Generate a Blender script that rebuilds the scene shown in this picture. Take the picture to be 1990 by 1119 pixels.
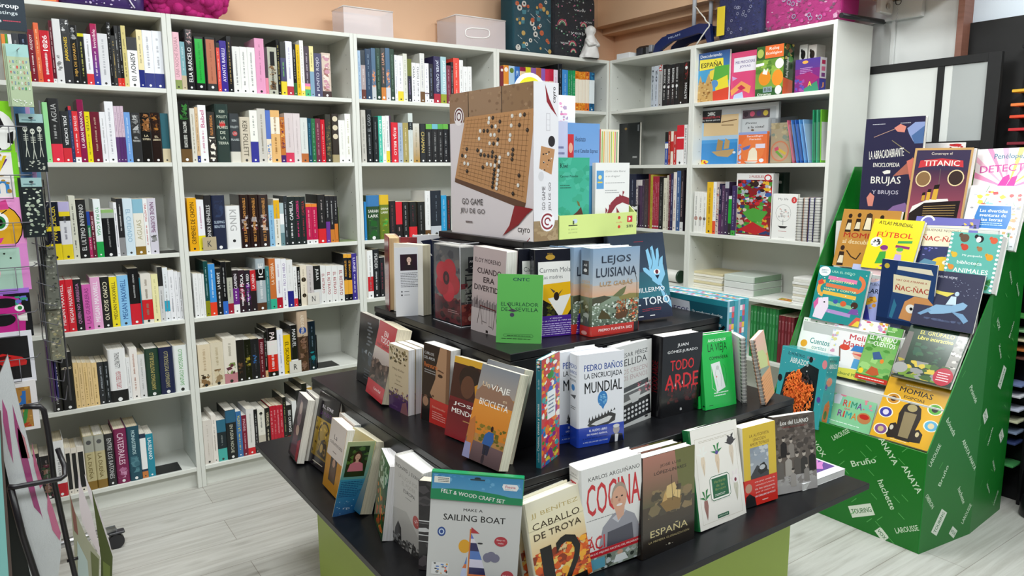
import bpy, math, random
from mathutils import Vector, Matrix
from mathutils.geometry import tessellate_polygon

for o in list(bpy.data.objects):
    bpy.data.objects.remove(o)
scene = bpy.context.scene
col = scene.collection
random.seed(7)

# ------------------------------------------------------------------ camera, light, exposure
CF, CX, CY, CZ, CYAW, CPITCH, CROLL = 1416.2232, -0.618306, -3.312035, 1.391930, 0.608728, -0.161031, -0.006205
_cy, _sy, _cp, _sp, _cr, _sr = math.cos(CYAW), math.sin(CYAW), math.cos(CPITCH), math.sin(CPITCH), math.cos(CROLL), math.sin(CROLL)
FW = Vector((_sy * _cp, _cy * _cp, _sp)); _r = Vector((_cy, -_sy, 0)); _u = _r.cross(FW)
RT = _cr * _r + _sr * _u; UP = -_sr * _r + _cr * _u
CAM = Vector((CX, CY, CZ))
cam = bpy.data.objects.new('camera', bpy.data.cameras.new('camera'))
col.objects.link(cam)
cam.matrix_world = Matrix(((RT.x, UP.x, -FW.x, CX), (RT.y, UP.y, -FW.y, CY), (RT.z, UP.z, -FW.z, CZ), (0, 0, 0, 1)))
cam.data.sensor_width = 36.0
cam.data.lens = CF / 1990 * 36.0
cam.data.clip_start = 0.02
scene.camera = cam

world = bpy.data.worlds.new('world'); scene.world = world; world.use_nodes = True
world.node_tree.nodes['Background'].inputs[0].default_value = (0.95, 0.97, 1.0, 1)
world.node_tree.nodes['Background'].inputs[1].default_value = 0.10
vs = scene.view_settings
vs.view_transform = 'Standard'; vs.look = 'None'; vs.gamma = 1.0; vs.use_curve_mapping = False
vs.exposure = -0.05
CEIL = 2.78
def ceiling_lamp(x, y, e, sx=0.6, sy=0.6):
    ld = bpy.data.lights.new('ceiling_panel_light', 'AREA'); ld.shape = 'RECTANGLE'; ld.size = sx; ld.size_y = sy
    ld.energy = e; ld.color = (0.955, 1.0, 1.0)
    lo = bpy.data.objects.new('ceiling_panel_light', ld); col.objects.link(lo); lo.location = (x, y, CEIL - 0.035)
for lx, ly, le in ((-0.45, -1.25, 26), (1.05, -1.3, 30), (-0.9, -2.9, 30), (0.7, -3.0, 34), (2.2, -3.0, 26), (1.9, -1.6, 12)):
    ceiling_lamp(lx, ly, le)

# ------------------------------------------------------------------ pixel helpers (1990x1119 frame): turn a pixel into a point on a plane
def ray(px, py):
    return FW + RT * ((px - 995.0) / CF) - UP * ((py - 559.5) / CF)
def hz(px, py, z):
    d = ray(px, py); return CAM + d * ((z - CZ) / d.z)
def hx(px, py, x):
    d = ray(px, py); return CAM + d * ((x - CX) / d.x)
def hy(px, py, y):
    d = ray(px, py); return CAM + d * ((y - CY) / d.y)
def along(P, d, px=None, py=None):          # parameter s so that P + s d shows at pixel column px (or row py)
    n = RT - FW * ((px - 995.0) / CF) if px is not None else UP + FW * ((py - 559.5) / CF)
    return -((Vector(P) - CAM).dot(n)) / Vector(d).dot(n)

# ------------------------------------------------------------------ colours and materials
def lin(h):
    if not isinstance(h, str): return h
    o = []
    for i in (0, 2, 4):
        c = int(h[i:i + 2], 16) / 255.0
        o.append(c / 12.92 if c <= 0.04045 else ((c + 0.055) / 1.055) ** 2.4)
    return tuple(o)
def mix(a, b, t):
    a, b = lin(a), lin(b); return tuple(x + (y - x) * t for x, y in zip(a, b))
MATS = {}
def new_mat(name):
    m = bpy.data.materials.new(name); m.use_nodes = True; MATS[name] = m
    return m, m.node_tree, m.node_tree.nodes['Principled BSDF']
def printed(name, rough, coat=0.0, bump=0.0):
    m, nt, b = new_mat(name)
    a = nt.nodes.new('ShaderNodeAttribute'); a.attribute_name = 'Col'
    nt.links.new(a.outputs['Color'], b.inputs['Base Color'])
    b.inputs['Roughness'].default_value = rough
    b.inputs['Coat Weight'].default_value = coat; b.inputs['Coat Roughness'].default_value = 0.12
    if bump:
        n = nt.nodes.new('ShaderNodeTexNoise'); n.inputs['Scale'].default_value = 60
        bp = nt.nodes.new('ShaderNodeBump'); bp.inputs['Strength'].default_value = bump; bp.inputs['Distance'].default_value = 0.004
        nt.links.new(n.outputs['Fac'], bp.inputs['Height']); nt.links.new(bp.outputs[0], b.inputs['Normal'])
    return m
PRINT = printed('printed_card', 0.42)
GLOSS = printed('glossy_card', 0.2, 0.25)
CLOTH = printed('cloth', 0.85, 0, 0.4)
METAL = printed('painted_metal', 0.35)
SATIN = printed('satin_plastic', 0.3)
CHROME, _nt, _b = new_mat('steel'); _b.inputs['Base Color'].default_value = (.6, .6, .62, 1); _b.inputs['Metallic'].default_value = 1; _b.inputs['Roughness'].default_value = .3
# paper edges: fine lines along the block's thickness
PAPER, _nt, _b = new_mat('page_edges')
_tc = _nt.nodes.new('ShaderNodeTexCoord'); _mp = _nt.nodes.new('ShaderNodeMapping'); _mp.inputs['Scale'].default_value = (3, 900, 3)
_no = _nt.nodes.new('ShaderNodeTexNoise'); _no.inputs['Scale'].default_value = 1.0; _no.inputs['Detail'].default_value = 2
_at = _nt.nodes.new('ShaderNodeAttribute'); _at.attribute_name = 'Col'
_mx = _nt.nodes.new('ShaderNodeMix'); _mx.data_type = 'RGBA'; _mx.blend_type = 'MULTIPLY'; _mx.inputs[0].default_value = 1
_rp = _nt.nodes.new('ShaderNodeValToRGB'); _rp.color_ramp.elements[0].position = .35; _rp.color_ramp.elements[0].color = (.72, .70, .66, 1); _rp.color_ramp.elements[1].position = .6
_nt.links.new(_tc.outputs['Object'], _mp.inputs[0]); _nt.links.new(_mp.outputs[0], _no.inputs['Vector']); _nt.links.new(_no.outputs['Fac'], _rp.inputs[0])
_nt.links.new(_rp.outputs[0], _mx.inputs[7]); _nt.links.new(_at.outputs['Color'], _mx.inputs[6]); _nt.links.new(_mx.outputs[2], _b.inputs['Base Color'])
_b.inputs['Roughness'].default_value = .85
def noisy(name, c1, c2, rough, scale=(1, 1, 1), nscale=5.0, bump=0.0, detail=4, metallic=0.0):
    m, nt, b = new_mat(name)
    tc = nt.nodes.new('ShaderNodeTexCoord'); mp = nt.nodes.new('ShaderNodeMapping'); mp.inputs['Scale'].default_value = scale
    n = nt.nodes.new('ShaderNodeTexNoise'); n.inputs['Scale'].default_value = nscale; n.inputs['Detail'].default_value = detail
    r = nt.nodes.new('ShaderNodeValToRGB')
    r.color_ramp.elements[0].position = .3; r.color_ramp.elements[1].position = .7
    r.color_ramp.elements[0].color = (*lin(c1), 1); r.color_ramp.elements[1].color = (*lin(c2), 1)
    nt.links.new(tc.outputs['Object'], mp.inputs[0]); nt.links.new(mp.outputs[0], n.inputs['Vector']); nt.links.new(n.outputs['Fac'], r.inputs[0])
    nt.links.new(r.outputs[0], b.inputs['Base Color']); b.inputs['Roughness'].default_value = rough; b.inputs['Metallic'].default_value = metallic
    if bump:
        bp = nt.nodes.new('ShaderNodeBump'); bp.inputs['Strength'].default_value = bump; bp.inputs['Distance'].default_value = .002
        nt.links.new(n.outputs['Fac'], bp.inputs['Height']); nt.links.new(bp.outputs[0], b.inputs['Normal'])
    return m
WHITE_LAM = noisy('white_laminate', 'dedfd8', 'e2e3dc', .38, (1, 1, 1), 3)
BLACK_LAM = noisy('black_laminate', '0e0e10', '141417', .30, (1, 1, 1), 40)
BLACK_LAM.node_tree.nodes['Principled BSDF'].inputs['Specular IOR Level'].default_value = .3
LIME_LAM = noisy('lime_laminate', 'b4ce50', 'bad454', .4, (1, 1, 1), 3)
PEACH = noisy('peach_paint', 'ecc09c', 'f0c6a4', .75, (1, 1, 1), 2.0, .05)
WALL_WHITE = noisy('white_paint', 'e4e6e4', 'eaecea', .6, (1, 1, 1), 2)
WALL_BLUE = noisy('pale_blue_paint', 'd2dde8', 'd8e2ec', .6, (1, 1, 1), 2)
SOFFIT = noisy('beige_paint', 'e4bc98', 'eac4a2', .7, (1, 1, 1), 2)
BROWN_TRIM = noisy('brown_wood', '7a5040', '86594a', .5, (1, 1, 14), 6)
# floor: pale oak planks running along X
FLOORM, nt, b = new_mat('pale_oak_planks')
tc = nt.nodes.new('ShaderNodeTexCoord')
br = nt.nodes.new('ShaderNodeTexBrick'); br.inputs['Scale'].default_value = 1.0; br.inputs['Brick Width'].default_value = 1.25; br.inputs['Row Height'].default_value = .19
br.inputs['Mortar Size'].default_value = .0012; br.inputs['Color1'].default_value = (*lin('bfbdb6'), 1); br.inputs['Color2'].default_value = (*lin('c9c8c2'), 1); br.inputs['Mortar'].default_value = (*lin('98918a'), 1); br.offset = .37
mp = nt.nodes.new('ShaderNodeMapping'); mp.inputs['Scale'].default_value = (1.6, 26, 1)
n1 = nt.nodes.new('ShaderNodeTexNoise'); n1.inputs['Scale'].default_value = 1.5; n1.inputs['Detail'].default_value = 7; n1.inputs['Roughness'].default_value = .62; n1.inputs['Distortion'].default_value = .5
r1 = nt.nodes.new('ShaderNodeValToRGB'); r1.color_ramp.elements[0].position = .32; r1.color_ramp.elements[0].color = (.60, .58, .55, 1); r1.color_ramp.elements[1].position = .60; r1.color_ramp.elements[1].color = (1, 1, 1, 1)
mp2 = nt.nodes.new('ShaderNodeMapping'); mp2.inputs['Scale'].default_value = (2.2, 7, 1)
n2 = nt.nodes.new('ShaderNodeTexVoronoi'); n2.inputs['Scale'].default_value = 1.1
r2 = nt.nodes.new('ShaderNodeValToRGB'); r2.color_ramp.elements[0].position = .02; r2.color_ramp.elements[0].color = (.55, .53, .5, 1); r2.color_ramp.elements[1].position = .14; r2.color_ramp.elements[1].color = (1, 1, 1, 1)
m1 = nt.nodes.new('ShaderNodeMix'); m1.data_type = 'RGBA'; m1.blend_type = 'MULTIPLY'; m1.inputs[0].default_value = .62
m2 = nt.nodes.new('ShaderNodeMix'); m2.data_type = 'RGBA'; m2.blend_type = 'MULTIPLY'; m2.inputs[0].default_value = .7
for a, c in ((tc.outputs['Object'], br.inputs['Vector']), (tc.outputs['Object'], mp.inputs[0]), (mp.outputs[0], n1.inputs['Vector']), (n1.outputs['Fac'], r1.inputs[0]),
             (tc.outputs['Object'], mp2.inputs[0]), (mp2.outputs[0], n2.inputs['Vector']), (n2.outputs['Distance'], r2.inputs[0]),
             (br.outputs['Color'], m1.inputs[6]), (r1.outputs[0], m1.inputs[7]), (m1.outputs[2], m2.inputs[6]), (r2.outputs[0], m2.inputs[7]), (m2.outputs[2], b.inputs['Base Color'])):
    nt.links.new(a, c)
b.inputs['Roughness'].default_value = .42
def clear(name, tint, rough, alpha):
    m, nt, b = new_mat(name)
    b.inputs['Base Color'].default_value = (*lin(tint), 1); b.inputs['Roughness'].default_value = rough
    tr = nt.nodes.new('ShaderNodeBsdfTransparent'); mx = nt.nodes.new('ShaderNodeMixShader'); mx.inputs[0].default_value = alpha
    nt.links.new(tr.outputs[0], mx.inputs[1]); nt.links.new(b.outputs[0], mx.inputs[2]); nt.links.new(mx.outputs[0], nt.nodes['Material Output'].inputs[0])
    return m
FILM = clear('clear_film', '50565c', .06, .17)
CRATE = clear('frosted_plastic', 'ece2e4', .25, .42)

# ------------------------------------------------------------------ mesh builder
class MB:
    def __init__(s): s.v = []; s.f = []; s.c = []; s.m = []; s.sm = []
    def face(s, pts, c, m=0, smooth=False):
        i = len(s.v); s.v += [tuple(p) for p in pts]; s.f.append(tuple(range(i, i + len(pts)))); s.c.append(c); s.m.append(m); s.sm.append(smooth)
    def mesh(s, vs, fs, c, m=0, smooth=False):
        i = len(s.v); s.v += [tuple(p) for p in vs]
        for f in fs: s.f.append(tuple(i + k for k in f)); s.c.append(c); s.m.append(m); s.sm.append(smooth)
    def box(s, a, b, c, m=0):
        x0, y0, z0 = a; x1, y1, z1 = b
        V = [(x0, y0, z0), (x1, y0, z0), (x1, y1, z0), (x0, y1, z0), (x0, y0, z1), (x1, y0, z1), (x1, y1, z1), (x0, y1, z1)]
        s.mesh(V, [(0, 3, 2, 1), (4, 5, 6, 7), (0, 1, 5, 4), (1, 2, 6, 5), (2, 3, 7, 6), (3, 0, 4, 7)], c, m)
    def bbox(s, a, b, c, r=.004, m=0):          # box with chamfered edges
        x0, y0, z0 = a; x1, y1, z1 = b; V = []
        for z, k in ((z0, r), (z0 + r, 0), (z1 - r, 0), (z1, r)):
            for (sx, sy) in ((0, 0), (1, 0), (1, 1), (0, 1)):
                X, Y = (x1 - k if sx else x0 + k), (y1 - k if sy else y0 + k)
                dx, dy = (-r if sx else r), (-r if sy else r)
                p1, p2 = (X, Y + (dy if not k else dy)), (X + dx, Y)
                V += [(p1[0], p1[1], z), (p2[0], p2[1], z)] if (sx == sy) else [(p2[0], p2[1], z), (p1[0], p1[1], z)]
        F = []
        for l in range(3):
            for i in range(8):
                j = (i + 1) % 8; F.append((l * 8 + i, l * 8 + j, l * 8 + 8 + j, l * 8 + 8 + i))
        F.append(tuple(reversed(range(8)))); F.append(tuple(range(24, 32)))
        s.mesh(V, F, c, m)
    def tube(s, pts, r, c, n=8, m=0, closed=False, caps=True):
        P = [Vector(p) for p in pts]; N = len(P); rings = []; i0 = len(s.v)
        ref = None
        for i, p in enumerate(P):
            if closed: d = (P[(i + 1) % N] - P[i - 1])
            else: d = P[min(i + 1, N - 1)] - P[max(i - 1, 0)]
            d.normalize()
            if ref is None: ref = d.orthogonal().normalized()
            ref = (ref - d * ref.dot(d))
            ref = ref.normalized() if ref.length > 1e-6 else d.orthogonal().normalized()
            q = d.cross(ref); rr = r[i] if isinstance(r, (list, tuple)) else r
            for k in range(n):
                a = 2 * math.pi * k / n; s.v.append(tuple(p + ref * (rr * math.cos(a)) + q * (rr * math.sin(a))))
        L = N if closed else N - 1
        for i in range(L):
            for k in range(n):
                a = i0 + i * n + k; b = i0 + i * n + (k + 1) % n; j = ((i + 1) % N) * n
                s.f.append((a, b, i0 + j + (k + 1) % n, i0 + j + k)); s.c.append(c); s.m.append(m); s.sm.append(True)
        if caps and not closed:
            s.f.append(tuple(reversed(range(i0, i0 + n)))); s.c.append(c); s.m.append(m); s.sm.append(False)
            s.f.append(tuple(range(i0 + (N - 1) * n, i0 + N * n))); s.c.append(c); s.m.append(m); s.sm.append(False)
    def lathe(s, prof, c, n=24, o=(0, 0, 0), m=0):
        i0 = len(s.v)
        for r, z in prof:
            for k in range(n):
                a = 2 * math.pi * k / n; s.v.append((o[0] + r * math.cos(a), o[1] + r * math.sin(a), o[2] + z))
        for i in range(len(prof) - 1):
            for k in range(n):
                k2 = (k + 1) % n; s.f.append((i0 + i * n + k, i0 + i * n + k2, i0 + (i + 1) * n + k2, i0 + (i + 1) * n + k)); s.c.append(c); s.m.append(m); s.sm.append(True)
    def sphere(s, o, r, c, n=12, sc=(1, 1, 1), m=0):
        prof = [(r * math.sin(math.pi * i / n) + 1e-5, -r * math.cos(math.pi * i / n)) for i in range(n + 1)]
        i0 = len(s.v); s.lathe(prof, c, n + 4, (0, 0, 0), m)
        for i in range(i0, len(s.v)):
            x, y, z = s.v[i]; s.v[i] = (o[0] + x * sc[0], o[1] + y * sc[1], o[2] + z * sc[2])
    def xf(s, M):
        s.v = [tuple(M @ Vector(p)) for p in s.v]; return s
    def build(s, name, mats=None, parent=None, loc=None):
        me = bpy.data.meshes.new(name); me.from_pydata(s.v, [], s.f)
        mats = mats or [PRINT]
        for m in (mats if isinstance(mats, (list, tuple)) else [mats]): me.materials.append(m)
        ca = me.color_attributes.new('Col', 'FLOAT_COLOR', 'CORNER')
        buf = []; cache = {}
        for f, c in zip(s.f, s.c):
            if isinstance(c, list):
                for q in c: buf += [*lin(q), 1.0]
            else:
                if c not in cache: cache[c] = [*lin(c), 1.0]
                buf += cache[c] * len(f)
        ca.data.foreach_set('color', buf)
        me.polygons.foreach_set('material_index', s.m); me.polygons.foreach_set('use_smooth', s.sm)
        o = bpy.data.objects.new(name, me); col.objects.link(o)
        if parent is not None: o.parent = parent
        if loc is not None: o.location = loc
        return o
def tag(o, label, cat, group=None):
    o['label'] = label; o['category'] = cat
    if group: o['group'] = group
    return o
def thing(name, label, cat, loc=(0, 0, 0), rz=0.0, group=None, M=None):
    o = bpy.data.objects.new(name, None); col.objects.link(o); o.empty_display_size = .05
    if M is not None: o.matrix_world = M
    else: o.location = loc; o.rotation_euler = (0, 0, rz)
    return tag(o, label, cat, group)
def struct(name, mb, m):
    o = mb.build(name, m); o['kind'] = 'structure'; return o
def frame_at(P, yaw, lean, roll=0.0):        # local x = width, y = depth into the thing, z = height
    th, la, ro = math.radians(yaw), math.radians(lean), math.radians(roll)
    wd = Vector((math.cos(th), math.sin(th), 0)); bk = Vector((-math.sin(th), math.cos(th), 0)); ud = Vector((0, 0, 1)) * math.cos(la) + bk * math.sin(la)
    w2 = wd * math.cos(ro) + ud * math.sin(ro); u2 = -wd * math.sin(ro) + ud * math.cos(ro); y = u2.cross(w2)
    return Matrix(((w2.x, y.x, u2.x, P[0]), (w2.y, y.y, u2.y, P[1]), (w2.z, y.z, u2.z, P[2]), (0, 0, 0, 1)))

# ------------------------------------------------------------------ lettering: outlines of the built-in font, kept as flat printed shapes
CHARS = 'ABCDEFGHIJKLMNOPQRSTUVWXYZabcdefghijklmnopqrstuvwxyz0123456789ÁÉÍÓÚÑÜáéíóúñü¿?¡!&.,-:ª\'/'
GL = {}
def make_glyphs():
    obs = []
    def mk(body, off):
        cu = bpy.data.curves.new('g', 'FONT'); cu.body = body; cu.size = 1; cu.resolution_u = 2; cu.offset = off; cu.fill_mode = 'FRONT'
        o = bpy.data.objects.new('g', cu); col.objects.link(o); obs.append(o); return o
    base = mk('II', 0)
    items = [(ch, mk(ch, 0), mk('I' + ch + 'I', 0)) for ch in CHARS]
    bpy.context.view_layer.update()
    dg = bpy.context.evaluated_depsgraph_get()
    def grab(o):
        me = o.evaluated_get(dg).to_mesh(); vs = [(v.co.x, v.co.y) for v in me.vertices]; fs = [tuple(p.vertices) for p in me.polygons]
        o.evaluated_get(dg).to_mesh_clear(); return vs, fs
    xr = lambda vs: max(v[0] for v in vs)
    w0 = xr(grab(base)[0])
    for ch, a, c in items:
        GL[ch] = (grab(a), xr(grab(c)[0]) - w0)
    GL[' '] = (([], []), .3)
    for o in obs:
        cu = o.data; bpy.data.objects.remove(o); bpy.data.curves.remove(cu)
make_glyphs()
def layout(text, bold):
    V = []; F = []; x = 0.0
    if bold:                                # three thin impressions, one just above the other
        for k, (ox, oy) in enumerate(((-.013, 0), (.013, 0), (0, .008))):
            A, B = layout(text, 0); i = len(V); V += [(p[0] + ox, p[1] + oy, k) for p in A]; F += [tuple(i + q for q in f) for f in B]
        return V, F
    for ch in text:
        g = GL.get(ch)
        if g is None: g = GL['-']
        vs, fs = g[0]; i = len(V)
        V += [(vx + x, vy, 0) for vx, vy in vs]; F += [tuple(i + k for k in f) for f in fs]
        x += g[1]
    return V, F

# ------------------------------------------------------------------ printing: ops in u,v (0..1 across, 0..1 down) put on a surface S(u, v, lift)
LIFT = .00001
def art(mb, S, ops, asp, m=0, l0=1, nx=()):
    """asp = width / height of the printed face."""
    L = 0.0
    for op in ops:
        k = op[0]; L += LIFT
        P = lambda u, v: S(u, v, L)
        if k == 'r' or k == 'g':
            x0, y0, x1, y1 = op[1:5]; c1 = op[5]; c2 = op[6] if k == 'g' else c1
            us = [x0] + [q for q in nx if x0 < q < x1] + [x1]
            for a, b in zip(us, us[1:]):
                mb.face([P(a, y1), P(b, y1), P(b, y0), P(a, y0)], [c2, c2, c1, c1] if k == 'g' else c1, m)
        elif k == 'p':
            q = op[2:]; pts = [(q[i], q[i + 1]) for i in range(0, len(q), 2)]
            tri = tessellate_polygon([[Vector((x, y, 0)) for x, y in pts]])
            V = [P(*p) for p in pts]
            T = []
            for t in tri:
                (ax, ay), (bx, by), (cx, cy) = (pts[i] for i in t)
                T.append(t if (bx - ax) * (cy - ay) - (by - ay) * (cx - ax) < 0 else (t[0], t[2], t[1]))
            mb.mesh(V, T, op[1], m)
        elif k == 'e':
            cx, cy, rx, ry, c = op[1:6]; n = 18
            mb.face([P(cx + rx * math.cos(-2 * math.pi * i / n), cy + ry * math.sin(-2 * math.pi * i / n)) for i in range(n)], c, m)
        elif k == 'l':
            c, th = op[1:3]; q = op[3:]; pts = [(q[i], q[i + 1]) for i in range(0, len(q), 2)]
            for (ax, ay), (bx, by) in zip(pts, pts[1:]):
                dx, dy = (bx - ax) * asp, by - ay; d = math.hypot(dx, dy) or 1; nx_, ny_ = -dy / d * th / 2, dx / d * th / 2 * asp
                mb.face([P(ax + nx_, ay + ny_), P(bx + nx_, by + ny_), P(bx - nx_, by - ny_), P(ax - nx_, ay - ny_)], c, m)
        elif k == 'a':
            cx, cy, r, th, a0, a1, c = op[1:8]; n = 16
            pt = lambda rr, a: P(cx + rr * math.cos(math.radians(a)), cy - rr * asp * math.sin(math.radians(a)))
            for i in range(n):
                a = a0 + (a1 - a0) * i / n; b = a0 + (a1 - a0) * (i + 1) / n
                mb.face([pt(r, a), pt(r + th, a), pt(r + th, b), pt(r, b)], c, m)
        elif k == 's':
            x0, y0, x1, y1, n, sz, seed = op[1:8]; cs = op[8:]; R = random.Random(seed)
            for i in range(n):
                cx, cy = R.uniform(x0, x1), R.uniform(y0, y1); c = R.choice(cs); nn = R.randint(4, 7); s = sz * R.uniform(.5, 1.3); a0 = R.random() * 6; st = R.uniform(.4, 1)
                pts = []
                for j in range(nn):
                    a = a0 - 2 * math.pi * j / nn; rr = s * R.uniform(.7, 1)
                    pts.append(S(min(max(cx + rr * math.cos(a), x0), x1), min(max(cy + rr * st * asp * math.sin(a), y0), y1), L))
                mb.face(pts, c, m); L += 2e-6
        elif k == 'w':
            x0, y0, x1, y1, n, c = op[1:7]; R = random.Random(int(x0 * 977 + y0 * 331))
            for i in range(n):
                y = y0 + (y1 - y0) * (i + .5) / n; h = (y1 - y0) / n * .19; e = x1 - (R.uniform(.0, .25) * (x1 - x0) if R.random() < .5 else 0)
                x = x0
                while x < e:
                    wlen = min(R.uniform(.05, .16) * (x1 - x0), e - x)
                    mb.face([P(x, y + h), P(x + wlen, y + h), P(x + wlen, y - h), P(x, y - h)], c, m); x += wlen + .018 * (x1 - x0)
        elif k == 't':
            text, cx, cy, w, h, c = op[1:7]; bold = op[7] if len(op) > 7 else 0; rot = op[8] if len(op) > 8 else 0
            V, F = layout(text, bold)
            if not V: continue
            xs = [p[0] for p in V]; ys = [p[1] for p in V]; ax, bx, ay, by = min(xs), max(xs), min(ys), max(ys)
            ca, sa = math.cos(math.radians(rot)), math.sin(math.radians(rot)); out = []
            for x, y, lay in V:       # w and h are measured along and across the line of text, w in units of the face width, h of the face height
                X = ((x - ax) / (bx - ax or 1) - .5); Y = ((y - ay) / (by - ay or 1) - .5)
                if rot in (90, -90):       # w is then a share of the height, h of the width
                    s_ = 1 if rot == 90 else -1
                    out.append(S(cx - s_ * Y * h, cy - s_ * X * w, L + 8e-6 * lay))
                else:
                    X *= w * asp; Y *= h
                    out.append(S(cx + (X * ca - Y * sa) / asp, cy - (X * sa + Y * ca), L + 8e-6 * lay))
            mb.mesh(out, F, c, m); L += 1.6e-5

# ------------------------------------------------------------------ books
SB = [(q + 1) / 2 for q in (-1, -.94, -.85, -.72, .72, .85, .94, 1)]
def bulge(u):                               # flat spine with rounded joints
    q = abs(2 * u - 1); return 1.0 if q <= .72 else 1 - ((q - .72) / .28) ** 2
def spine_curve(t, b):
    return [(-b * bulge(u), t * (1 - u)) for u in SB]      # from back (y=t) to front (y=0)
def book_cover(w, h, t, base, front=(), spine=(), hard=False, gloss=False, back=None, spine_base=None, inner='f2efe8'):
    mb = MB(); b = min(.12 * t, .005) if hard else .03 * t; th = .0025 if hard else .0007
    sp = spine_curve(t, b); sb = spine_base or base
    outer = [(w, t)] + sp + [(w, 0)]; inn = [(w, t - th)] + [(th, t - th), (th, th)] + [(w, th)]
    for i in range(len(outer) - 1):
        (ax, ay), (bx, by) = outer[i], outer[i + 1]
        c = (back or base) if i == 0 else (base if i == len(outer) - 2 else sb)
        mb.face([(ax, ay, 0), (bx, by, 0), (bx, by, h), (ax, ay, h)], c, 0, hard and 0 < i < len(outer) - 2)
    for (ax, ay), (bx, by) in zip(inn, inn[1:]):
        mb.face([(bx, by, 0), (ax, ay, 0), (ax, ay, h), (bx, by, h)], inner)
    for z, up in ((0, 0), (h, 1)):
        for quad in ([(w, 0), (w, th), (0, th), (0, 0)], [(w, t), (w, t - th), (0, t - th), (0, t)]):
            q = [(x, y, z) for x, y in quad]; flip = (quad[1][1] < quad[0][1]) == bool(up)
            mb.face(q if not flip else q[::-1], base)
        for (ax, ay), (bx, by) in zip(sp, sp[1:]):
            q = [(ax, ay, z), (bx, by, z), (th, min(max(by, th), t - th), z), (th, min(max(ay, th), t - th), z)]
            mb.face(q if up else q[::-1], sb)
    for y0, y1 in ((0, th), (t - th, t)):
        mb.face([(w, y0, 0), (w, y1, 0), (w, y1, h), (w, y0, h)], base)
    if front: art(mb, lambda u, v, L: (u * w, -L, (1 - v) * h), front, w / h)
    if spine: art(mb, lambda u, v, L: (-L - b * bulge(u), t * (1 - u), (1 - v) * h), spine, t / h, nx=SB)
    return mb
def page_block(w, h, t, hard, pc):
    ov = .003 if hard else .0006; th = .0026 if hard else .0008; mb = MB(); n = 4
    x0, x1, z0, z1, y0, y1 = th + .0003, w - ov, ov, h - ov, th, t - th
    mb.box((x0, y0, z0), (x1, y1, z1), pc); return mb
def belly_band(w, h, t, frac, base, front=(), spine=(), hard=True, z0=0.0):
    mb = MB(); e = .0007; b = (min(.12 * t, .005) if hard else .03 * t) + e; H = h * frac
    sp = [(x - e, y) for x, y in spine_curve(t + 2 * e, b - e)]; sp = [(x, y - e) for x, y in sp]
    pr = [(w + e, t + e)] + sp + [(w + e, -e)]
    for (ax, ay), (bx, by) in zip(pr, pr[1:]):
        mb.face([(ax, ay, z0), (bx, by, z0), (bx, by, z0 + H), (ax, ay, z0 + H)], base)
    if front: art(mb, lambda u, v, L: (u * w, -e - L, z0 + (1 - v) * H), front, w / H)
    if spine: art(mb, lambda u, v, L: (-L - e - b * bulge(u), t * (1 - u), z0 + (1 - v) * H), spine, t / H, nx=SB)
    return mb
def shade_cover(mb, gloss): return [GLOSS if gloss else PRINT]
def book(name, label, M, w, h, t, base, front=(), spine=(), hard=False, gloss=False, pc='ece4d2', group=None, band=None, cat='book', back=None, spine_base=None):
    r = thing(name, label, cat, group=group, M=M)
    book_cover(w, h, t, base, front, spine, hard, gloss, back, spine_base).build('cover', GLOSS if gloss else PRINT, r)
    page_block(w, h, t, hard, pc).build('page_block', PAPER, r)
    if band:
        belly_band(w, h, t, *band[:2], front=band[2] if len(band) > 2 else (), spine=band[3] if len(band) > 3 else (), hard=hard).build('belly_band', GLOSS, r)
    return r
# ------------------------------------------------------------------ the setting
mb = MB(); mb.box((-3.4, -5.2, -.06), (3.3, .36, 0), 'ffffff'); struct('floor', mb, FLOORM)
mb = MB(); mb.box((-3.4, .29, 0), (2.70, .36, 2.78), 'ffffff'); struct('wall_back', mb, PEACH)
mb = MB(); mb.box((2.76, -1.775, 0), (2.84, .36, 2.78), 'ffffff'); struct('wall_right', mb, WALL_WHITE)
mb = MB(); mb.box((2.70, -1.16, 1.2), (2.76, .36, 2.78), 'ffffff'); struct('wall_right_upper', mb, PEACH)
mb = MB(); mb.box((2.80, -5.2, 0), (2.88, -1.80, 2.78), 'ffffff'); struct('wall_right_far', mb, WALL_BLUE)
mb = MB(); mb.box((2.72, -1.80, 1.2), (2.80, -1.775, 2.78), 'ffffff'); struct('trim_1', mb, BROWN_TRIM)
mb = MB(); mb.box((-3.4, -5.2, 2.78), (3.3, .36, 2.84), 'ffffff'); struct('ceiling', mb, WALL_WHITE)
mb = MB(); mb.box((2.52, -1.16, 2.26), (2.70, .29, 2.78), 'ffffff'); mb.box((2.60, -1.16, 2.225), (2.70, .29, 2.26), 'ffffff'); struct('trim_2', mb, SOFFIT)
mb = MB(); mb.box((2.40, -1.775, 2.125), (2.76, -1.44, 2.78), 'ffffff'); struct('trim_3', mb, SOFFIT)
mb = MB(); mb.box((2.73, -1.62, 2.04), (2.757, -1.16, 2.12), 'ffffff'); mb.box((2.738, -1.3, 1.90), (2.757, -1.16, 1.93), 'ffffff'); mb.box((2.745, -1.50, 1.0), (2.757, -1.485, 2.04), 'ffffff'); struct('trim_4', mb, WALL_WHITE)
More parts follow.
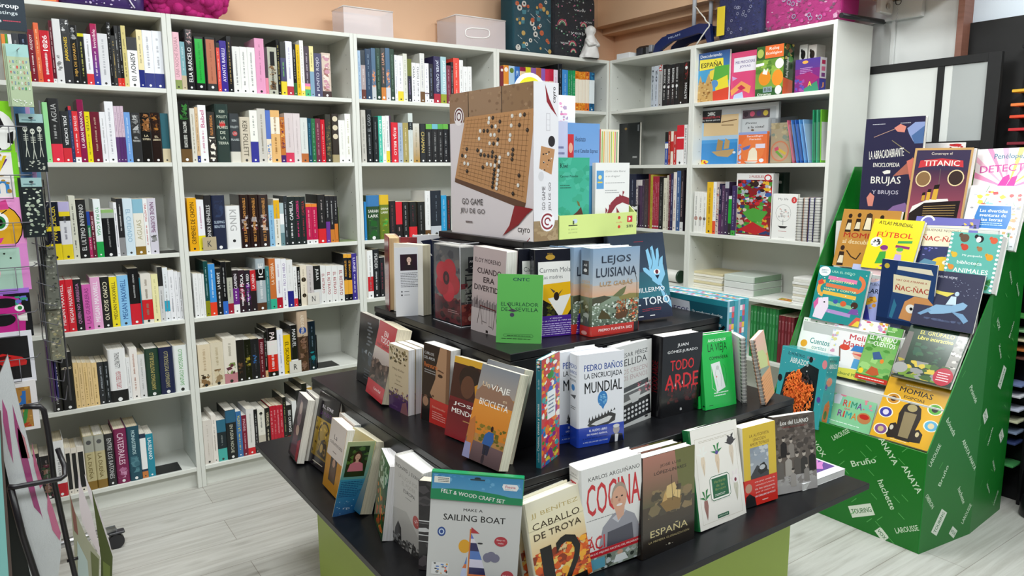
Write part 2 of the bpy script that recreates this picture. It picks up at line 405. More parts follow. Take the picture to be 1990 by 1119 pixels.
# ------------------------------------------------------------------ bookcases
SH = [1.726, 1.430, 1.055, 0.767, 0.452, 0.098]
SHR = [1.730, 1.413, 1.055, 0.755, 0.452, 0.098]
def bookcase(label, width, zs, M, name='bookcase', pins=True, skip=()):
    r = thing(name, label, 'bookcase', group='white laminate bookcases', M=M)
    D, T, t = .282, 2.02, .018
    def part(n, a, b, bev=.0012):
        m = MB(); m.bbox(a, b, 'ffffff', bev); return m.build(n, WHITE_LAM, r)
    for x0 in (0.0004, width - t):
        m = MB(); m.bbox((x0, 0, 0), (x0 + t - .0004, D, T), 'ffffff', .0012)
        o = m.build('side_panel', [WHITE_LAM, PRINT], r)
        pm = MB(); xs = x0 + t - .0004 + .0003 if x0 < .1 else x0 - .0003
        for y in (.05, .235):
            z = .2
            while z < 1.95:
                n = 8; ring = [(xs, y + .0026 * math.cos(a * 2 * math.pi / n), z + .0026 * math.sin(a * 2 * math.pi / n)) for a in range(n)]
                pm.face(ring, '5a564e'); z += .064
        pm.build('shelf_pin_holes', PRINT, r)
    part('top_board', (t, 0, T - t), (width - t, D, T))
    part('back_panel', (t, D - .006, .08), (width - t, D, T - t), .0004)
    for i, z in enumerate(zs[:-1]):
        if i in skip: continue
        part('shelf', (t + .0004, .001, z - t), (width - t - .0004, D - .0065, z))
    part('bottom_shelf', (t + .0004, 0, zs[-1] - t), (width - t - .0004, D - .0065, zs[-1]))
    part('plinth', (t, .028, 0), (width - t, .044, zs[-1] - t - .0005), .0004)
    return r
UN = {}
for i, (k, lab) in enumerate((('A', 'white bookcase behind the wire card rack, with the purple gift bag on top'), ('B', 'white bookcase of novels between two others, bare above a magenta beanbag'),
                              ('C', 'white bookcase with a frosted crate on top, behind the wooden board game box'), ('D', 'white corner bookcase with plastic-wrapped backpacks on top'))):
    if k == 'B': lab = 'white bookcase of novels, second along the peach wall from the card rack'
    UN[k] = bookcase(lab, .8, SH, Matrix.Translation((-.8 + .8 * i, 0, 0)))
UN['E'] = bookcase('narrow white bookcase in the corner under the blue plastic stool', .636, SHR, frame_at((2.4, 0, 0), -90, 0))
UN['F'] = bookcase('white bookcase of puzzles and notebooks with a bare end panel', .8, SHR, frame_at((2.4, -.636, 0), -90, 0))
# ------------------------------------------------------------------ stepped display table
TX, TY = .714, -1.548
TIER = [(.695, .699, .470), (.543, .535, .717), (.377, .384, .960), (.223, .225, 1.205)]
tb = thing('display_table', 'black stepped display table on a lime green base', 'display table', (TX, TY, 0))
b0 = TIER[0]
m = MB(); m.bbox((-.55, -.552, 0), (.536, .528, b0[2] - .0185), 'ffffff', .002); m.build('base', LIME_LAM, tb)
for i, (wx, wy, z) in enumerate(TIER):
    zb = 0 if i == 0 else TIER[i - 1][2]
    if i:
        m = MB(); m.bbox((-wx + .001, -wy + .001, zb + .0003), (wx - .001, wy - .001, z - .0195), 'ffffff', .001); m.build('step_box', BLACK_LAM, tb)
    m = MB(); m.bbox((-wx, -wy, z - .018), (wx, wy, z), 'ffffff', .0012); m.build('step_top', BLACK_LAM, tb)
Z1, Z2, Z3, Z4 = [q[2] for q in TIER]
# ------------------------------------------------------------------ spine-out books on the shelves
CNAMES = [('black', '151515'), ('charcoal', '3a3c40'), ('grey', '909090'), ('pale grey', 'c4c4c0'), ('white', 'ececec'), ('cream', 'ead9b4'), ('tan', 'b89a6a'), ('brown', '6a4428'), ('dark brown', '2a1a14'),
          ('maroon', '6a1c2c'), ('red', 'd02028'), ('crimson', 'b01c44'), ('pink', 'e090c0'), ('pale pink', 'e0c8cc'), ('magenta', 'c850a8'), ('orange', 'e07030'), ('amber', 'e8a820'), ('yellow', 'e8d820'), ('pale yellow', 'efe6a8'),
          ('olive', '8a8a30'), ('green', '18903a'), ('pale green', '98dc98'), ('dark green', '1a3c2c'), ('teal', '1c7a84'), ('dark teal', '1a4a54'), ('mint', '48c0a8'), ('pale blue', 'a8c8e4'), ('sky blue', '40a0d8'), ('blue', '2a60b8'), ('navy', '1a2344'), ('purple', '50289a'), ('lilac', 'c8b0cc'), ('slate blue', '50607e'), ('copper', 'b86a4a')]
def cname(h):
    a = [int(h[i:i + 2], 16) for i in (0, 2, 4)]
    best = min(CNAMES, key=lambda q: sum(w * (x - int(q[1][i:i + 2], 16)) ** 2 for x, i, w in zip(a, (0, 2, 4), (3, 4, 2))))
    return best[0]
def lum(h): return sum(w * int(h[i:i + 2], 16) for i, w in ((0, .3), (2, .6), (4, .1)))
ORD = 'zeroth first second third fourth fifth sixth seventh eighth ninth tenth eleventh twelfth thirteenth fourteenth fifteenth sixteenth seventeenth eighteenth nineteenth twentieth'.split() + ['twenty-' + x for x in 'first second third fourth fifth sixth seventh eighth ninth'.split()] + ['thirtieth'] + ['thirty-' + x for x in 'first second third fourth fifth sixth seventh eighth ninth'.split()] + ['fortieth']
SPECS = []        # (key, shelf index, run, crop, first x, lines)
def shelf(case, row, ox, oy, sc, x0, txt): SPECS.append((case, row, ox, oy, sc, x0, txt))
# each line: right edge of the spine at its foot, top of the spine, colour, then marks:
#  b:colour:from  u:colour:to  m:colour:from:to  g:colour  t:colour:TITLE (D = read downwards)  h:colour:LINES  s:from:to:colours  d:colour  e:from:to:colour (ellipse)
shelf('A', 0, 0, 0, 3.98, 45, '''75 262 e8862a|95 262 5a9a3a|125 265 e6e6e6|180 258 20242c t:c0c0c0:-|248 262 1c2230 b:ecd820:.78 d:8090b0
300 228 7c1f2e t:f0e0e0:ALEXJOY|340 175 e0602c d:f8d8a0|418 235 c8202f t:ffffff:1826 d:f0c0c0|447 158 5a1a26 b:e0e0e0:.93 d:e0c0c0|508 145 dcdcdc s:.55:.8:8a8a8a,6a6a6a,b0b0b0|575 147 15171c t:f0c81c:JARRONES s:.0:.22:e0e0e0,c0c0c0,303030 h:f0f0f0:-
632 193 181818 t:d8a850:HIJA_DE_ESPARTA s:.0:.24:7a8088,a0a0a0,404448|680 258 1b1c1a u:d8d020:.06 d:c0c060|735 262 e9e9ee b:d02028:.78 d:909090|785 183 b01c50 g:1f3f9a t:f8e0e8:Invisible|862 260 dadade d:a0a0a8|890 170 101012 s:.0:.25:c0c0c0,606060 d:808080
918 275 1a1a18 d:d0b060|945 198 0e0e10 b:d83020:.86 d:c0c0c0|970 198 0e0e10 b:d83020:.86 d:c0c0c0|1005 198 d8c983 d:6a6040|1085 288 f0f0f0 u:2a2a2c:.26 t:202020:ASIMOV_10:D|1130 230 f0e2b0 b:1e2a7a:.69 t:202020:-|1205 235 eef0f6 b:1e2a7a:.74 d:a0a0a8|1280 240 eef0f6 b:1e2a7a:.74 d:a0a0a8''')
shelf('A', 1, 0, 270, 3.98, 345, '''370 -190 203038|410 -285 98dc98|498 -315 141416 b:e02840:.71 t:b0b0b0:AGUA|565 -215 16181c b:d02030:.72 t:f0f0f0:JOEL_DICKER:D|590 -255 24305a u:c02030:.07 d:8090c0|635 -215 d8202c b:f0f0f0:.9 t:f8e0e0:50_PALOS|685 -305 8a1c4a t:f8e8f0:LA_GRAN_REVANCHA
727 -212 e8d81c t:7a7020:DYER:D|800 -210 6e2030 t:e8c8b0:-|845 -210 ececf0 d:b0b0b0|912 -290 eeeef2 d:b0b0b8|938 -255 d0b8c8 b:55306a:.55 d:a080a0|963 -255 d0b8c8 b:55306a:.55 d:a080a0|988 -255 d0b8c8 b:55306a:.55 d:a080a0|1035 -207 6b9bd8 d:c0d8f0
1110 -203 1a1a1c s:.02:.42:808080,b0b0b0,404040 h:d0d0d0:EL_PRISIONERO|1190 -203 15120f s:.02:.38:8a5a30,b88050,5a3818 h:e0d0b0:LA_SOMBRA|1265 -203 241510 s:.02:.40:7a4a22,a87030,3a2010 h:e0d0b0:EL_LABERINTO|1325 -198 1c5a66 b:cfc0a0:.72 h:b0d0d0:-''')
shelf('A', 2, 0, 270, 3.98, 330, '''395 490 1c1c20 m:e8d020:.42:.5 b:e8d020:.74 t:a0a0a0:TINTA|490 487 161a2a m:e8d020:.42:.5 b:e8d020:.72 t:d8c040:ANOCHECER|575 485 e0e0e6 u:b8b0d8:.17 m:e8d020:.17:.25 m:1c1c1c:.25:.33 b:e8d020:.74 d:707080|625 440 d8d8c8 d:404040|700 468 121212 t:d0d0d0:EL_ULTIMO_INVIERNO
725 560 b03060 u:2848a0:.3 m:207850:.3:.55 t:f0f0f0:CONVERSOS|757 560 5a1226 t:f0c8d0:MOBLEY|812 465 e8eef0 b:18a048:.73 t:20a050:YO_FUI_A_CASA:D|910 545 16181a u:90b870:.07 m:a8b0a8:.07:.18 t:b0b0b0:-|935 490 ececf0 d:404060|982 460 17181c b:8a8a8c:.68 d:d0d0d0
1055 460 cfe0ea t:8ab0c8:EL_CUIDADO:D|1135 465 e8e4d8 u:88b8cc:.25 b:8a6a20:.85 t:b0a888:AGUAS|1170 460 efefef t:c03030:UNA_HISTORIA:D|1235 458 d4d0dc t:6a1c5a:NADIE_DUERME:D s:.66:.78:606060,909090''')
shelf('A', 3, 0, 540, 3.98, 470, '''540 18 d42030 t:f8e8e8:MEGAN_MAXWELL|600 12 d42030 t:f8e8e8:MEGAN_MAXWELL|662 10 18161a t:c080b0:QUIEN_NO_ARRIESGA|730 50 d560b0 t:90307a:LAS_GUERRERAS|805 -5 e6a8d0 t:f8f0f8:MEGAN_MAXWELL|875 -8 1a1a18 t:e8e0c0:COMO_SIGO_YO:D|935 -8 ecd820 t:504010:MEGAN_MAXWELL|1020 -20 8cc4ec t:2a5a9a:MEGAN_MAXWELL
1103 -75 141416 b:d02030:.63 t:e0e0e0:-|1113 0 1a7a8c|1195 -30 e4ded4 m:d02028:.52:.93 d:908070|1247 -30 efe8b0 t:a09860:-|1285 -85 d0d0d0 u:202020:.35 d:808080|1325 -80 e8ecf0 m:30a8c8:.62:.82 d:909090|1370 -60 eeeef2 d:a0a0a8|1400 -50 ececf0 d:a0a0a8|1437 -45 e8e8ec d:606060''')
shelf('A', 4, 0, 540, 3.98, 415, '''495 640 141414 t:f0f0f0:CANTAR:D H|595 575 141414 h:e8dcc0:ARTURO LINEA_DE_FUEGO H|632 655 e8c88c d:a08040|667 655 e8c890 d:a08040|703 655 e8c88c d:a08040|735 655 e8c890 d:a08040|777 655 e8c88c d:a08040|830 650 161a20 t:c0c8d0:-|865 645 141a1e d:b0b8c0
1000 550 eaeaea b:141414:.78 t:202020:THOMAS_PIKETTY:D t2:b02030:CAPITAL_E_IDEOLOGIA H|1030 615 e8e8e8 d:b0b0b0|1090 545 efe9e4 d:c09080|1143 590 dcdcdc t:909090:-|1250 545 1c3a2c t:b8a860:SANTIAGO_POSTEGUILLO b:1a3428:.93 H|1360 535 1d2348 t:b0a878:SANTIAGO_POSTEGUILLO H|1475 520 e8ecea t:40a040:SANTIAGO_POSTEGUILLO H''')
shelf('A', 5, 0, 800, 3.508, 235, '''300 290 1c1c1e t:e0e0e0:EL|385 300 151216 s:.2:.95:5a2030,304a30,806050 t:c0b0b0:-|470 200 efefef b:c01c2c:.76 d:a0a0a0 H|510 245 ece4d8 m:1c1c1c:.12:.9|550 245 ece4d8 m:1c1c1c:.12:.9|600 235 ece4d8 m:1c1c1c:.12:.9|670 165 c0b488 u:a8a89c:.3 b:8a6a2a:.84 t:6a5a28:LA_DUEÑA:D H e:.08:.16:505050|740 155 c0b488 u:a8a89c:.3 b:8a6a2a:.84 t:6a5a28:LA_DUEÑA:D H e:.08:.16:505050|803 150 17171a t:c0c0c0:ENTRE_LOS_RATONES:D H
890 115 7a1c4c t:e8c8d8:CATEDRALES:D s:.7:.9:b06a90,c890b0 H|975 100 1c4a5a t:c0dce0:MONASTERIOS:D s:.55:.85:3a6a78,50808c H|1015 150 203048 m:f0f0f0:.1:.8 b:c87838:.85|1065 150 1488a0 t:e8f4f8:LAUREANO:D''')
shelf('B', 0, 320, 0, 3.98, 82, '''140 248 e8b8c4 b:8a9a5a:.83 t:b08890:UNA_NOCHE_PASARA|178 322 78a8b0 b:c0b090:.7 t:e8f0f0:-|243 228 17171a s:.0:.24:c0a0a0,806060,303030 t:f0f0f0:ELIA_BARCELO H|328 285 101012 m:1fae3c:.04:.86 t:127028:- e:.9:.95:e8e8e8 H|418 290 101012 m:b86a4a:.04:.86 t:803820:- e:.9:.95:e8e8e8 H|445 330 e04030 u:181818:.1 d:f8c0b0|497 315 3a2890 t:e8e0f8:AYANTA_BARILLI|540 280 151517 d:c0a060 H|598 360 ecece8 d:909090|655 363 ecece8 d:909090|715 367 ecece8 d:909090
787 297 e8a0c4 t:80405a:-|810 365 504048 b:e88aa0:.65|882 365 b8b8a8 t:202020:1 s:.35:.9:8a6a48,c0b8a0,605040|905 305 131313 t:c0b060:- H|952 325 3a3a62 u:1a1c16:.3 b:e8d020:.74 d:70c050 H|1003 320 e8e6f0 b:b01c34:.83 d:b0a8c8|1030 340 16181a b:3a6a3a:.75 d:c0c0c0|1060 345 e8c020 d:806010|1090 312 f2f2ea b:f0d860:.9 d:b0b0a0|1132 358 3a2a3a m:e87ab0:.74:.8 m:f0c050:.8:.86 b:40b070:.86 t:e0d0e0:-|1165 357 efe4a0 b:88a8c0:.5 d:807840|1225 412 50506e t:d0d0e0:PUNTO_ROJO|1293 410 d8c4b4 s:.05:.85:c890a0,e8dcd0,a06a60 b:3a2020:.86''')
shelf('B', 1, 320, 270, 3.98, 130, '''220 -290 1a1a18 s:.0:.3:2a5a2a,3a7a38,1a1a18 b:6a5030:.78 t:f0f0e8:FALCONES t2:f0f0e8:ESCLAVA_DE_LA_LIBERTAD H|258 -238 d8d4c8 d:908870|283 -245 d8b890 b:2a3a7a:.88 d:806040|345 -262 f0f0f0 t:c05080:Babel|412 -210 201a14 s:.5:.98:e8e0d0,f0ece0,1a1612 t:e09040:FLEUR_PERDIDA H|515 -270 2c3c38 h:c8d0c0:KEN_FOLLETT_LOS_PILARES_DE_LA_TIERRA e:.3:.4:c83838 H|595 -197 2c3236 b:d8d4c8:.78 h:c0c8c8:KEN_FOLLETT_LOS_PILARES e:.36:.46:b83838 H|675 -170 cfc4b0 t:504838:KEN_FOLLETT:D H|735 -222 efefe6 b:2a2a90:.6 d:707070|798 -235 d0ccc4 d:a09888
835 -222 5070c0 b:e8dcc8:.55 s:.6:.95:c03030,7090c0,e0d0b0|905 -222 e8b878 m:f4ecd8:.13:.45 d:a07038|943 -170 c87838 s:.05:.7:e8b060,a05020,6a3050 b:4a2a6a:.84|1007 -200 dccfcf b:d84060:.8 t:b0a0a0:-|1062 -198 dcd0d0 t:b0a0a0:-|1117 -165 d8dcd8 b:b86830:.8 t:a0a8a8:-|1147 -160 1c4a60 d:60a0c0|1177 -158 146a3a d:80c0a0|1217 -158 701c38 d:d090a0|1250 -150 d02030 d:f0b0b0|1300 -190 2a2a20 s:.1:.95:5a5030,807040,3a3a28 H|1355 -195 2a2018 e:.04:.17:d8ccb0 e:.22:.35:d8ccb0 e:.40:.53:d8ccb0 b:a89870:.84 H|1405 -145 efefea t:c0c0b8:-|1452 -195 efefea d:c0b890''')
shelf('B', 2, 320, 270, 3.98, 200, '''270 455 e8a818 t:3a2a10:CRIMENES_DE_CHOPIN|325 470 ececf0 b:e8d820:.7 d:c080a0|385 435 17161a t:d0d0d0:STEPHEN_KING:D H|487 435 17203c h:b8c8d8:SLEEPING_BEAUTIES s:.1:.4:28385a,1c2848 H|597 515 ececec t:b0b0b0:KING:D e:.78:.85:303030 H|667 430 2a1a18 t:d89a50:STEPHEN_KING:D t2:d89a50:BILLY_SUMMERS s:.38:.68:a09898,c0b8b8,602030 H|740 430 2a1a18 t:d89a50:STEPHEN_KING:D t2:d89a50:BILLY_SUMMERS s:.38:.68:a09898,c0b8b8,602030 H|818 430 2a1a18 t:d89a50:STEPHEN_KING:D t2:d89a50:BILLY_SUMMERS s:.38:.68:a09898,c0b8b8,602030 H
858 512 88b8d8 d:4070a0|903 462 e8e4d8 m:e8b020:.03:.42 d:a09878|935 495 b0c4c8 m:f0f0f0:.25:.5 b:6a8a90:.7|965 440 20282c d:c0c8d0|1020 445 14201f t:f0f0f0:CAMILLA|1062 445 14201f t:e03080:LACKBERG|1103 445 14201f t:a02838:CAMILLA|1148 500 c02050 u:e88838:.08 b:ececec:.9 d:f0a0b0|1190 500 c02050 u:e88838:.08 b:ececec:.9 d:f0a0b0|1255 430 151314 b:d82028:.7 t:e0d0d0:- H|1287 440 17151a b:6a3090:.55 d:c0c0c0|1320 440 17151a b:c87828:.72 d:c0c0c0|1347 440 17151a b:d07828:.6 d:c0c0c0''')
shelf('B', 3, 320, 540, 3.98, 240, '''280 -35 eeeeee d:d0d0d0|308 -35 eeeeee d:d0d0d0|325 -30 e8e8e8|360 -130 1a4a48 b:8a8a20:.72 d:a0c0c0|412 -108 3a90d8 b:e84020:.74 d:d0e8f8|458 -75 161616 t:f0f0f0:LA_NUEVE|497 -125 1a1a1c b:3a70c8:.75 d:c0c0c0|540 -125 b8b8a8 u:1c1c18:.3 b:a02838:.8 d:606060|587 -60 201418 m:6a2080:.42:.8 b:ececec:.8 t:f0e8f0:CARMEN|635 -60 2a1420 s:.3:.75:e8c8d0,d8a0b0,a03050 t:f0f0f0:MOLA|677 -60 201420 s:.3:.85:7a2a90,5a1a70 t:f0f0f0:LA_RED|720 -60 c02028 b:201418:.5 t:f0e0e0:LA_NENA
795 -150 a8b4ba m:141414:.2:.42 b:5a3a28:.85 t:e8e8e8:ICE H|825 -90 3a7a7a e:.2:.32:204848 d:a0d0d0|873 -150 c87038 b:3ab090:.8 t:f0dcc0:LA_SOMBRA|918 -148 ececf0 b:b02030:.78 d:c0a0b8|958 -148 ececf0 t:8060a0:FILO_DE_HIELO|1005 -140 e8e8e8 b:2a2a80:.66 t:b0b0b0:-|1035 -90 ececec b:d02838:.8 d:707070|1060 -85 141414 t:e8e8e8:ETERNA|1110 -100 e8dcc8 e:.3:.42:302820 e:.7:.8:302820 t:807050:-|1160 -95 c8c0c0 d:908888|1215 -95 101010 b:d8d8d8:.62 t:e0e0e0:JULIA:D|1255 -95 e6e6e4 t:a02030:EL_RETRATO:D|1300 -95 e6e6e4 t:a02030:EL_RETRATO:D|1345 -95 e6e6e4 t:a02030:EL_RETRATO:D|1395 -95 e6e6e4 t:a02030:EL_RETRATO:D
1425 -185 14141a u:e8a838:.08 m:e8a838:.56:.86 t:e8a838:INDOMABLES|1457 -185 14141a u:e8a838:.08 m:e8a838:.56:.86 t:e8a838:INDOMABLES|1495 -190 3a2c8a t:e8e0f8:LUNES:D|1510 -170 e8e0c8''')
shelf('B', 4, 320, 540, 3.98, 275, '''373 515 e0d0b4 s:.7:.98:6a5034,8a6a48,3a2a20 d:c0a888|470 500 dcd0b8 s:.62:.95:a08868,806448,d8c8a8 d:c0b090|570 465 e6ded0 b:c08088:.78 s:.55:.8:7a8a50,603040,e8d8d0 d:b0a898|627 480 17120e s:.45:.85:6a4a30,3a2418,17120e|683 475 14140f s:.4:.65:a89838,6a6020,14140f t:505040:-|743 470 141418 s:.4:.62:2a5a9a,4080c0,141418 t:505058:-|783 470 5e1424 t:d0a0a8:PREMIO:D|805 420 151515 b:d8b080:.85 d:c0c0c0 H|885 385 161214 m:e8e4e0:.26:.55 m:d82820:.55:.9 t:f0e0e0:PALL:D H|930 400 e8eaf4 d:a8b0d0|985 440 e8c010 t:302808:EL_SICARIO:D
1040 365 151416 b:ececec:.72 t:d0d0d0:MANUEL:D H|1122 250 c0a890 b:4a3428:.42 s:.4:.98:6a4a38,3a2820,806050 e:.26:.38:2a4a90 t:e8dcc8:AURELIO_RAMIREZ:D H|1180 335 0f1c28 s:.62:.9:1a8088,2aa0a0,0f3040 t:8098a8:- H''')
shelf('B', 5, 320, 720, 3.98, 315, '''383 385 dcd4cc t:b0a498:-|420 345 ece4dc t:605040:-|490 380 18262c u:2a6a84:.3 b:48b0a8:.7 t:b0b8b8:-|570 305 151a1c u:2a6080:.25 t:c8c8b8:EN_PLENA_NOCHE:D H|612 315 3a70a8 t:e0d040:LA_COSTA|650 345 7a1430 t:e0b0c0:PADRE:D|707 295 e8e4e0 b:d02028:.85 t:a0a098:-|735 300 16161a d:c0c0c0|790 300 e8e4d8 b:c8c0b0:.6 e:.06:.13:202020 d:808080|830 290 14120f t:d8ccb0:VERNEUIL:D H|855 275 c01830 t:f0c0c8:- b:b01428:.75|880 270 c01830 t:f0c0c8:- b:b01428:.75|905 268 c01830 t:f0c0c8:- b:b01428:.75|930 265 c01830 t:f0c0c8:- b:b01428:.75|958 205 161616 d:a0b070|1000 265 151515 b:d82828:.75 t:f0f0f0:SEIS_CUERVOS:D|1035 235 e8e8e8|1080 150 1a1a1a|1120 100 1a1a1a|1160 130 c8a050''')
shelf('C', 0, 680, 0, 3.98, 70, '''93 390 a8c4e0 d:6080b0|128 388 b0a0a0 u:303840:.3 b:6a3a30:.8 t:f0f0f0:-|175 378 2a405c t:a0b8d0:-|208 372 4a6a88 b:c0c4c8:.72 s:.4:.75:d08050,e8a070|247 372 1c3a2a t:80a890:- e:.92:.97:e0e0e0|283 372 3a3a3a b:d08038:.75 t:e0a080:LUNA e:.92:.97:e0e0e0|318 372 4a6a88 s:.4:.75:d08050,e8a070 b:d0d0d8:.75|352 380 1c3a2a t:80a890:- e:.92:.97:e0e0e0|375 425 ececf0 d:8080a0|418 430 efefef b:e8d028:.78 d:a0a0b0|450 415 dcdcd0 t:808070:-|483 455 16182a u:6a7020:.4 d:9080b0|515 485 ececf0 t:303030:VIVO|547 490 ececf0 t:303030:FOTO|583 412 e0e0dc b:6a4a28:.78 d:a0a0b0
615 490 ececf2 m:6a4a50:.75:.78 d:9090a0|650 495 1c1c24 b:e8e8e8:.9 d:8090b0|704 437 2a2450 b:b02038:.8 t:d8e0f0:JAVIER_CASTILLO:D H|750 440 a8ccd4 b:98a028:.8 t:f4f8f8:JAVIER_CASTILLO:D H|785 507 7a1c34 t:e0b0c0:-|805 480 14141a d:c0c0c0|850 450 e84a3c d:f8c8b8|880 465 ececec d:b0b0b0|915 515 efefef d:b0b0b0|945 515 efefef d:b0b0b0''')
shelf('C', 1, 680, 270, 3.98, 95, '''133 -225 c8c4bc d:909088|180 -227 141618 t:909498:EL_CASO H|228 -170 15191a t:909498:- H|258 -178 48c0a8 t:e8f8f0:LIBRO:D|285 -178 f0f0ea t:707070:-|313 -180 f0f0f0 b:e8d028:.75 d:808080|325 -180 4a2a4a|378 -128 d82030 t:f8e8e8:ROJA_BELLO:D|415 -125 a8b8cc d:6080a0|458 -125 a89858 d:e8dcb0|493 -200 d0d8d4 m:1c2024:.18:.34 t:c0c8c8:-|543 -120 d8d8d0 g:b08838 d:a09878|593 -118 1a1a1a t:c8b060:CHAMAN:D|640 -115 17171a u:70b848:.13 d:a0a0a0|685 -115 17171a u:70b8c8:.13 d:a0a0a0|725 -115 17171a u:58a848:.13 d:a0a0a0|765 -115 17171a u:68b048:.13 d:a0a0a0|810 -115 17171a d:a0a0a0''')
shelf('C', 2, 680, 270, 3.98, 118, '''135 485 2080c0|235 435 2a4a2a u:3a78b0:.25 s:.5:.95:1a5a1a,3a7a28,204020 h:e8e8e0:SARAH_LARK H|308 432 6a7a20 u:e0b828:.22 s:.5:.95:a0a020,5a7a18,40a040 h:f0f0e0:SARAH_LARK H|360 480 1a1416 d:604040|410 485 1a1416 u:d82030:.62 t:f0c0c0:-|460 485 15120f t:d0d0d0:-|523 485 15120f b:d82028:.7 t:a03040:-|585 485 15120f t:a0a0a0:-|628 400 ececec b:6a4a28:.86 t:a0a0a0:- H|710 398 1c2430 b:c0c4cc:.78 t:a0b0c0:- H|752 435 2a9ad0 t:d0ecf8:-|785 440 20242c d:a02020''')
shelf('C', 3, 680, 440, 3.98, 130, '''145 180 d8d4cc|187 185 efefef m:c81c28:.55:.86 d:909090|235 175 16181c t:d0d0d0:PERDER:D|275 240 16161c t:a04050:-|300 230 d8d4cc s:.5:1:303030,e0e0e0,a04040|330 200 4a2a20|360 190 d8d0c0''')
shelf('D', 0, 680, 0, 3.98, 1165, '''1190 510 7a2028 e:.0:.2:f0e8e0 m:f0e0e0:.5:.8|1230 505 e09030 e:.0:.2:f0e8e0 m:f8e8d0:.45:.8|1275 510 a8c8e0 e:.02:.2:608030 m:f8f8f8:.45:.8|1315 515 2a6ab8 t:b0d0f0:13|1360 520 8a1c40 m:e8d0a0:.1:.3 d:e0b0c0|1400 520 d8d020 d:807010|1440 525 8a5aa0 m:e8d8f0:.3:.6|1480 525 b06030 m:f0d0a0:.3:.6|1510 530 8a5ab0 m:e8d8f0:.3:.6|1540 535 d03050 m:f0d0c0:.3:.6|1575 535 c02040 m:f0d0c0:.3:.6|1607 540 e8d8e8 d:c080a0|1640 495 15171c d:808890 H|1685 540 3a8ad0 t:e0f0f8:-|1705 545 1a8a50 d:b0e0c0|1722 545 1a8a58 d:b0e0c0|1742 545 1a9a5a d:b0e0c0
1770 550 e08020 s:.0:1:f0b040,c86010 m:f4ead8:.2:.8|1795 555 e08820 s:.0:1:f0b040,c86010 m:f4ead8:.2:.8|1820 555 e08020 s:.0:1:f0b040,c86010 m:f4ead8:.2:.8|1850 555 d86a20 s:.0:1:f0a040,b85010 m:f4ead8:.2:.8|1890 560 1a5a8a s:.0:1:3088b0,104060 m:e8f0f4:.2:.8''')
shelf('E', 0, 1040, 0, 3.98, 893, '''918 515 b8c0c8 t:303038:01 d:808890|948 510 c0c8d4 t:303038:02 d:808890|980 502 b0b0b0 s:.0:.15:c03030,e0e0e0 t:404040:-|1012 500 1a1a1c u:101010:.05 t:d0d0d0:BERSERK_VI:D e:.5:.57:e8e8e8|1045 505 1a1a1c t:d0d0d0:BERSERK_V:D e:.5:.57:e8e8e8|1078 497 1a1a1c t:d0d0d0:BERSERK_III:D e:.5:.57:e8e8e8|1105 490 1a1a1c t:d0d0d0:BERSERK_II:D e:.5:.57:e8e8e8|1145 487 131313|1180 477 15120f s:.0:.45:601818,15120f,8a2020 t:e0e0e0:BATMAN e:.1:.18:e0e0e0''')
shelf('E', 1, 1040, 220, 3.98, 1000, '''1025 145 2a4a9a u:161616:.3 m:f0f0f0:.35:.5 d:e0e0e0|1045 140 a03020 d:f0d0c0|1065 140 e8e0d0 m:c02020:.3:.6|1090 140 c03030 d:f0f0f0|1145 92 d02030 b:f0f0f0:.62 m:f0f0f0:.3:.34|1170 88 e8e8e8 t:202020:BANG:D''')
shelf('E', 2, 1040, 220, 3.98, 722, '''775 470 1a1f38 t:c0c8e0:-|790 515 c0b8b8 s:.1:.9:503850,302838|805 515 3a2a40 u:d0c8c8:.12|822 515 4a3050 u:d0c8c8:.12|840 515 3a2a40 d:806880|870 510 3a2a30 t:705060:-|885 470 7a1c20|903 475 b0a030 d:605818|915 488 a02038 e:.93:.97:f0f0f0 d:e0a0b0|927 488 a02038 e:.93:.97:f0f0f0 d:e0a0b0|940 488 a02038 e:.93:.97:f0f0f0 d:e0a0b0|952 488 a02038 e:.93:.97:f0f0f0 d:e0a0b0|985 490 141414 d:707070|1010 500 d8d4c0 d:605840|1025 480 c8c0b0 d:403028|1040 470 5a2030 d:e0c0c0|1060 465 2a2850 d:c0c0e0|1085 455 e8e0d8 d:a04040|1115 445 3a5a8a d:d0e0f0|1140 440 201820 b:d8d8d8:.85 d:c0a0a0''')
shelf('F', 2, 1040, 220, 3.98, 1222, '''1258 605 ecebe6 e:.55:.75:c89080 d:a0a0a0|1290 608 ecebe6 e:.55:.75:b07868 d:a0a0a0|1318 612 ecebe6 e:.55:.75:402820 d:a0a0a0|1366 532 e8b820 d:a07810|1390 530 e8e8e8 b:e05030:.75 d:4050a0|1412 530 c8b8b0 s:.1:.9:404060,c04030,e0d0c0|1432 545 2a2440 b:5a2a5a:.6 d:d0c0d0|1455 560 4a3050 d:c0a0c0|1486 530 3a2a48 t:c8b8d0:- u:b0b0b8:.12|1510 640 20a030 u:e0e0e0:.08 b:2a2a2a:.7|1542 560 3a2a58 b:40a040:.9 d:a090c0''')
SPINES = {}
ROWN = ['top shelf', 'second shelf', 'third shelf', 'fourth shelf', 'fifth shelf', 'bottom shelf']
CASEN = {'A': 'the bookcase behind the card rack', 'B': 'the second bookcase', 'C': 'the third bookcase', 'D': 'the corner bookcase', 'E': 'the narrow side bookcase', 'F': 'the puzzle bookcase'}
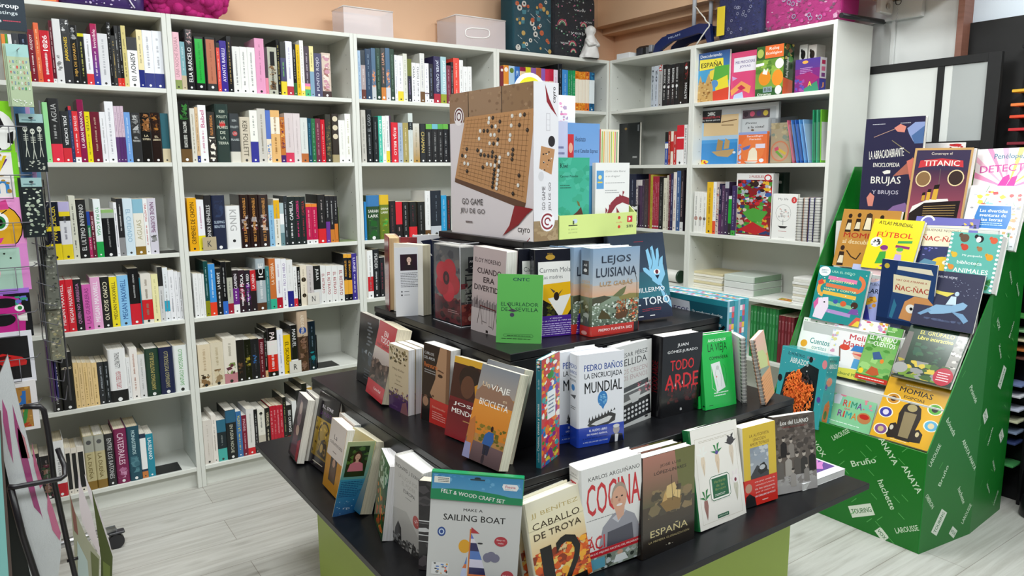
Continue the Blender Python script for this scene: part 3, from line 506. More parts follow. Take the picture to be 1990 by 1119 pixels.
def spine_ops(s, t, h):
    base = s['c']; ops = []; fr = []
    asp = t / h; titles = []; v_lo, v_hi = .05, .90; busy = [];  logo = True
    for q in s['ops']:
        a = q.split(':'); k = a[0]
        if k == 'b': ops.append(('r', 0, float(a[2]), 1, 1, a[1])); fr.append(('r', 0, float(a[2]), 1, 1, a[1])); v_hi = min(v_hi, float(a[2]) - .02)
        elif k == 'u': ops.append(('r', 0, 0, 1, float(a[2]), a[1])); fr.append(('r', 0, 0, 1, float(a[2]), a[1])); v_lo = max(v_lo, float(a[2]) + .02)
        elif k == 'm':
            full = 0 if base in ('101012', 'ece4d8') else 1; e = .14
            ops.append(('r', 0 if full else e, float(a[2]), 1 if full else 1 - e, float(a[3]), a[1]))
        elif k == 'g': ops.append(('g', 0, 0, 1, 1, base, a[1])); fr.append(('g', 0, 0, 1, 1, base, a[1]))
        elif k == 's':
            f0, f1 = float(a[1]), float(a[2]); cs = a[3].split(',')
            ops.append(('s', .03, f0, .97, f1, max(14, int(70 * (f1 - f0))), .34, int(t * 1e5) % 997, *cs))
            if f1 < .5: v_lo = max(v_lo, f1 + .02)
            elif f0 > .45: v_hi = min(v_hi, f0 - .02)
        elif k == 'e':
            f0, f1 = float(a[1]), float(a[2]); cy = (f0 + f1) / 2; ry = min((f1 - f0) / 2, .36 * asp); ops.append(('e', .5, cy, ry / asp, ry, a[3]))
        elif k in ('t', 't2', 'd', 'h'): titles.append(a)
    two = any(a[0] == 't2' for a in titles)
    for a in titles:
        k, c = a[0], a[1]
        if k == 'd':
            R = random.Random(int(h * 1e5)); v = v_lo + .06; end = v_hi - .07; st_ = .0022 / h
            while v < end:
                if R.random() < .13: v += st_ * 2
                ops.append(('r', .5 - R.uniform(.08, .15), v, .5 + R.uniform(.06, .1), v + st_ * .62, c)); v += st_
                if R.random() < .018: v += .07
        elif k == 'h':
            if a[2] == '-': continue
            ws = a[2].split('_'); n = len(ws); lh = min(.30 * asp * .9, (v_hi - v_lo) / (n + .5)); v = v_lo + .03
            step = max(lh * 1.25, (v_hi - v_lo - .06) / max(n, 1) * .8)
            if len(ws) <= 3: step = lh * 1.3; v = max(v, .24)
            for i, wd in enumerate(ws): ops.append(('t', wd, .5, v + step * (i + .5), .78 if len(wd) > 3 else .4, lh * .8, c, 1))
        else:
            text = a[2].replace('_', ' ') if a[2] != '-' else None; down = len(a) > 3 and a[3] == 'D'
            lo, hi = v_lo, v_hi
            if two: lo, hi = ((v_lo, v_lo + (v_hi - v_lo) * .46) if k == 't' else (v_lo + (v_hi - v_lo) * .5, v_hi))
            hh = .48
            if text:
                V, F = layout(text, 1); nat = (max(p[0] for p in V) - min(p[0] for p in V)) / .72 * hh * asp
                wl = min((hi - lo) * .92, max(nat, (hi - lo) * .35))
                if wl < nat * .6: hh *= max(.6, wl / nat * 1.2)
                ops.append(('t', text, .5, (lo + hi) / 2 if not (wl < (hi - lo) * .6) else lo + (hi - lo) * .05 + wl / 2, wl, hh, c, 1, -90 if down else 90))
                if wl < (hi - lo) * .55:
                    v = lo + (hi - lo) * .12 + wl
                    st_ = .003 / h; R = random.Random(int(h * 1e5))
                    while v < hi - .06: ops.append(('r', .5 - R.uniform(.1, .16), v, .5 + R.uniform(.06, .12), v + st_ * .6, c)); v += st_ * R.choice((1, 1, 1, 1, 2.4))
            else:
                R = random.Random(int(h * 1e5)); v = lo + .06; st_ = .0042 / h; big = R.uniform(.24, .34); wd = min(big, .0045 / t * .6)
                while v < hi - .09:
                    if R.random() < .13: v += st_ * 1.4
                    q = R.random()
                    ops.append(('r', .5 - wd, v, .5 + wd * .9, v + st_ * .28, c))
                    if q < .55: ops.append(('r', .5 - wd, v, .5 - wd * .62, v + st_ * .7, c))
                    if .3 < q < .8: ops.append(('r', .5 + wd * .55, v, .5 + wd * .9, v + st_ * .7, c))
                    v += st_
                    if R.random() < .03: v += .06; st_ *= .75; wd *= .8
    lc = 'f0f0f0' if lum(base) < 120 else '303030'
    bb = [q.split(':')[1] for q in s['ops'] if q.startswith('b:')]
    if bb: lc = 'f0f0f0' if lum(bb[-1]) < 120 else '303030'
    if not any(q.startswith('e:') for q in s['ops']):
        ops.append(('e', .5, .955, .13, .13 * asp, lc))
    return ops, fr
def build_shelves():
    recs = []
    for case, row, ox, oy, sc, x0, txt in SPECS:
        left = case in 'ABCD'; zs = SH if left else SHR; z = zs[row] + .0004; xc = x0; idx = 0
        setb = .012 + (.006 if row < 2 else 0)
        for ent in txt.replace('\n', '|').split('|'):
            f = ent.split(); x1, yt = float(f[0]), float(f[1]); idx += 1
            pa, pb, py = ox + xc / sc, ox + x1 / sc, oy + yt / sc; xc = x1
            if left: P, d = (0, setb, z), (1, 0, 0)
            else: P, d = (2.4 + setb, 0, z), (0, -1, 0)
            a, b = along(P, d, px=pa), along(P, d, px=pb)
            if left:
                lo = {'A': -.8, 'B': 0, 'C': .8, 'D': 1.6}[case] + .0185; hi = lo + .8 - .037
            else:
                lo, hi = ((.0185, .6175) if case == 'E' else (.6545, 1.4175))
            a, b = max(a, lo), min(b, hi)
            if b - a < .004: continue
            Q = Vector(P) + Vector(d) * ((a + b) / 2); h = along(Q, (0, 0, 1), py=py)
            room = (SH if left else SHR); top = 1.998 if row == 0 else room[row - 1] - .02
            h = max(.12, min(h, top - z - .004))
            recs.append(dict(case=case, row=row, i=idx, a=a, b=b, P=P, h=h, c=f[2], ops=[q for q in f[3:] if q != 'H'], hard='H' in f[3:], left=left, z=z, setb=setb))
    # words for each book: the look, then its neighbour, then its count along the shelf
    for r in recs:
        s = [q.split(':') for q in r['ops']]; t = r['b'] - r['a']
        w = ('thin ' if t < .014 else 'thick ' if t > .038 else '') + cname(r['c']); r['short'] = cname(r['c'])
        w += ' hardback' if r['hard'] else ' paperback'
        ex = [cname(q[1]) + ' lower band' for q in s if q[0] == 'b'] + [cname(q[1]) + ' top' for q in s if q[0] == 'u'] + [cname(q[1]) + ' panel' for q in s if q[0] == 'm']
        tx = [cname(q[1]) + ' lettering' for q in s if q[0] in ('t', 'h')]
        pic = ['pictured spine' for q in s if q[0] == 's']
        r['look'] = w + (' with ' + ' and '.join((ex + tx + pic)[:1]) if ex + tx + pic else '')
    for r in recs:
        sh = [q for q in recs if q['case'] == r['case'] and q['row'] == r['row']]; place = ROWN[r['row']] + ' of ' + CASEN[r['case']]
        nb = lambda q: (sh[sh.index(q) - 1]['short'] if sh.index(q) else 'no', sh[sh.index(q) + 1]['short'] if sh.index(q) + 1 < len(sh) else 'no')
        same = [q for q in sh if q['look'] == r['look']]
        if len(same) == 1: r['label'] = r['look'] + ', ' + place
        else: r['label'] = r['look'] + ', ' + ORD[sh.index(r) + 1] + ' along, ' + place
        if len(r['label'].replace('-', ' ').split()) > 16: r['label'] = ' '.join(r['look'].split()[:3]) + ', ' + ORD[sh.index(r) + 1] + ' along, ' + place
        r['group'] = 'books on the ' + place
    rnd = random.Random(3)
    for r in recs:
        t = r['b'] - r['a'] - .0006; w = min(.235, max(.13, r['h'] * .66)) if r['case'] != 'E' else .17
        ops, fr = spine_ops(r, t, r['h'])
        if r['left']: M = Matrix.Translation((r['b'] - .0003, r['setb'], r['z'])) @ Matrix.Rotation(math.pi / 2, 4, 'Z')
        else: M = Matrix.Translation((2.4 + r['setb'], -r['b'] + .0003, r['z']))
        name = 'hardback_book' if r['hard'] else 'paperback_book'
        pc = rnd.choice(['ece6da', 'e6dcc6', 'f0ece4', 'dccfb4'])
        book(name, r['label'], M, w, r['h'], t, r['c'], (), ops, r['hard'], rnd.random() < .5, pc, r['group'])
build_shelves()
# ------------------------------------------------------------------ metal bookends and shelf tags
def bookend(label, case, row, px, ox, oy, sc, c):
    left = case in 'ABCD'; z = SH[row] + .0004; s = along((0, .05, z), (1, 0, 0), px=ox + px / sc)
    r = thing('bookend', label, 'bookend', (s, .012, z), group='bookends on the shelves')
    m = MB(); m.bbox((-.012, 0, 0), (.095, .105, .0012), c, .0004); m.build('base_plate', METAL, r)
    m = MB(); m.bbox((-.0125, .004, .0012), (-.0113, .10, .165), c, .0004); m.build('upright_plate', METAL, r)
bookend('black bookend beside the lilac book on third shelf behind card rack', 'A', 2, 1245, 0, 270, 3.98, '2a2826')
bookend('black bookend on the bottom shelf beside a thin teal paperback', 'A', 5, 1070, 0, 800, 3.508, '1a1a1c')
bookend('pale green bookend at the end of the row with dark crime novels', 'B', 2, 1352, 320, 270, 3.98, '8a9a6a')
bookend('black bookend beside the dark blue book on fifth shelf of second bookcase', 'B', 4, 1186, 320, 540, 3.98, '1c1c1e')
def shelf_tag(label, case, row, px, ox, sc, ch, c='dcd8d0'):
    z = SH[row] + .0006; s = along((0, .004, z), (1, 0, 0), px=ox + px / sc)
    m = MB(); m.box((-.028, 0, 0), (.028, .0008, .058), c); m.box((-.028, 0, 0), (.028, .007, .0006), c)
    art(m, lambda u, v, L: (-.028 + .056 * u, -L, .058 * (1 - v)), [('t', ch, .5, .5, .3, .45, '404040', 1)], 1)
    o = m.build('shelf_letter_tag', PRINT, None, (s, .003, z)); tag(o, label, 'tag', 'letter tags between the books')
shelf_tag('small beige card tag marked K below a black book', 'B', 2, 352, 320, 3.98, 'K', 'b8a888')
shelf_tag('small grey card tag marked N on the fourth shelf', 'B', 3, 1155, 320, 3.98, 'N')
shelf_tag('small white card tag marked R beside the yellow spine', 'B', 4, 1015, 320, 3.98, 'R')
# where the displayed books stand: front lower corner, turn, lean back, roll, width, height
FT = {
'figure': (0.080, -1.014, 0.477, -95.8, 13.3, 1.5, 0.118, 0.205),
'horror': (0.108, -1.126, 0.477, -87.1, 13.4, 0.1, 0.149, 0.228),
'columnist': (0.084, -1.315, 0.477, -91.5, 10.7, -1.3, 0.122, 0.202),
'flapbook': (0.033, -1.524, 0.471, -5.3, -12.7, -9.5, 0.077, 0.230),
'garden': (0.123, -1.592, 0.471, -106.2, 7.9, 0.7, 0.138, 0.195),
'europe': (0.112, -1.729, 0.472, -85.8, 1.8, -3.6, 0.124, 0.228),
'blackphoto': (0.100, -1.893, 0.472, -50.0, 4.0, 0.0, 0.150, 0.214),
'boat': (0.042, -2.030, 0.471, -37.1, 3.0, -4.1, 0.193, 0.302),
'twelve': (0.257, -2.152, 0.474, -2.7, 8.5, 4.7, 0.149, 0.211),
'flapblock': (0.086, -1.426, 0.480, -87.0, 16.4, -0.5, 0.143, 0.201),
'authorblock': (0.353, -1.274, 0.961, -75.0, 1.0, 0.1, 0.135, 0.212),
'greybook': (0.452, -1.241, 0.962, -24.0, 3.0, 1.0, 0.081, 0.225),
'ring2': (1.106, -2.030, 0.718, 59.9, 4.2, -0.1, 0.110, 0.196),
'cook': (0.400, -2.136, 0.470, -6.3, 0.3, 2.6, 0.169, 0.257),
'spain': (0.554, -2.168, 0.472, 0.7, 4.1, -2.3, 0.183, 0.247),
'mandrake': (0.768, -2.160, 0.475, 2.1, 12.3, -2.3, 0.191, 0.257),
'highway': (0.970, -2.142, 0.473, -6.3, 5.5, 0.9, 0.125, 0.224),
'plain': (1.111, -2.140, 0.473, -12.5, 8.9, -1.0, 0.152, 0.222),
'shadow': (0.282, -1.125, 0.719, -92.4, 6.0, -0.1, 0.156, 0.223),
'everything': (0.242, -1.291, 0.727, -96.0, 14.2, -0.2, 0.151, 0.223),
'floral': (0.247, -1.445, 0.717, -86.2, 1.4, -1.2, 0.107, 0.190),
'portrait': (0.274, -1.591, 0.718, -81.3, 2.8, -2.1, 0.107, 0.227),
'jose': (0.261, -1.742, 0.721, -82.7, 11.8, 0.5, 0.074, 0.188),
'bike': (0.219, -1.899, 0.726, -81.4, 17.8, -0.5, 0.129, 0.222),
'stickers': (0.338, -2.054, 0.717, 26.0, 0.0, 0.0, 0.094, 0.254),
'crossroads': (0.486, -2.011, 0.718, -10.3, 1.1, 0.0, 0.128, 0.232),
'dwarfs': (0.642, -1.975, 0.717, 8.0, 1.0, 0.0, 0.150, 0.222),
'burns': (0.805, -1.977, 0.717, -2.2, 0.8, -1.1, 0.152, 0.227),
'oldmate': (0.954, -2.007, 0.719, -3.0, 9.3, -1.4, 0.137, 0.212),
'ring': (1.127, -2.078, 0.720, 22.0, 11.0, 5.0, 0.110, 0.195),
'maroon': (0.386, -1.143, 0.961, -110.0, 1.0, 0.0, 0.140, 0.229),
'authorflap': (0.319, -1.362, 0.960, -17.3, -1.0, -0.4, 0.082, 0.207),
'poppy': (0.392, -1.459, 0.961, -89.1, 0.4, -1.0, 0.153, 0.238),
'funny': (0.406, -1.644, 0.961, -84.1, 1.8, -2.2, 0.118, 0.230),
'burlador': (0.375, -1.814, 0.961, -41.7, 7.7, -1.2, 0.115, 0.174),
'mothers': (0.487, -1.835, 0.961, -12.3, 2.4, -0.2, 0.120, 0.228),
'louisiana': (0.609, -1.912, 0.961, -2.3, 0.5, -0.9, 0.160, 0.230),
'toro': (0.764, -1.848, 0.966, -8.6, 12.0, 1.2, 0.190, 0.246),
'gobox': (0.503, -1.385, 1.207, -88.3, -1.2, -0.6, 0.402, 0.407),
'tray': (0.577, -1.810, 1.207, 7.2, 0.6, -0.3, 0.314, 0.065),
'mummies': (2.030, -1.906, 0.377, -89.4, 29.8, 0.8, 0.225, 0.242),
'rhyme': (2.060, -1.690, 0.362, -89.8, 22.2, 0.6, 0.196, 0.146),
'hug': (2.010, -1.485, 0.387, -95.9, 7.7, 0.9, 0.231, 0.259),
'forest': (2.110, -1.928, 0.606, -89.8, 33.8, -1.0, 0.211, 0.270),
'tales': (2.130, -1.773, 0.555, -90.8, 25.0, -1.4, 0.130, 0.230),
'handy': (2.150, -1.626, 0.537, -89.6, 17.8, 1.2, 0.220, 0.247),
'short': (2.150, -1.454, 0.530, -89.7, 20.3, 1.1, 0.161, 0.226),
'journey': (2.210, -1.507, 0.745, -90.2, 13.9, -1.6, 0.223, 0.234),
'giraffe': (2.250, -1.624, 0.747, -89.8, 17.2, -0.2, 0.250, 0.284),
'trap': (2.230, -1.789, 0.780, -91.3, 0.8, -4.3, 0.161, 0.234),
'helme': (2.210, -1.934, 0.795, -89.7, 15.8, -1.3, 0.221, 0.215),
'reveal': (2.350, -1.514, 0.966, -89.7, 15.0, -0.1, 0.250, 0.252),
'football': (2.310, -1.665, 0.977, -90.1, 23.1, -0.5, 0.204, 0.216),
'night': (2.350, -1.821, 0.980, -89.9, 19.0, -1.0, 0.237, 0.224),
'library': (2.270, -2.007, 0.938, -89.7, 13.0, -1.3, 0.171, 0.215),
'witches': (2.470, -1.549, 1.203, -89.6, 1.6, -0.1, 0.247, 0.352),
'ship': (2.430, -1.771, 1.173, -89.7, 7.0, -2.0, 0.219, 0.293),
'penelope': (2.470, -1.992, 1.182, -89.2, 11.6, 3.6, 0.240, 0.278),
'letters': (2.400, -1.998, 1.085, -90.9, 15.8, -0.5, 0.188, 0.241)}
def person_ops(cx, cy, s, skin, hair, cloth, asp, long=True):
    k = asp; o = []
    if long: o += [('e', cx, cy + .12 * s * k, .34 * s, .62 * s * k, hair)]
    o += [('p', cloth, cx - .62 * s, cy + 1.25 * s * k, cx - .5 * s, cy + .62 * s * k, cx - .15 * s, cy + .42 * s * k, cx + .15 * s, cy + .42 * s * k, cx + .5 * s, cy + .62 * s * k, cx + .62 * s, cy + 1.25 * s * k),
          ('p', skin, cx - .1 * s, cy + .2 * s * k, cx + .1 * s, cy + .2 * s * k, cx + .12 * s, cy + .5 * s * k, cx - .12 * s, cy + .5 * s * k),
          ('e', cx, cy - .06 * s * k, .27 * s, .34 * s * k, hair), ('e', cx, cy + .02 * s * k, .21 * s, .28 * s * k, skin),
          ('e', cx - .08 * s, cy - .02 * s * k, .03 * s, .018 * s * k, '2a1c18'), ('e', cx + .08 * s, cy - .02 * s * k, .03 * s, .018 * s * k, '2a1c18'),
          ('e', cx, cy + .07 * s * k, .025 * s, .02 * s * k, mixhex(skin, '803020', .3)), ('e', cx, cy + .16 * s * k, .08 * s, .02 * s * k, 'a04848')]
    return o
def mixhex(a, b, t):
    return ''.join('%02x' % int(int(a[i:i + 2], 16) * (1 - t) + int(b[i:i + 2], 16) * t) for i in (0, 2, 4))
def T(s, cx, cy, w, h, c, b=0, rot=0): return ('t', s, cx, cy, w, h, c, b, rot)
def standing(key, name, label, t, base, front=(), spine=(), hard=False, gloss=True, pc='f0ece2', band=None, copies=(), group=None, spine_base=None, cat='book', w=None, h=None, dx=0):
    x, y, z, yaw, la, ro, fw, fh = FT[key]; w = w or fw; h = h or fh
    M = frame_at((x, y, z), yaw, la, ro)
    if dx: M = M @ Matrix.Translation((dx, 0, 0))
    r = book(name, label, M, w, h, t, base, front, spine, hard, gloss, pc, group, band, cat, None, spine_base)
    th = math.radians(yaw); bk = Vector((-math.sin(th), math.cos(th), 0)); wd = Vector((math.cos(th), math.sin(th), 0))
    for dx, db, lab in copies:
        c = r.copy(); col.objects.link(c); c.matrix_world = Matrix.Translation(wd * dx + bk * db) @ M; c['label'] = lab
        for ch in r.children:
            d = ch.copy(); col.objects.link(d); d.parent = c
    return r
G1, G2, G3 = 'books on the lowest step of the black table', 'books on the middle step of the black table', 'books around the game box on the black table'
# --- lowest step, side towards the bookcases
standing('figure', 'paperback_book', 'dark plum paperback with a pale figure, at the far corner of the lowest step', .024, '2e2028',
         [('g', 0, 0, 1, 1, '4a3844', '1c1418'), ('p', '8a7078', .35, .08, .62, .1, .7, .4, .5, .55, .3, .4), ('e', .5, .2, .14, .1, 'c8b0a8'), ('p', '6a3a48', .2, .5, .6, .48, .75, .95, .15, .95), ('e', .52, .55, .16, .08, 'c8a898'), ('p', 'a02030', .7, .7, .98, .62, .98, .98, .75, .98)],
         group=G1, copies=[(-.01, .026, 'second dark plum paperback, only its pages showing behind the first')])
standing('horror', 'hardback_book', 'black and mustard horror hardback with purple lettering on the lowest step', .024, '1a141c',
         [T('R.L. STINE', .5, .17, .52, .045, 'e8e0e8', 1), T('LA PUERTA', .48, .26, .6, .055, '5a2a6a', 1), ('g', .05, .34, .97, .86, 'a8882a', '7a6018'), ('a', .5, .52, .2, .05, 20, 230, '3a2a10'), ('p', '2a1c0c', .35, .82, .45, .62, .6, .58, .72, .64, .78, .84), ('e', .5, .72, .07, .06, 'a88a4a'), ('e', .66, .75, .06, .05, '8a6a3a'), ('s', .08, .38, .95, .84, 40, .05, 4, '6a5018', 'c8a040', '4a3810'), ('w', .2, .92, .8, .95, 1, 'e0d8c0')],
         hard=True, spine_base='4a2a5a', group=G1)
standing('columnist', 'paperback_book', 'beige and ochre paperback with an oval doorway photo, on the lowest step', .031, 'b8801e',
         [('r', 0, 0, 1, .52, 'd8ccc4'), T('La', .42, .22, .2, .07, '4a3c40'), T('columnista', .5, .31, .8, .06, '4a3c40'), ('w', .35, .42, .65, .45, 1, '6a5a58'), ('r', .3, .52, .72, .86, '3a3028'), ('p', '5a4a3a', .36, .86, .4, .6, .55, .54, .66, .62, .68, .86), ('e', .52, .58, .09, .06, 'b08870')],
         pc='fbfaf6', group=G1, copies=[(-.03, .034, 'second beige paperback, just its white page block showing behind the first')])
x = FT['flapbook']; fb = standing('flapblock', 'paperback_book', 'cream paperback whose blue-green flap shows a photo of its author in pink', .037, '3a7a8a', [('g', 0, 0, 1, 1, 'c8b880', '2a6a8a')], pc='eee6cc', group=G1)
mb = MB(); mb.box((0, 0, 0), (x[6], .0012, x[7]), 'd8d0a8')
art(mb, lambda u, v, L: (u * x[6], -L, x[7] * (1 - v)), [('g', 0, 0, 1, .5, 'b8c490', '5a9a9a'), ('g', 0, .5, 1, 1, '3a90b0', '1a5a98'), ('r', .1, .06, .84, .46, '22341c'), ('s', .1, .06, .84, .3, 20, .12, 3, '3a5a28', '1a2818', '4a7030'), ('r', .1, .455, .84, .465, '22341c')] +
    person_ops(.47, .2, .46, 'd8a890', '3a2018', 'd07a88', x[6] / x[7]) + [('w', .06, .52, .86, .74, 9, '1a4a78'), ('s', .05, .76, .95, .97, 22, .025, 8, 'a0d0e8', '6ab0d0'), T('rp', .45, .9, .25, .03, 'c8e0f0')], x[6] / x[7])
mb.xf(fb.matrix_world.inverted() @ frame_at(x[:3], x[3], x[4], x[5])).build('cover_flap', GLOSS, fb)
standing('garden', 'paperback_book', 'green paperback with an orange carrot garden cover seen edge-on, on the lowest step', .034, '2a4a24',
         [('g', 0, 0, 1, .5, '3a6a3a', '2a4a24'), ('s', .05, .05, .95, .4, 40, .12, 5, 'b8d0b0', '6a9a6a', '2a5a2a', 'd0dccc'), ('s', .05, .45, .95, .95, 60, .1, 6, 'd87a28', 'c85020', '3a6a24', 'e0a040', '2a4018')], pc='f4f2f4', group=G1)
standing('europe', 'hardback_book', 'thick pale grey history hardback in clear wrap with a ruined skyline', .058, 'c4c2be',
         [T('RICHARD J. EVANS', .5, .1, .9, .05, '2a2a2a'), T('LA LUCHA POR', .52, .19, .7, .045, 'a8a4a0'), T('EL PODER', .55, .26, .5, .045, 'a8a4a0'), T('EUROPA', .58, .33, .42, .04, '404040'), ('w', .45, .385, .7, .4, 1, '707070'), ('p', 'b0aeaa', 0, .6, .5, .55, 1, .75, 1, 1, 0, 1), ('e', .86, .58, .12, .07, 'b04a48'), ('s', .8, .55, .92, .61, 8, .02, 2, 'e0c0c0'),
          ('p', '2a2a2a', .05, 1, .1, .82, .2, .72, .32, .78, .36, 1), ('p', '4a4a4a', .45, 1, .5, .9, .6, .86, .66, 1), ('p', '303030', .72, 1, .78, .84, .9, .9, 1, .93, 1, 1), ('s', .0, .86, 1, 1, 50, .06, 9, '3a3a3a', '585858', '787878')], hard=True, pc='fafaf8', group=G1)
standing('blackphoto', 'paperback_book', 'charcoal photo-covered paperback half hidden behind the sailing boat craft pack', .03, '2a282a',
         [('s', 0, 0, 1, .42, 50, .12, 5, '3a383a', '4a4648', '282628'), ('r', 0, .44, 1, .452, 'd8d8d8'), ('r', 0, .47, .5, .475, '909090'), ('p', 'd0d0d0', 0, .53, .12, .52, .2, .545, .6, .57, .6, .58, .2, .56, .1, .57, 0, .57), ('r', 0, .6, 1, .61, 'd8d8d8'), ('s', 0, .68, 1, 1, 50, .12, 6, '4a4648', '5a5456', '383436'), ('r', .0, .67, 1, .68, 'd0d0d0'), T('FOTO', .75, .3, .25, .06, 'e0e0e0', 1)], pc='e8e0d0', group=G1)
# --- craft pack at the front corner
P = FT['boat']; M = frame_at(P[:3], P[3], P[4], P[5]); w, h, t = P[6], P[7], .012
r = thing('craft_set_pack', 'hanging craft pack of a felt sailing boat with a blue header, at the front corner', 'craft set', M=M)
mb = MB(); mb.bbox((0, 0, 0), (w, t, h * .985), 'd2d2d0', .002)
asp = w / h
art(mb, lambda u, v, L: (u * w, -L, h * (1 - v)), [
    ('r', .0, .2, 1, 1, 'd4d4d2'), T('MAKE A', .47, .265, .21, .02, '1c1c1c', 1), T('SAILING BOAT', .49, .325, .68, .045, '1c1c1c', 1), ('e', .14, .435, .045, .035, '2a4a90'), ('e', .14, .435, .03, .022, 'c8d8f0'), ('e', .14, .435, .018, .014, '2a4a90'),
    ('e', .4, .53, .065, .05, 'e8a820'), ('p', 'd87a30', .45, .4, .465, .4, .47, .9, .45, .9), ('p', 'b83038', .465, .385, .465, .43, .56, .43),
    ('p', '6a78c8', .465, .43, .465, .47, .5, .47), ('p', 'e8e4ec', .465, .47, .5, .47, .53, .5, .465, .5), ('p', '2a2a5c', .465, .5, .53, .5, .565, .56, .465, .56), ('p', '5a80c8', .465, .56, .565, .56, .6, .62, .465, .62), ('p', 'e0dcf0', .465, .62, .6, .62, .63, .68, .465, .68), ('p', '2a2a5c', .465, .68, .63, .68, .65, .73, .465, .73), ('p', 'e07840', .465, .73, .65, .73, .66, .78, .465, .78), ('p', 'f0f0f0', .465, .78, .66, .78, .67, .84, .465, .84),
    ('p', '5a80c8', .435, .6, .41, .66, .435, .66), ('p', 'e07840', .41, .66, .435, .66, .435, .69, .39, .69), ('p', 'c8d0f0', .39, .69, .435, .69, .435, .8, .36, .8), ('p', '4a6ac0', .36, .8, .435, .8, .435, .86, .34, .86), ('p', 'e07840', .28, .87, .72, .87, .64, .95, .34, .95),
    ('e', .66, .6, .05, .035, '7a7890'), ('e', .74, .6, .055, .032, '7a7890'), ('e', .7, .585, .05, .032, '7a7890'), ('e', .57, .5, .03, .006, '202020'), ('e', .795, .475, .072, .036, 'b8303c'), T('Easy to', .795, .466, .09, .014, 'f8e8e8'), T('make', .795, .487, .06, .012, 'f8e8e8'),
    ('e', .89, .73, .072, .045, 'b8303c'), T('Felt mast', .89, .722, .1, .014, 'f8e8e8'), T('decorative', .89, .745, .1, .013, 'f8e8e8'), ('e', .13, .81, .085, .045, 'b8303c'), T('Self adhesive', .13, .805, .12, .014, 'f8e8e8'), T('felt pieces', .13, .825, .1, .013, 'f8e8e8'),
    ('r', .05, .66, .24, .75, 'e8e8e8'), ('s', .06, .665, .23, .745, 14, .02, 3, 'd8a030', '5a80c8', '303030', 'd86040', '8a8a8a')], asp)
mb.build('pack', GLOSS, r)
hb = MB(); hb.bbox((-.0006, -.0022, h * .80), (w + .0006, t + .0012, h), '1a8a58', .001)
art(hb, lambda u, v, L: (u * w, -.0022 - L, h * (1 - v)), [('g', .005, .012, .995, .15, '3a88b8', '5aa0cc'), ('p', '1a8a58', .005, .125, .25, .115, .5, .118, .75, .135, .995, .165, .995, .2, .005, .2), ('s', .02, .02, .98, .11, 18, .03, 4, '6aacd4', '4a98c4'), ('r', .03, .035, .2, .08, 'ecece4'), ('w', .07, .04, .19, .075, 3, '404040'),
    ('p', 'f2f2f2', .78, .055, .93, .055, .95, .075, .93, .1, .79, .1, .77, .075), T('Fiesta', .86, .074, .11, .02, 'c03848', 1), ('w', .8, .09, .92, .096, 1, '606060'), T('FELT & WOOD CRAFT SET', .46, .158, .7, .028, 'f4f4f0', 1, -6), ('e', .5, .03, .035, .008, '243038'), ('r', .42, .035, .58, .045, '2e4450')], asp)
hb.build('header_card', GLOSS, r)
# --- lowest step, front edge
standing('twelve', 'hardback_book', 'cream hardback with flames and a tall black number on the front edge', .028, 'e6e0c8',
         [('g', 0, .3, 1, .75, 'e6dcb8', 'd8a860'), ('s', 0, .55, 1, 1, 300, .075, 12, 'e88028', 'd85818', 'f0a830', 'c84818', 'e8c060', '8a3010'), ('g', 0, 0, 1, .3, 'e4dec8', 'e6dcb8'), T('JJ BENÍTEZ', .5, .15, .86, .07, 'b8a468'), T('CABALLO', .5, .27, .86, .07, '3a2c1c'), T('DE TROYA', .5, .38, .86, .07, '3a2c1c'),
          T('1', .24, .76, .2, .5, '14100e'), T('2', .66, .74, .5, .54, '14100e'), T('BELÉN', .5, .61, .2, .025, '3a2c1c')], hard=True, gloss=True, group=G1,
         copies=[(-.012, .03, 'cream hardback behind the flame-covered one, just its top showing'), (-.03, .055, 'rearmost cream hardback of three at the front of the lowest step')])
standing('cook', 'hardback_book', 'white cookbook with red capitals and a smiling man in a grey shirt', .047, 'ecebe8',
         [T('KARLOS ARGUIÑANO', .54, .105, .86, .048, '1c1c1c'), T('COCINA', .52, .31, .9, .3, 'd02a34', 1), ('w', .06, .49, .5, .51, 1, '909090'), T('FÁCIL Y RICO', .5, .72, .98, .14, 'd02a34', 1),
          ('p', '9a9aa4', .24, .8, .32, .6, .5, .5, .66, .48, .86, .56, .93, .66, .95, .8), ('p', 'c8c8d0', .48, .54, .58, .6, .72, .5, .68, .48), ('p', '4a4a58', .38, .8, .4, .66, .82, .64, .84, .8), ('p', 'd8a890', .52, .44, .7, .44, .68, .54, .58, .58), ('e', .61, .34, .13, .13, 'a89888'), ('e', .61, .37, .125, .12, 'dca88c'), ('e', .565, .35, .02, .008, '3a2820'), ('e', .655, .35, .02, .008, '3a2820'), ('e', .61, .385, .022, .016, 'c88a70'), ('e', .61, .43, .05, .012, 'f4ece8'), ('e', .485, .37, .02, .03, 'd09a80'),
          T('F CI', .2, .73, .3, .13, 'd02a34', 1), ('r', 0, .8, 1, .865, 'c82430'), T('CON LAS MEJORES RECETAS DEL PROGRAMA', .5, .833, .9, .024, 'f8f0f0', 1), ('r', 0, .865, 1, 1, '8a9488'), ('s', 0, .865, 1, 1, 50, .05, 5, 'c8d0d0', '5a6458', 'a8b0a0', '384038'), ('r', .04, .88, .34, .98, '60a8c0'), ('e', .6, .89, .05, .022, 'd8a890'), ('p', 'ecf0f0', .48, .98, .53, .91, .68, .91, .74, .98)],
         [T('KARLOS', .5, .06, .5, .018, '303030'), T('ARGUIÑANO', .5, .085, .7, .018, '303030'), ('r', .2, .13, .7, .17, 'c82430')], hard=True, pc='fbfbf9', group=G1)
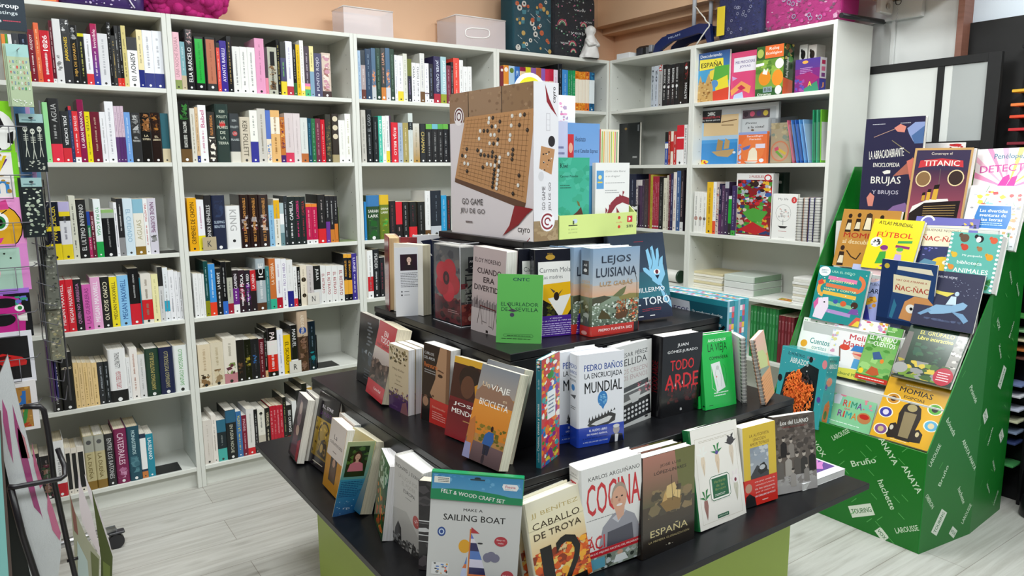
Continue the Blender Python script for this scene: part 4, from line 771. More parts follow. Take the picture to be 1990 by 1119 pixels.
standing('spain', 'hardback_book', 'brown and black hardback with a golden galleon between the cookbook and herbal', .03, '241e1a',
         [('g', 0, 0, 1, .5, 'b07868', '5a5438'), ('g', 0, .5, 1, 1, '4a3c2c', '14100e'), ('p', '6a6a38', .6, 0, 1, 0, 1, .5, .7, .45), ('s', .1, .35, .95, .62, 40, .1, 3, '7a6a48', '8a7450', '4a4030'), T('JOSÉ LUIS', .52, .12, .4, .04, '2a1814'), T('LÓPEZ-LINARES', .52, .18, .62, .04, '2a1814'),
          ('p', '8a6a38', .32, .5, .42, .46, .74, .48, .7, .6, .44, .6), ('p', 'd8b878', .42, .46, .45, .34, .6, .32, .64, .38, .56, .47), ('p', 'c8a060', .36, .49, .42, .38, .46, .48), ('p', 'e0c080', .58, .46, .62, .4, .72, .42, .7, .5), ('l', '3a2818', .008, .54, .24, .56, .5), ('l', '3a2818', .006, .66, .32, .66, .5), T('ESPAÑA', .5, .77, .72, .085, 'd8c890'), T('LA PRIMERA GLOBALIZACIÓN', .5, .855, .78, .026, 'c0b080'), T('- B -', .5, .93, .14, .016, 'e0d8c0', 1)], hard=True, gloss=True, group=G1,
         copies=[(-.012, .033, 'second galleon hardback, its white pages showing behind the first'), (-.022, .066, 'rearmost galleon hardback, only a cream edge showing')])
def root_ops(x, y, s, c, leaf):
    return [('p', c, x - .035 * s, y, x + .035 * s, y, x + .045 * s, y + .06 * s, x + .018 * s, y + .16 * s, x, y + .2 * s, x - .02 * s, y + .14 * s, x - .045 * s, y + .06 * s), ('l', '5a4030', .003, x, y + .07 * s, x, y + .18 * s)] + [('p', leaf, x, y, x + dx * s, y - dy * s, x + dx * .3 * s, y - dy * .9 * s) for dx, dy in ((-.12, .04), (.12, .05), (-.06, .1), (.07, .11), (0, .12))]
standing('mandrake', 'hardback_book', 'cream herbal hardback with drawn mandrake roots and a green title plaque', .026, '1c6a3a',
         [('r', 0, 0, 1, 1, 'ece7de'), ('l', 'b8ac98', .004, .07, .1, .93, .1, .93, .95, .07, .95, .07, .1), ('w', .15, .125, .85, .15, 2, 'c0b6a4')] + root_ops(.2, .29, 1.0, 'e0cdb4', 'ecece4') + root_ops(.5, .3, 1.05, 'dcc4a8', '2a8040') + root_ops(.82, .25, 1.1, 'd8c8b4', '3a3434') + root_ops(.17, .72, 1.0, '9a6a60', '2a7a3a') + root_ops(.84, .62, 1.05, 'c8c4b0', 'ece0e0') + [('e', .82, .2, .08, .04, '3a3434'), ('e', .84, .6, .07, .045, 'f0e8e4'), ('e', .84, .61, .025, .02, '7a1c34'), ('e', .5, .28, .035, .02, '5a4a90'),
          ('p', 'f4f0e8', .32, .5, .68, .5, .72, .53, .72, .73, .68, .76, .32, .76, .28, .73, .28, .53), ('l', '1a5a34', .01, .33, .51, .67, .51, .71, .535, .71, .725, .67, .75, .33, .75, .29, .725, .29, .535, .33, .51), ('r', .33, .53, .67, .73, '1c6038'), T('Herbario', .5, .57, .24, .03, '8a9a50'), T('de las', .5, .61, .18, .028, '8a9a50'), T('Brujas', .5, .65, .22, .03, '8a9a50'), ('w', .37, .69, .63, .715, 2, 'e8e8dc'), ('r', .38, .9, .62, .935, '1a5a3a'), T('LAROUSSE', .5, .918, .2, .014, 'd8e0d0')],
         hard=True, spine_base='1c6a3a', group=G1)
standing('highway', 'paperback_book', 'yellow paperback with a framed car photo and red belly band', .036, 'e0be3a',
         [T('LA AUTOPISTA', .5, .12, .6, .038, '6a4a18'), T('LINCOLN', .5, .175, .38, .038, '6a4a18'), T('AMOR TOWLES', .5, .23, .58, .038, '6a4a18'), ('g', .2, .27, .76, .72, '8a94a0', 'b8bcc0'), ('p', '3a3c40', .2, .72, .2, .62, .4, .5, .76, .6, .76, .72), ('s', .2, .27, .76, .5, 24, .1, 3, 'c8ccd0', '9aa4b0'), ('p', '1a1a1c', .42, .58, .5, .5, .62, .48, .7, .54, .72, .6, .5, .63), ('e', .56, .54, .09, .03, 'c0c4c8')],
         [], pc='f8f6f0', spine_base='e8e4d8', group=G1, band=(.34, 'd8281c', [('e', .12, .3, .1, .17, 'c89880'), ('p', '1a1a1c', .0, 1, .03, .6, .14, .5, .3, .68, .34, 1)] + [T(s, .62, .14 + .13 * i, .62 - .05 * (i % 2), .07, 'f8e8e0') for i, s in enumerate(('una gran novela de', 'aventuras por la America', 'de los cincuenta', 'por el autor de'))] + [T('UN CABALLERO EN MOSCÚ', .62, .66, .62, .08, 'ffffff', 1), ('w', .52, .82, .7, .9, 1, 'f8e0d8')]))
fam = [('g', 0, 0, 1, .8, '5a5048', '6a6058'), ('s', 0, .03, 1, .5, 90, .07, 3, '6a6058', '4a423c', '7a7068'), ('r', 0, .78, 1, 1, 'a8a4a2'), ('s', 0, .76, 1, .9, 40, .06, 5, '8a8480', 'b0aca8')]
for (fx, fy, fs, cc) in ((.22, .3, .9, '2a2624'), (.4, .33, .85, '8a827a'), (.12, .55, 1, '6a645e'), (.32, .52, 1, 'a8a29a'), (.53, .52, 1, '5a544e'), (.7, .52, 1, '3a3632'), (.9, .5, 1, '24201e'), (.42, .72, .8, 'a09a94'), (.75, .68, .8, '8a847e')):
    fam += [('p', cc, fx - .085 * fs, fy + .26 * fs, fx - .08 * fs, fy + .07 * fs, fx, fy + .03 * fs, fx + .08 * fs, fy + .07 * fs, fx + .085 * fs, fy + .26 * fs), ('e', fx, fy, .042 * fs, .036 * fs, 'b8aca0'), ('e', fx, fy - .024 * fs, .045 * fs, .018 * fs, '3a3430')]
standing('plain', 'paperback_book', 'paperback with a sepia group photo of farm workers, beside the yellow one', .022, '6a625a', fam + [T('Los del LLANO', .5, .09, .68, .055, 'f0eee8', 1), T('MEMORIA DE UN PUEBLO', .5, .15, .6, .022, '8a3a34')], pc='f8f6f2', group=G1)
# flat book
a, b_, c = hz(1587, 937.5, Z1), hz(1637, 921.7, Z1), hz(1637, 901.7, Z1 + .02)
Mf = Matrix.Translation((b_.x - .20, b_.y, Z1 + .0003)) @ Matrix.Rotation(-.04, 4, 'Z')
r = thing('paperback_book', 'white paperback with a purple hand picture lying flat at the table edge', 'book', group=G1, M=Mf)
mb = MB(); w, d, t = .20, .14, .02
mb.bbox((0, 0, 0), (w, d, .0008), 'f0f0f0', .0002); mb.bbox((0, 0, t), (w, d, t + .0008), 'f0f0f0', .0002); mb.box((-.0008, 0, 0), (0, d, t + .0008), 'e8e8e8')
art(mb, lambda u, v, L: (u * w, (1 - v) * d, t + .0008 + L), [('r', .04, .06, .96, .8, '5a3a8a'), ('p', 'c878c0', .6, .62, .72, .45, .8, .4, .93, .35, .95, .4, .86, .46, .95, .47, .95, .52, .84, .6, .72, .74), ('p', 'e8e8f0', .1, .2, .4, .3, .6, .5, .5, .72, .2, .6), ('r', .5, .02, .8, .1, 'd02838')], w / d)
mb.build('cover', GLOSS, r); mb = MB(); mb.box((.001, .0006, .001), (w - .0006, d - .0006, t - .0003), 'f6f5f2'); mb.build('page_block', PAPER, r)
# --- middle step, side towards the bookcases
standing('shadow', 'paperback_book', 'black paperback with silver dotted lettering at the far end of middle step', .02, '16171a',
         [('s', .2, .5, .9, .7, 18, .1, 4, '2a3038', '8a9298', '3a4450')] + [('r', .44 + .06 * (i % 2), .1 + i * .05, .62 + .06 * (i % 3), .125 + i * .05, '6a6e74') for i in range(7)] + [('w', .4, .76, .75, .92, 4, '50545a')], group=G2)
standing('everything', 'paperback_book', 'red-topped paperback with a sepia crowd picture on the middle step', .046, 'a89890',
         [('g', 0, .3, 1, .6, 'c8beb8', 'a89890'), ('r', 0, 0, 1, .35, 'b82430'), T('EN', .5, .14, .22, .07, 'f4ecec', 1), T('TODO', .5, .23, .5, .08, 'f4ecec', 1), T('HAY GRIETAS', .5, .31, .8, .04, '5a141c', 1), ('p', '4a3a34', 0, .55, .3, .5, .6, .54, 1, .5, 1, .82, 0, .82), ('s', 0, .5, 1, .82, 60, .09, 5, '5a4840', '3a2c28', '7a6458', '2a201c'), ('r', 0, .8, 1, 1, 'c02430'), T('Carlos Real', .6, .88, .4, .035, 'f4e4e4', 1)],
         pc='eae0c6', group=G2)
standing('floral', 'paperback_book', 'beige floral paperback with a purple foot, frontmost of three on middle step', .021, 'cdbb9c',
         [('s', .05, .02, .95, .26, 50, .07, 5, '5a4a2a', 'e0d2b4', '8a7a50', '3a3420'), T('Mary Keller', .5, .36, .6, .04, '4a3a28'), T('La bella', .5, .45, .34, .03, '8a7a60'), T('luz', .5, .52, .2, .03, '8a7a60'), ('w', .3, .57, .7, .6, 1, '8a7a60'), ('p', '4a2a5c', 0, 1, 0, .72, .3, .75, .6, .73, 1, .76, 1, 1), ('s', 0, .66, 1, .8, 40, .06, 6, '4a3a30', '5a3a6a', 'a88a6a'), ('p', '8a5a60', .6, 1, .7, .84, .9, .8, 1, 1), T('Suma', .3, .93, .3, .035, '7a5a8a')],
         pc='f6f5f8', group=G2, copies=[(-.0, .0235, 'beige floral paperback with a purple foot, middle one of three'), (0, .047, 'beige floral paperback with a purple foot, rearmost of three')])
standing('portrait', 'paperback_book', 'black paperback with a large cropped face and red belly band', .034, '141416',
         [('p', 'b08868', .62, 0, 1, 0, 1, 1, .42, 1, .5, .8, .42, .68, .3, .62, .48, .42, .5, .25), ('p', '7a5840', .86, .0, 1, 0, 1, 1, .9, 1), ('e', .66, .36, .09, .022, '2a1c14'), ('p', '5a3a28', .52, .3, .6, .285, .78, .3, .78, .315, .6, .305), ('p', '9a4a40', .44, .72, .56, .7, .58, .73, .47, .75), ('e', .42, .645, .04, .014, '5a3828'), T('CARLOS', .22, .12, .36, .035, 'd8d8d8'), T('DEL AMOR', .24, .18, .4, .035, 'd8d8d8'), T('Retratarte', .3, .27, .5, .06, 'e07838'), ('w', .06, .32, .5, .38, 2, 'a0a0a0'), ('e', .15, .76, .14, .1, '6a4838'), ('p', '1c1c20', .0, .98, .05, .84, .3, .84, .36, .98)],
         pc='f8f7f4', group=G2, band=(.32, 'c8302c', [('r', 0, 0, .32, 1, '141416'), ('e', .15, .2, .11, .2, 'a07860'), T('Estremecedor', .66, .3, .5, .09, 'e8a090', 1), ('w', .42, .45, .92, .8, 4, 'e8a8a0')]), h=.215, w=.115)
standing('jose', 'paperback_book', 'dark red paperback with a turbaned figure half behind the bicycle paperback', .022, '6a1820',
         [('r', 0, 0, 1, .5, '3a1c18'), ('r', .0, .0, 1, .08, 'd0a030'), ('e', .55, .24, .34, .17, '1c1414'), ('e', .5, .34, .2, .14, '5a3828'), ('p', 'c88a28', .7, .3, 1, .2, 1, .5, .8, .52), ('g', 0, .55, 1, 1, '5a141c', '8a1c28'), T('JOSÉ', .5, .57, .7, .06, 'f0ece8', 1), T('MENDOZA', .62, .66, 1.0, .06, 'f0ece8', 1), ('w', .5, .74, .95, .77, 1, 'c09860')], pc='efe6d0', group=G2, w=.13, h=.205)
bk = [('g', 0, 0, 1, .28, '7a8088', '9a9088'), ('p', '8a6a58', 0, .3, .15, .2, .3, .24, .5, .17, .7, .26, .85, .24, 1, .3, 1, .42, 0, .42), ('g', 0, .38, 1, .72, 'd08838', 'c87828'), ('s', 0, .6, 1, .82, 60, .06, 5, '7a6a28', 'a87a30', '5a5a24'), ('g', 0, .8, 1, 1, '6a5458', '4a3a40'),
      T('Un', .22, .2, .2, .05, 'd8c0a0'), T('VIAJE', .6, .22, .5, .075, 'f0ece4'), T('en', .78, .32, .1, .025, 'd8c0a0'), T('BICICLETA', .52, .385, .76, .065, 'f0ece4'), ('e', .62, .625, .035, .03, '2a1c18'), ('p', '2a5a9a', .44, .8, .47, .7, .55, .66, .68, .66, .72, .74, .66, .82), ('p', '1c2438', .48, .8, .66, .8, .64, .9, .5, .9), ('l', '14181c', .014, .56, .84, .54, .99), ('e', .54, .95, .04, .05, '2a2430'), ('p', 'b06a38', 0, .62, .12, .55, .2, .7, .2, .95, .05, .98), ('p', '8a8ab0', 0, .84, .16, .84, .2, 1, 0, 1)]
standing('bike', 'paperback_book', 'orange sunset paperback with a cyclist from behind, front copy of two', .03, 'a87a48', bk, pc='efe9d2', group=G2,
         copies=[(-.022, .036, 'orange sunset paperback with a cyclist, rear copy of two')])
# --- middle step, front edge
standing('stickers', 'picture_book', 'tall teal-spined picture book with a colourful crowded cover, standing edge-on', .014, '1e7484',
         [('r', 0, 0, 1, 1, 'c84a48'), ('s', 0, 0, 1, 1, 170, .13, 5, 'e8d040', '2a6ab8', 'd83838', '40a0a0', 'f0ece4', '8a2a80', '3a8a3a', 'e88030'), ('r', .3, .32, .75, .58, 'e8ecec'), ('w', .36, .36, .7, .54, 5, '5a6a8a')],
         [('s', .02, 0, .98, .1, 20, .3, 3, 'd83838', 'e8d040', '303030', 'f0f0f0'), T('Cromos, cromos y cromos', .5, .62, .44, .5, 'f4f4f0', 1, 90), T('edicion', .5, .9, .09, .3, 'c0d8dc', 0, 90), T('de todo', .5, .22, .09, .3, 'c0d8dc', 0, 90)], hard=True, group=G2)
cr = [T('PEDRO BAÑOS', .54, .14, .86, .085, '2a4a98', 1), T('LA ENCRUCIJADA', .54, .245, .84, .075, '20242c', 1), T('MUNDIAL', .54, .365, .84, .12, '14161a', 1), ('e', .52, .5, .11, .085, '3a80c0'), ('p', '3a80c0', .43, .53, .61, .53, .53, .62), ('s', .43, .44, .61, .56, 14, .035, 3, '8ac0e0', '6aaad8'), ('p', '3a3a3c', .18, .77, .26, .72, .7, .66, .82, .69, .8, .76, .6, .8, .3, .82), ('p', 'd8d8d8', .26, .765, .36, .74, .66, .7, .74, .71, .66, .76, .38, .785)] + [('p', '3a3a3c', .2 + .07 * i, .745 - .012 * i, .225 + .07 * i, .68 - .008 * i, .25 + .07 * i, .735 - .012 * i) for i in range(9)]
crs = [T('PEDRO', .5, .13, .8, .045, '2a4a98', 1), T('BAÑOS', .5, .19, .8, .045, '2a4a98', 1), T('ENCRUCIJADA', .5, .24, .7, .02, '20242c'), T('MUNDIAL', .5, .28, .7, .025, '20242c', 1), ('e', .5, .36, .2, .035, '3a80c0'), ('p', '3a3a3c', .15, .45, .85, .43, .7, .48), ('w', .2, .56, .8, .6, 2, '404040')]
bnd = (.21, '2444b0', [T('EL NUEVO LIBRO', .42, .2, .4, .12, 'f0f4ff', 1), T('DE PEDRO BAÑOS,', .4, .4, .46, .12, 'f0f4ff', 1), T('EL AUTOR QUE HA CAUTIVADO', .36, .6, .56, .09, '101838', 1), T('A MÁS DE 300.000 LECTORES', .36, .78, .56, .09, 'c8d4f0', 1), ('p', '14182c', .66, 1, .72, .6, .84, .55, .97, .62, 1, 1), ('p', 'e8e8ec', .8, .6, .88, .6, .86, 1, .8, 1), ('e', .83, .34, .075, .25, 'a8a0a0'), ('e', .83, .16, .075, .1, 'd8d8d8')])
standing('crossroads', 'hardback_book', 'white hardback with a blue balloon and steel trap, front copy of two', .041, 'e6e8ee', cr, crs, True, True, 'fcfcfb', bnd, group=G2,
         copies=[(-.035, .0435, 'white hardback with a blue balloon and steel trap, rear copy of two')])
tw = [T('CÉSAR PÉREZ', .48, .115, .8, .065, '2a2a2a'), T('GELLIDA', .46, .21, .8, .085, '202020'), T('LOS CRECEN', .5, .32, .76, .06, 'b09898'), T('LOS ENANOS', .5, .4, .76, .06, 'b09898'), ('p', '3a3a3c', .1, .52, .9, .47, .92, .53, .12, .58), ('p', '58585a', .08, .6, .94, .55, .96, .64, .1, .7), ('p', '2a2a2c', .05, .74, .96, .68, 1, .93, .02, .97), ('p', 'c8c8c8', .35, .62, .7, .6, .62, .72, .45, .73)] + [('e', .14 + .105 * i, .8 + .055 * j - .006 * i, .036, .017, 'e0e0e0') for i in range(8) for j in range(3)] + [('s', .6, .5, .98, .64, 26, .03, 4, 'b05060', '3a3a3c', 'd08890'), ('e', .86, .95, .05, .012, '202020')]
standing('dwarfs', 'hardback_book', 'pale grey hardback with a typewriter behind the balloon hardback', .03, 'd0d0ce', tw, hard=True, pc='f6f6f4', group=G2)
standing('burns', 'hardback_book', 'black hardback with dripping red capitals and red page edging', .044, '16151a',
         [('g', 0, .6, 1, 1, '16151a', '0e0c0e'), T('JUAN', .5, .13, .28, .05, 'ececec', 1), T('GÓMEZ-JURADO', .5, .2, .76, .05, 'ececec', 1), T('TODO', .5, .37, .6, .13, 'd8242c', 1), T('ARDE', .5, .57, .84, .18, 'd8242c', 1)] + [('p', 'c02028', .14 + .1 * i, .64, .18 + .1 * i, .64, .165 + .1 * i, .68 + .03 * (i * 7 % 4)) for i in range(8)] + [('p', 'e8e8e8', .32, .63, .335, .59, .35, .63), ('p', 'e8e8e8', .5, .615, .515, .57, .53, .615), ('s', .15, .68, .9, .84, 40, .06, 4, '3a1418', '26181a', '4a1a1c'), T('B', .5, .93, .05, .03, 'e8e8e8', 1)],
         [T('TODO ARDE', .5, .5, .4, .5, '6a141c', 1, 90)], hard=True, gloss=True, pc='fbf4f2', group=G2, spine_base='141216')
gm = [T('ÁRYO LUGALDE', .5, .085, .58, .045, 'eafaf0', 1), T('LA VIEJA', .5, .2, .62, .14, '1c3a24'), T('COMPAÑERA', .52, .32, .6, .055, '14281a', 1), ('p', 'e8ecea', .26, .4, .54, .38, .68, .74, .4, .79), ('l', 'd8e8dc', .008, .26, .4, .26, .72, .4, .79), ('l', '8a9a90', .006, .42, .46, .38, .54, .44, .72), ('l', '8a9a90', .006, .48, .46, .56, .56, .54, .72), ('e', .46, .46, .05, .03, 'c8ccc8'), ('e', .41, .58, .02, .012, 'd87860'), ('l', '145a2a', .006, .64, .42, .7, .46, .74, .6, .7, .72, .64, .6, .62, .46), ('w', .3, .78, .76, .85, 2, 'e0f4e6'), ('w', .12, .94, .24, .96, 1, '14281a')]
standing('oldmate', 'paperback_book', 'bright green paperback with a sketched leaning sheet, front copy of two', .013, '22b84e', gm, [('e', .5, .95, .3, .012, '143a20')], pc='f4f6f2', group=G2, w=.125,
         copies=[(-.006, .019, 'bright green paperback with a sketched sheet, rear copy of two')])
def notebook(key, label, base, ops, t=.014):
    x, y, z, yaw, la, ro, w, h = FT[key]; M = frame_at((x, y, z), yaw, la, ro)
    r = thing('spiral_notebook', label, 'notebook', group='spiral notebooks on the black table', M=M)
    for y0, c, o in ((0, base, ops), (t - .0012, base, ())):
        mb = MB(); mb.bbox((0, y0, 0), (w, y0 + .0012, h), c, .0003)
        if o: art(mb, lambda u, v, L: (u * w, y0 - L, h * (1 - v)), o, w / h)
        mb.build('cover', PRINT, r)
    mb = MB(); mb.box((.004, .0014, .0005), (w - .001, t - .0014, h - .0005), 'f0f0ee'); mb.build('page_block', PAPER, r)
    mb = MB(); n = 18
    for i in range(n):
        zc = h * (i + .5) / n
        for dz in (-.0016, .0016):
            mb.tube([(.002 + (t * .62) * math.cos(a) , t / 2 + t * .62 * math.sin(a), zc + dz) for a in [math.pi * .3 + 2 * math.pi * .72 * k / 8 for k in range(9)]], .0007, '2c2c30', 5)
    mb.build('wire_spiral', METAL, r)
notebook('ring2', 'spiral notebook with grey coil standing edge-on, behind the pastel one', 'e4e2dc', [])
notebook('ring', 'spiral notebook with a pastel landscape cover at the end of the middle step', 'e0a070', [('g', 0, 0, 1, .35, 'e8b8a8', 'd8c0a0'), ('p', 'c8d090', .1, .2, .6, .25, .9, .4, .8, .55, .1, .45), ('p', '8a9a90', 0, .45, .9, .55, 1, .6, 0, .62), ('r', 0, .58, 1, 1, 'e0a070'), ('w', .1, .64, .9, .92, 7, 'c88a58')])
# --- upper step
mar = standing('maroon', 'hardback_book', 'maroon hardback with tan pages at the far corner of the upper step', .036, '7a2028', [('w', .2, .1, .8, .2, 2, 'b07078')], hard=True, pc='c8a880', group=G3)
mb = MB(); w, h = FT['maroon'][6:8]; mb.bbox((w - .003, .0365, 0), (w, .088, h), '7a2028', .0006); art(mb, lambda u, v, L: (w + L, .0365 + .05 * u, h * (1 - v)), [('w', .3, .16, .9, .19, 1, 'c09098')], .2); mb.build('open_back_cover', PRINT, mar)
standing('greybook', 'hardback_book', 'white and navy hardback tucked behind the open author flap', .03, 'd8d8dc', [('r', 0, 0, 1, .06, 'd8d8dc'), ('p', '1c2238', .2, .08, 1, .04, 1, 1, .3, 1), ('l', 'e8e8e8', .03, .2, .1, .5, .3)], hard=True, pc='f4f2ec', group=G3, w=.11)
x2 = FT['authorflap']; fb = standing('authorblock', 'paperback_book', 'cream paperback with its white flap and author portrait turned outwards', .032, 'e4e0d8', [], pc='e6ddc2', group=G3)
mb = MB(); mb.box((0, 0, 0), (x2[6], .001, x2[7]), 'e6e6ea')
art(mb, lambda u, v, L: (u * x2[6], -L, x2[7] * (1 - v)), [('r', 0, 0, 1, 1, 'e2e3e8'), ('r', .2, .1, .82, .33, '2a1424')] + person_ops(.52, .18, .38, 'e0c0b0', '2a1a18', '241a20', x2[6] / x2[7]) + [('r', .2, .32, .82, .335, '2a1424'), ('r', .2, .335, .86, .5, 'e2e3e8'), ('w', .2, .36, .84, .58, 9, '707078'), ('e', .23, .64, .03, .012, '606068'), ('w', .32, .63, .55, .65, 1, '707078'), ('e', .23, .69, .03, .012, '202024'), ('w', .32, .68, .52, .7, 1, '707078')], x2[6] / x2[7])
mb.xf(fb.matrix_world.inverted() @ frame_at(x2[:3], x2[3], 0, 0)).build('cover_flap', PRINT, fb)
# boxed hardback: flower on the broad side, lettering on the narrow side towards the room
P = FT['poppy']; M = frame_at(P[:3], -89, 0); w, h, t = .153, .232, .062
r = thing('boxed_book', 'red flower hardback inside a clear plastic case on the upper step', 'boxed book', group=G3, M=M)
mb = MB(); mb.bbox((.004, .004, .004), (w - .004, t - .004, h - .012), '4a4648', .002)
art(mb, lambda u, v, L: (.004 + u * (w - .008), .004 - L, .004 + (h - .016) * (1 - v)), [('g', 0, 0, 1, .68, '5a5c60', '8a8078'), ('s', 0, .0, 1, .68, 40, .12, 3, '6a6a70', '7a7470', '4a4a50'), ('r', 0, .68, 1, 1, '6a1c24'), ('s', 0, .66, 1, 1, 40, .1, 7, '5a1820', '7a2a2c', '3a1216')] + [('e', .5 + .23 * math.cos(a), .44 + .15 * math.sin(a), .24, .14, c) for a, c in ((0.3, 'c02430'), (1.5, 'd83040'), (2.6, 'b81c2a'), (3.8, 'd02c38'), (5.1, 'c82834'))] + [('e', .46, .42, .12, .09, '3a0c14'), ('e', .46, .42, .05, .04, '8a2a30'), ('w', .5, .82, .9, .87, 2, 'd0a0a0')], w / h)
art(mb, lambda u, v, L: (w - .004 + L, .004 + u * (t - .008), .004 + (h - .016) * (1 - v)), [('g', 0, 0, 1, .7, '7a7c7a', 'a0a498'), ('r', .45, .12, .85, .33, '1c1c1e'), T('AK', .65, .18, .25, .03, 'e0e0e0', 1), ('e', .65, .26, .09, .022, 'd0d0d0'), ('r', 0, .46, .4, .53, '8a2a34'), T('BESTIA', .55, .46, .46, .6, '1a1a1c', 1, 90), T('Carmen Mola', .3, .62, .22, .18, 'e0e0d8', 0, 90), ('r', 0, .73, 1, 1, '8a2c28'), ('s', 0, .73, 1, 1, 30, .2, 4, 'b85848', '6a1c1c', 'a04038'), ('e', .55, .92, .16, .035, 'e0b0a0')], t / h)
mb.build('cover', GLOSS, r)
mb = MB(); mb.box((.005, .0055, h - .0118), (w - .005, t - .0055, h - .0085), 'f4f2ee'); mb.build('page_block', PAPER, r)
mb = MB(); mb.bbox((0, 0, 0), (w, t, h), 'ffffff', .002); mb.build('clear_case', FILM, r)
mb = MB()
for q in (((0, 0, 0), (w, 0, 0), (w, t, 0)), ((0, 0, h), (w, 0, h), (w, t, h))): mb.tube(q, .0012, 'd8d8dc', 6)
mb.tube([(w, 0, 0), (w, 0, h)], .0009, 'b8b8bc', 6); mb.build('case_edges', GLOSS, r)
sky = [('r', .04 * i, .64 - .05 * (i * 7 % 5) / 5, .04 * i + .036, .72, '8a8284' if i % 2 else '6a6264') for i in range(25)]
standing('funny', 'hardback_book', 'pinkish grey hardback with a playground swing and bold black title', .04, 'b8a8a8',
         [('g', 0, .55, 1, .75, 'b8a8a8', '9a8e90')] + sky + [('g', 0, .72, 1, 1, 'b8aeae', 'c0b4b4'), T('ELOY MORENO', .46, .15, .8, .05, '2a2226'), T('CUANDO', .52, .27, .74, .065, '1c181a', 1), T('ERA', .52, .37, .34, .065, '1c181a', 1), T('DIVERTIDO', .52, .47, .9, .065, '1c181a', 1), ('l', '2a1c1e', .014, .2, .9, .28, .68, .36, .9), ('l', '2a1c1e', .014, .7, .93, .75, .69, .84, .95), ('l', '5a2428', .022, .27, .68, .77, .7), ('l', '3a2c2e', .005, .38, .68, .38, .86), ('l', '3a2c2e', .005, .48, .69, .48, .87), ('l', '2a1c1e', .012, .36, .86, .5, .87), ('l', '3a2c2e', .005, .58, .69, .58, .9), ('l', '3a2c2e', .005, .66, .69, .66, .91), ('l', '2a1c1e', .012, .56, .9, .68, .91), ('p', '5a5254', .12, .68, .17, .56, .2, .68), ('r', .48, .955, .55, .985, '1c181a')],
         hard=True, pc='f0eee8', group=G3, w=.135)
P = FT['burlador']
standing('burlador', 'booklet', 'thin green theatre booklet at the near corner of the upper step', .008, '60b058',
         [T('CNTC', .52, .075, .36, .045, '14244a', 1), T('EL BURLADOR', .5, .435, .82, .055, '1c3a34'), T('DE', .17, .51, .14, .055, '1c3a34'), T('SEVILLA', .66, .51, .5, .055, '1c3a34'), ('l', '3a3440', .02, .22, .42, .34, .52), ('p', '4a4450', .24, .53, .34, .5, .46, .53, .36, .55), ('e', .34, .59, .05, .03, '4a4258'), ('l', '2a5a34', .006, .18, .87, .8, .87, .82, .89, .8, .905, .18, .905, .16, .89, .18, .87), ('w', .24, .88, .76, .9, 1, '1c3a24'), ('w', .12, .925, .88, .945, 1, '142a1c')], pc='e4f0e0', group=G3, cat='booklet')
mo = [('r', 0, 0, 1, .14, '181a24'), T('REAL', .32, .05, .12, .02, 'b8923a'), ('e', .32, .09, .1, .03, 'b8923a'), ('r', .06, .14, 1, 1, 'ecebe8'), T('Carmen Mola', .42, .235, .66, .055, '5a5c60'), T('Las madres', .36, .315, .44, .042, '6a6c70'), ('p', '2a2024', .74, .36, .86, .28, .9, .27, .84, .34), ('p', 'e8b41a', .06, .4, 1, .37, 1, .95, .06, .95), ('p', '1c1c14', .06, .54, .3, .62, .6, .84, .3, .84, .06, .82), ('p', '1c1c14', .82, .64, .6, .82, .8, .78, .98, .5), ('p', 'ecebe8', .26, .56, .76, .52, .52, .8), ('p', 'e8b41a', .9, .5, 1, .42, 1, .8, .72, .8), ('e', .44, .54, .06, .05, '2a1c18'), ('p', '5a4a44', .38, .5, .3, .44, .42, .48), ('p', '5a4a44', .5, .5, .58, .46, .48, .54), ('s', .06, .6, .4, .8, 16, .06, 4, '3a3a14', '141410', '6a6a1c')]
standing('mothers', 'paperback_book', 'black and yellow paperback with flies and a purple belly band', .034, '16181e', mo, [T('CARMEN MOLA', .5, .2, .26, .3, '50505a', 0, 90)], pc='fafaf8', group=G3, band=(.24, '4a2490', [T('4.ª EDICIÓN', .42, .12, .26, .07, 'ece4f8', 1), T('NO SE PUEDE IR MÁS LEJOS', .45, .25, .78, .08, 'ece4f8', 1), ('w', .06, .34, .92, .94, 6, 'c8b8e8')]),
         copies=[(-.028, .038, 'black paperback with a yellow picture, second copy behind the first')], w=.135)
lo = [('g', 0, 0, 1, .42, '8aa4c0', 'b0b8c0'), ('g', 0, .42, 1, .56, 'c8b4a4', 'd8a888'), ('g', 0, .55, 1, .98, '8a9a84', '3a4a3c'), ('p', '4a4a38', 0, .56, .25, .54, .4, .57, .2, .62, 0, .66), ('p', '8a8048', .55, .57, .8, .54, 1, .55, 1, .6, .6, .61), ('p', '6a7048', .42, .56, .58, .49, .72, .45, .68, .53, .6, .57), ('l', '4a3828', .012, .96, .6, .95, .4, .9, .3), ('s', 0, .62, 1, .92, 260, .026, 6, 'c8d4c8', 'a8b8a8', '5a6a58', '2e3c30', 'e4e8e0'), ('p', '5a3a20', .48, .8, .52, .72, .7, .71, .78, .74, .72, .82, .54, .83), ('s', .5, .6, .72, .76, 60, .022, 8, '8a4a28', 'a85a30', '4a2c18', 'c89060'), ('p', '4a4020', .12, .8, .2, .7, .34, .76, .4, .82), ('s', .78, .6, 1, .88, 70, .03, 9, '4a3820', 'c04828', '6a5a38', 'd8b080'), T('LEJOS', .49, .14, .62, .105, '283040'), T('DE', .6, .135, .06, .025, '5a6478'), T('LUISIANA', .5, .275, .86, .105, '283040'), T('LUZ GABÁS', .5, .4, .7, .062, 'b8905c')]
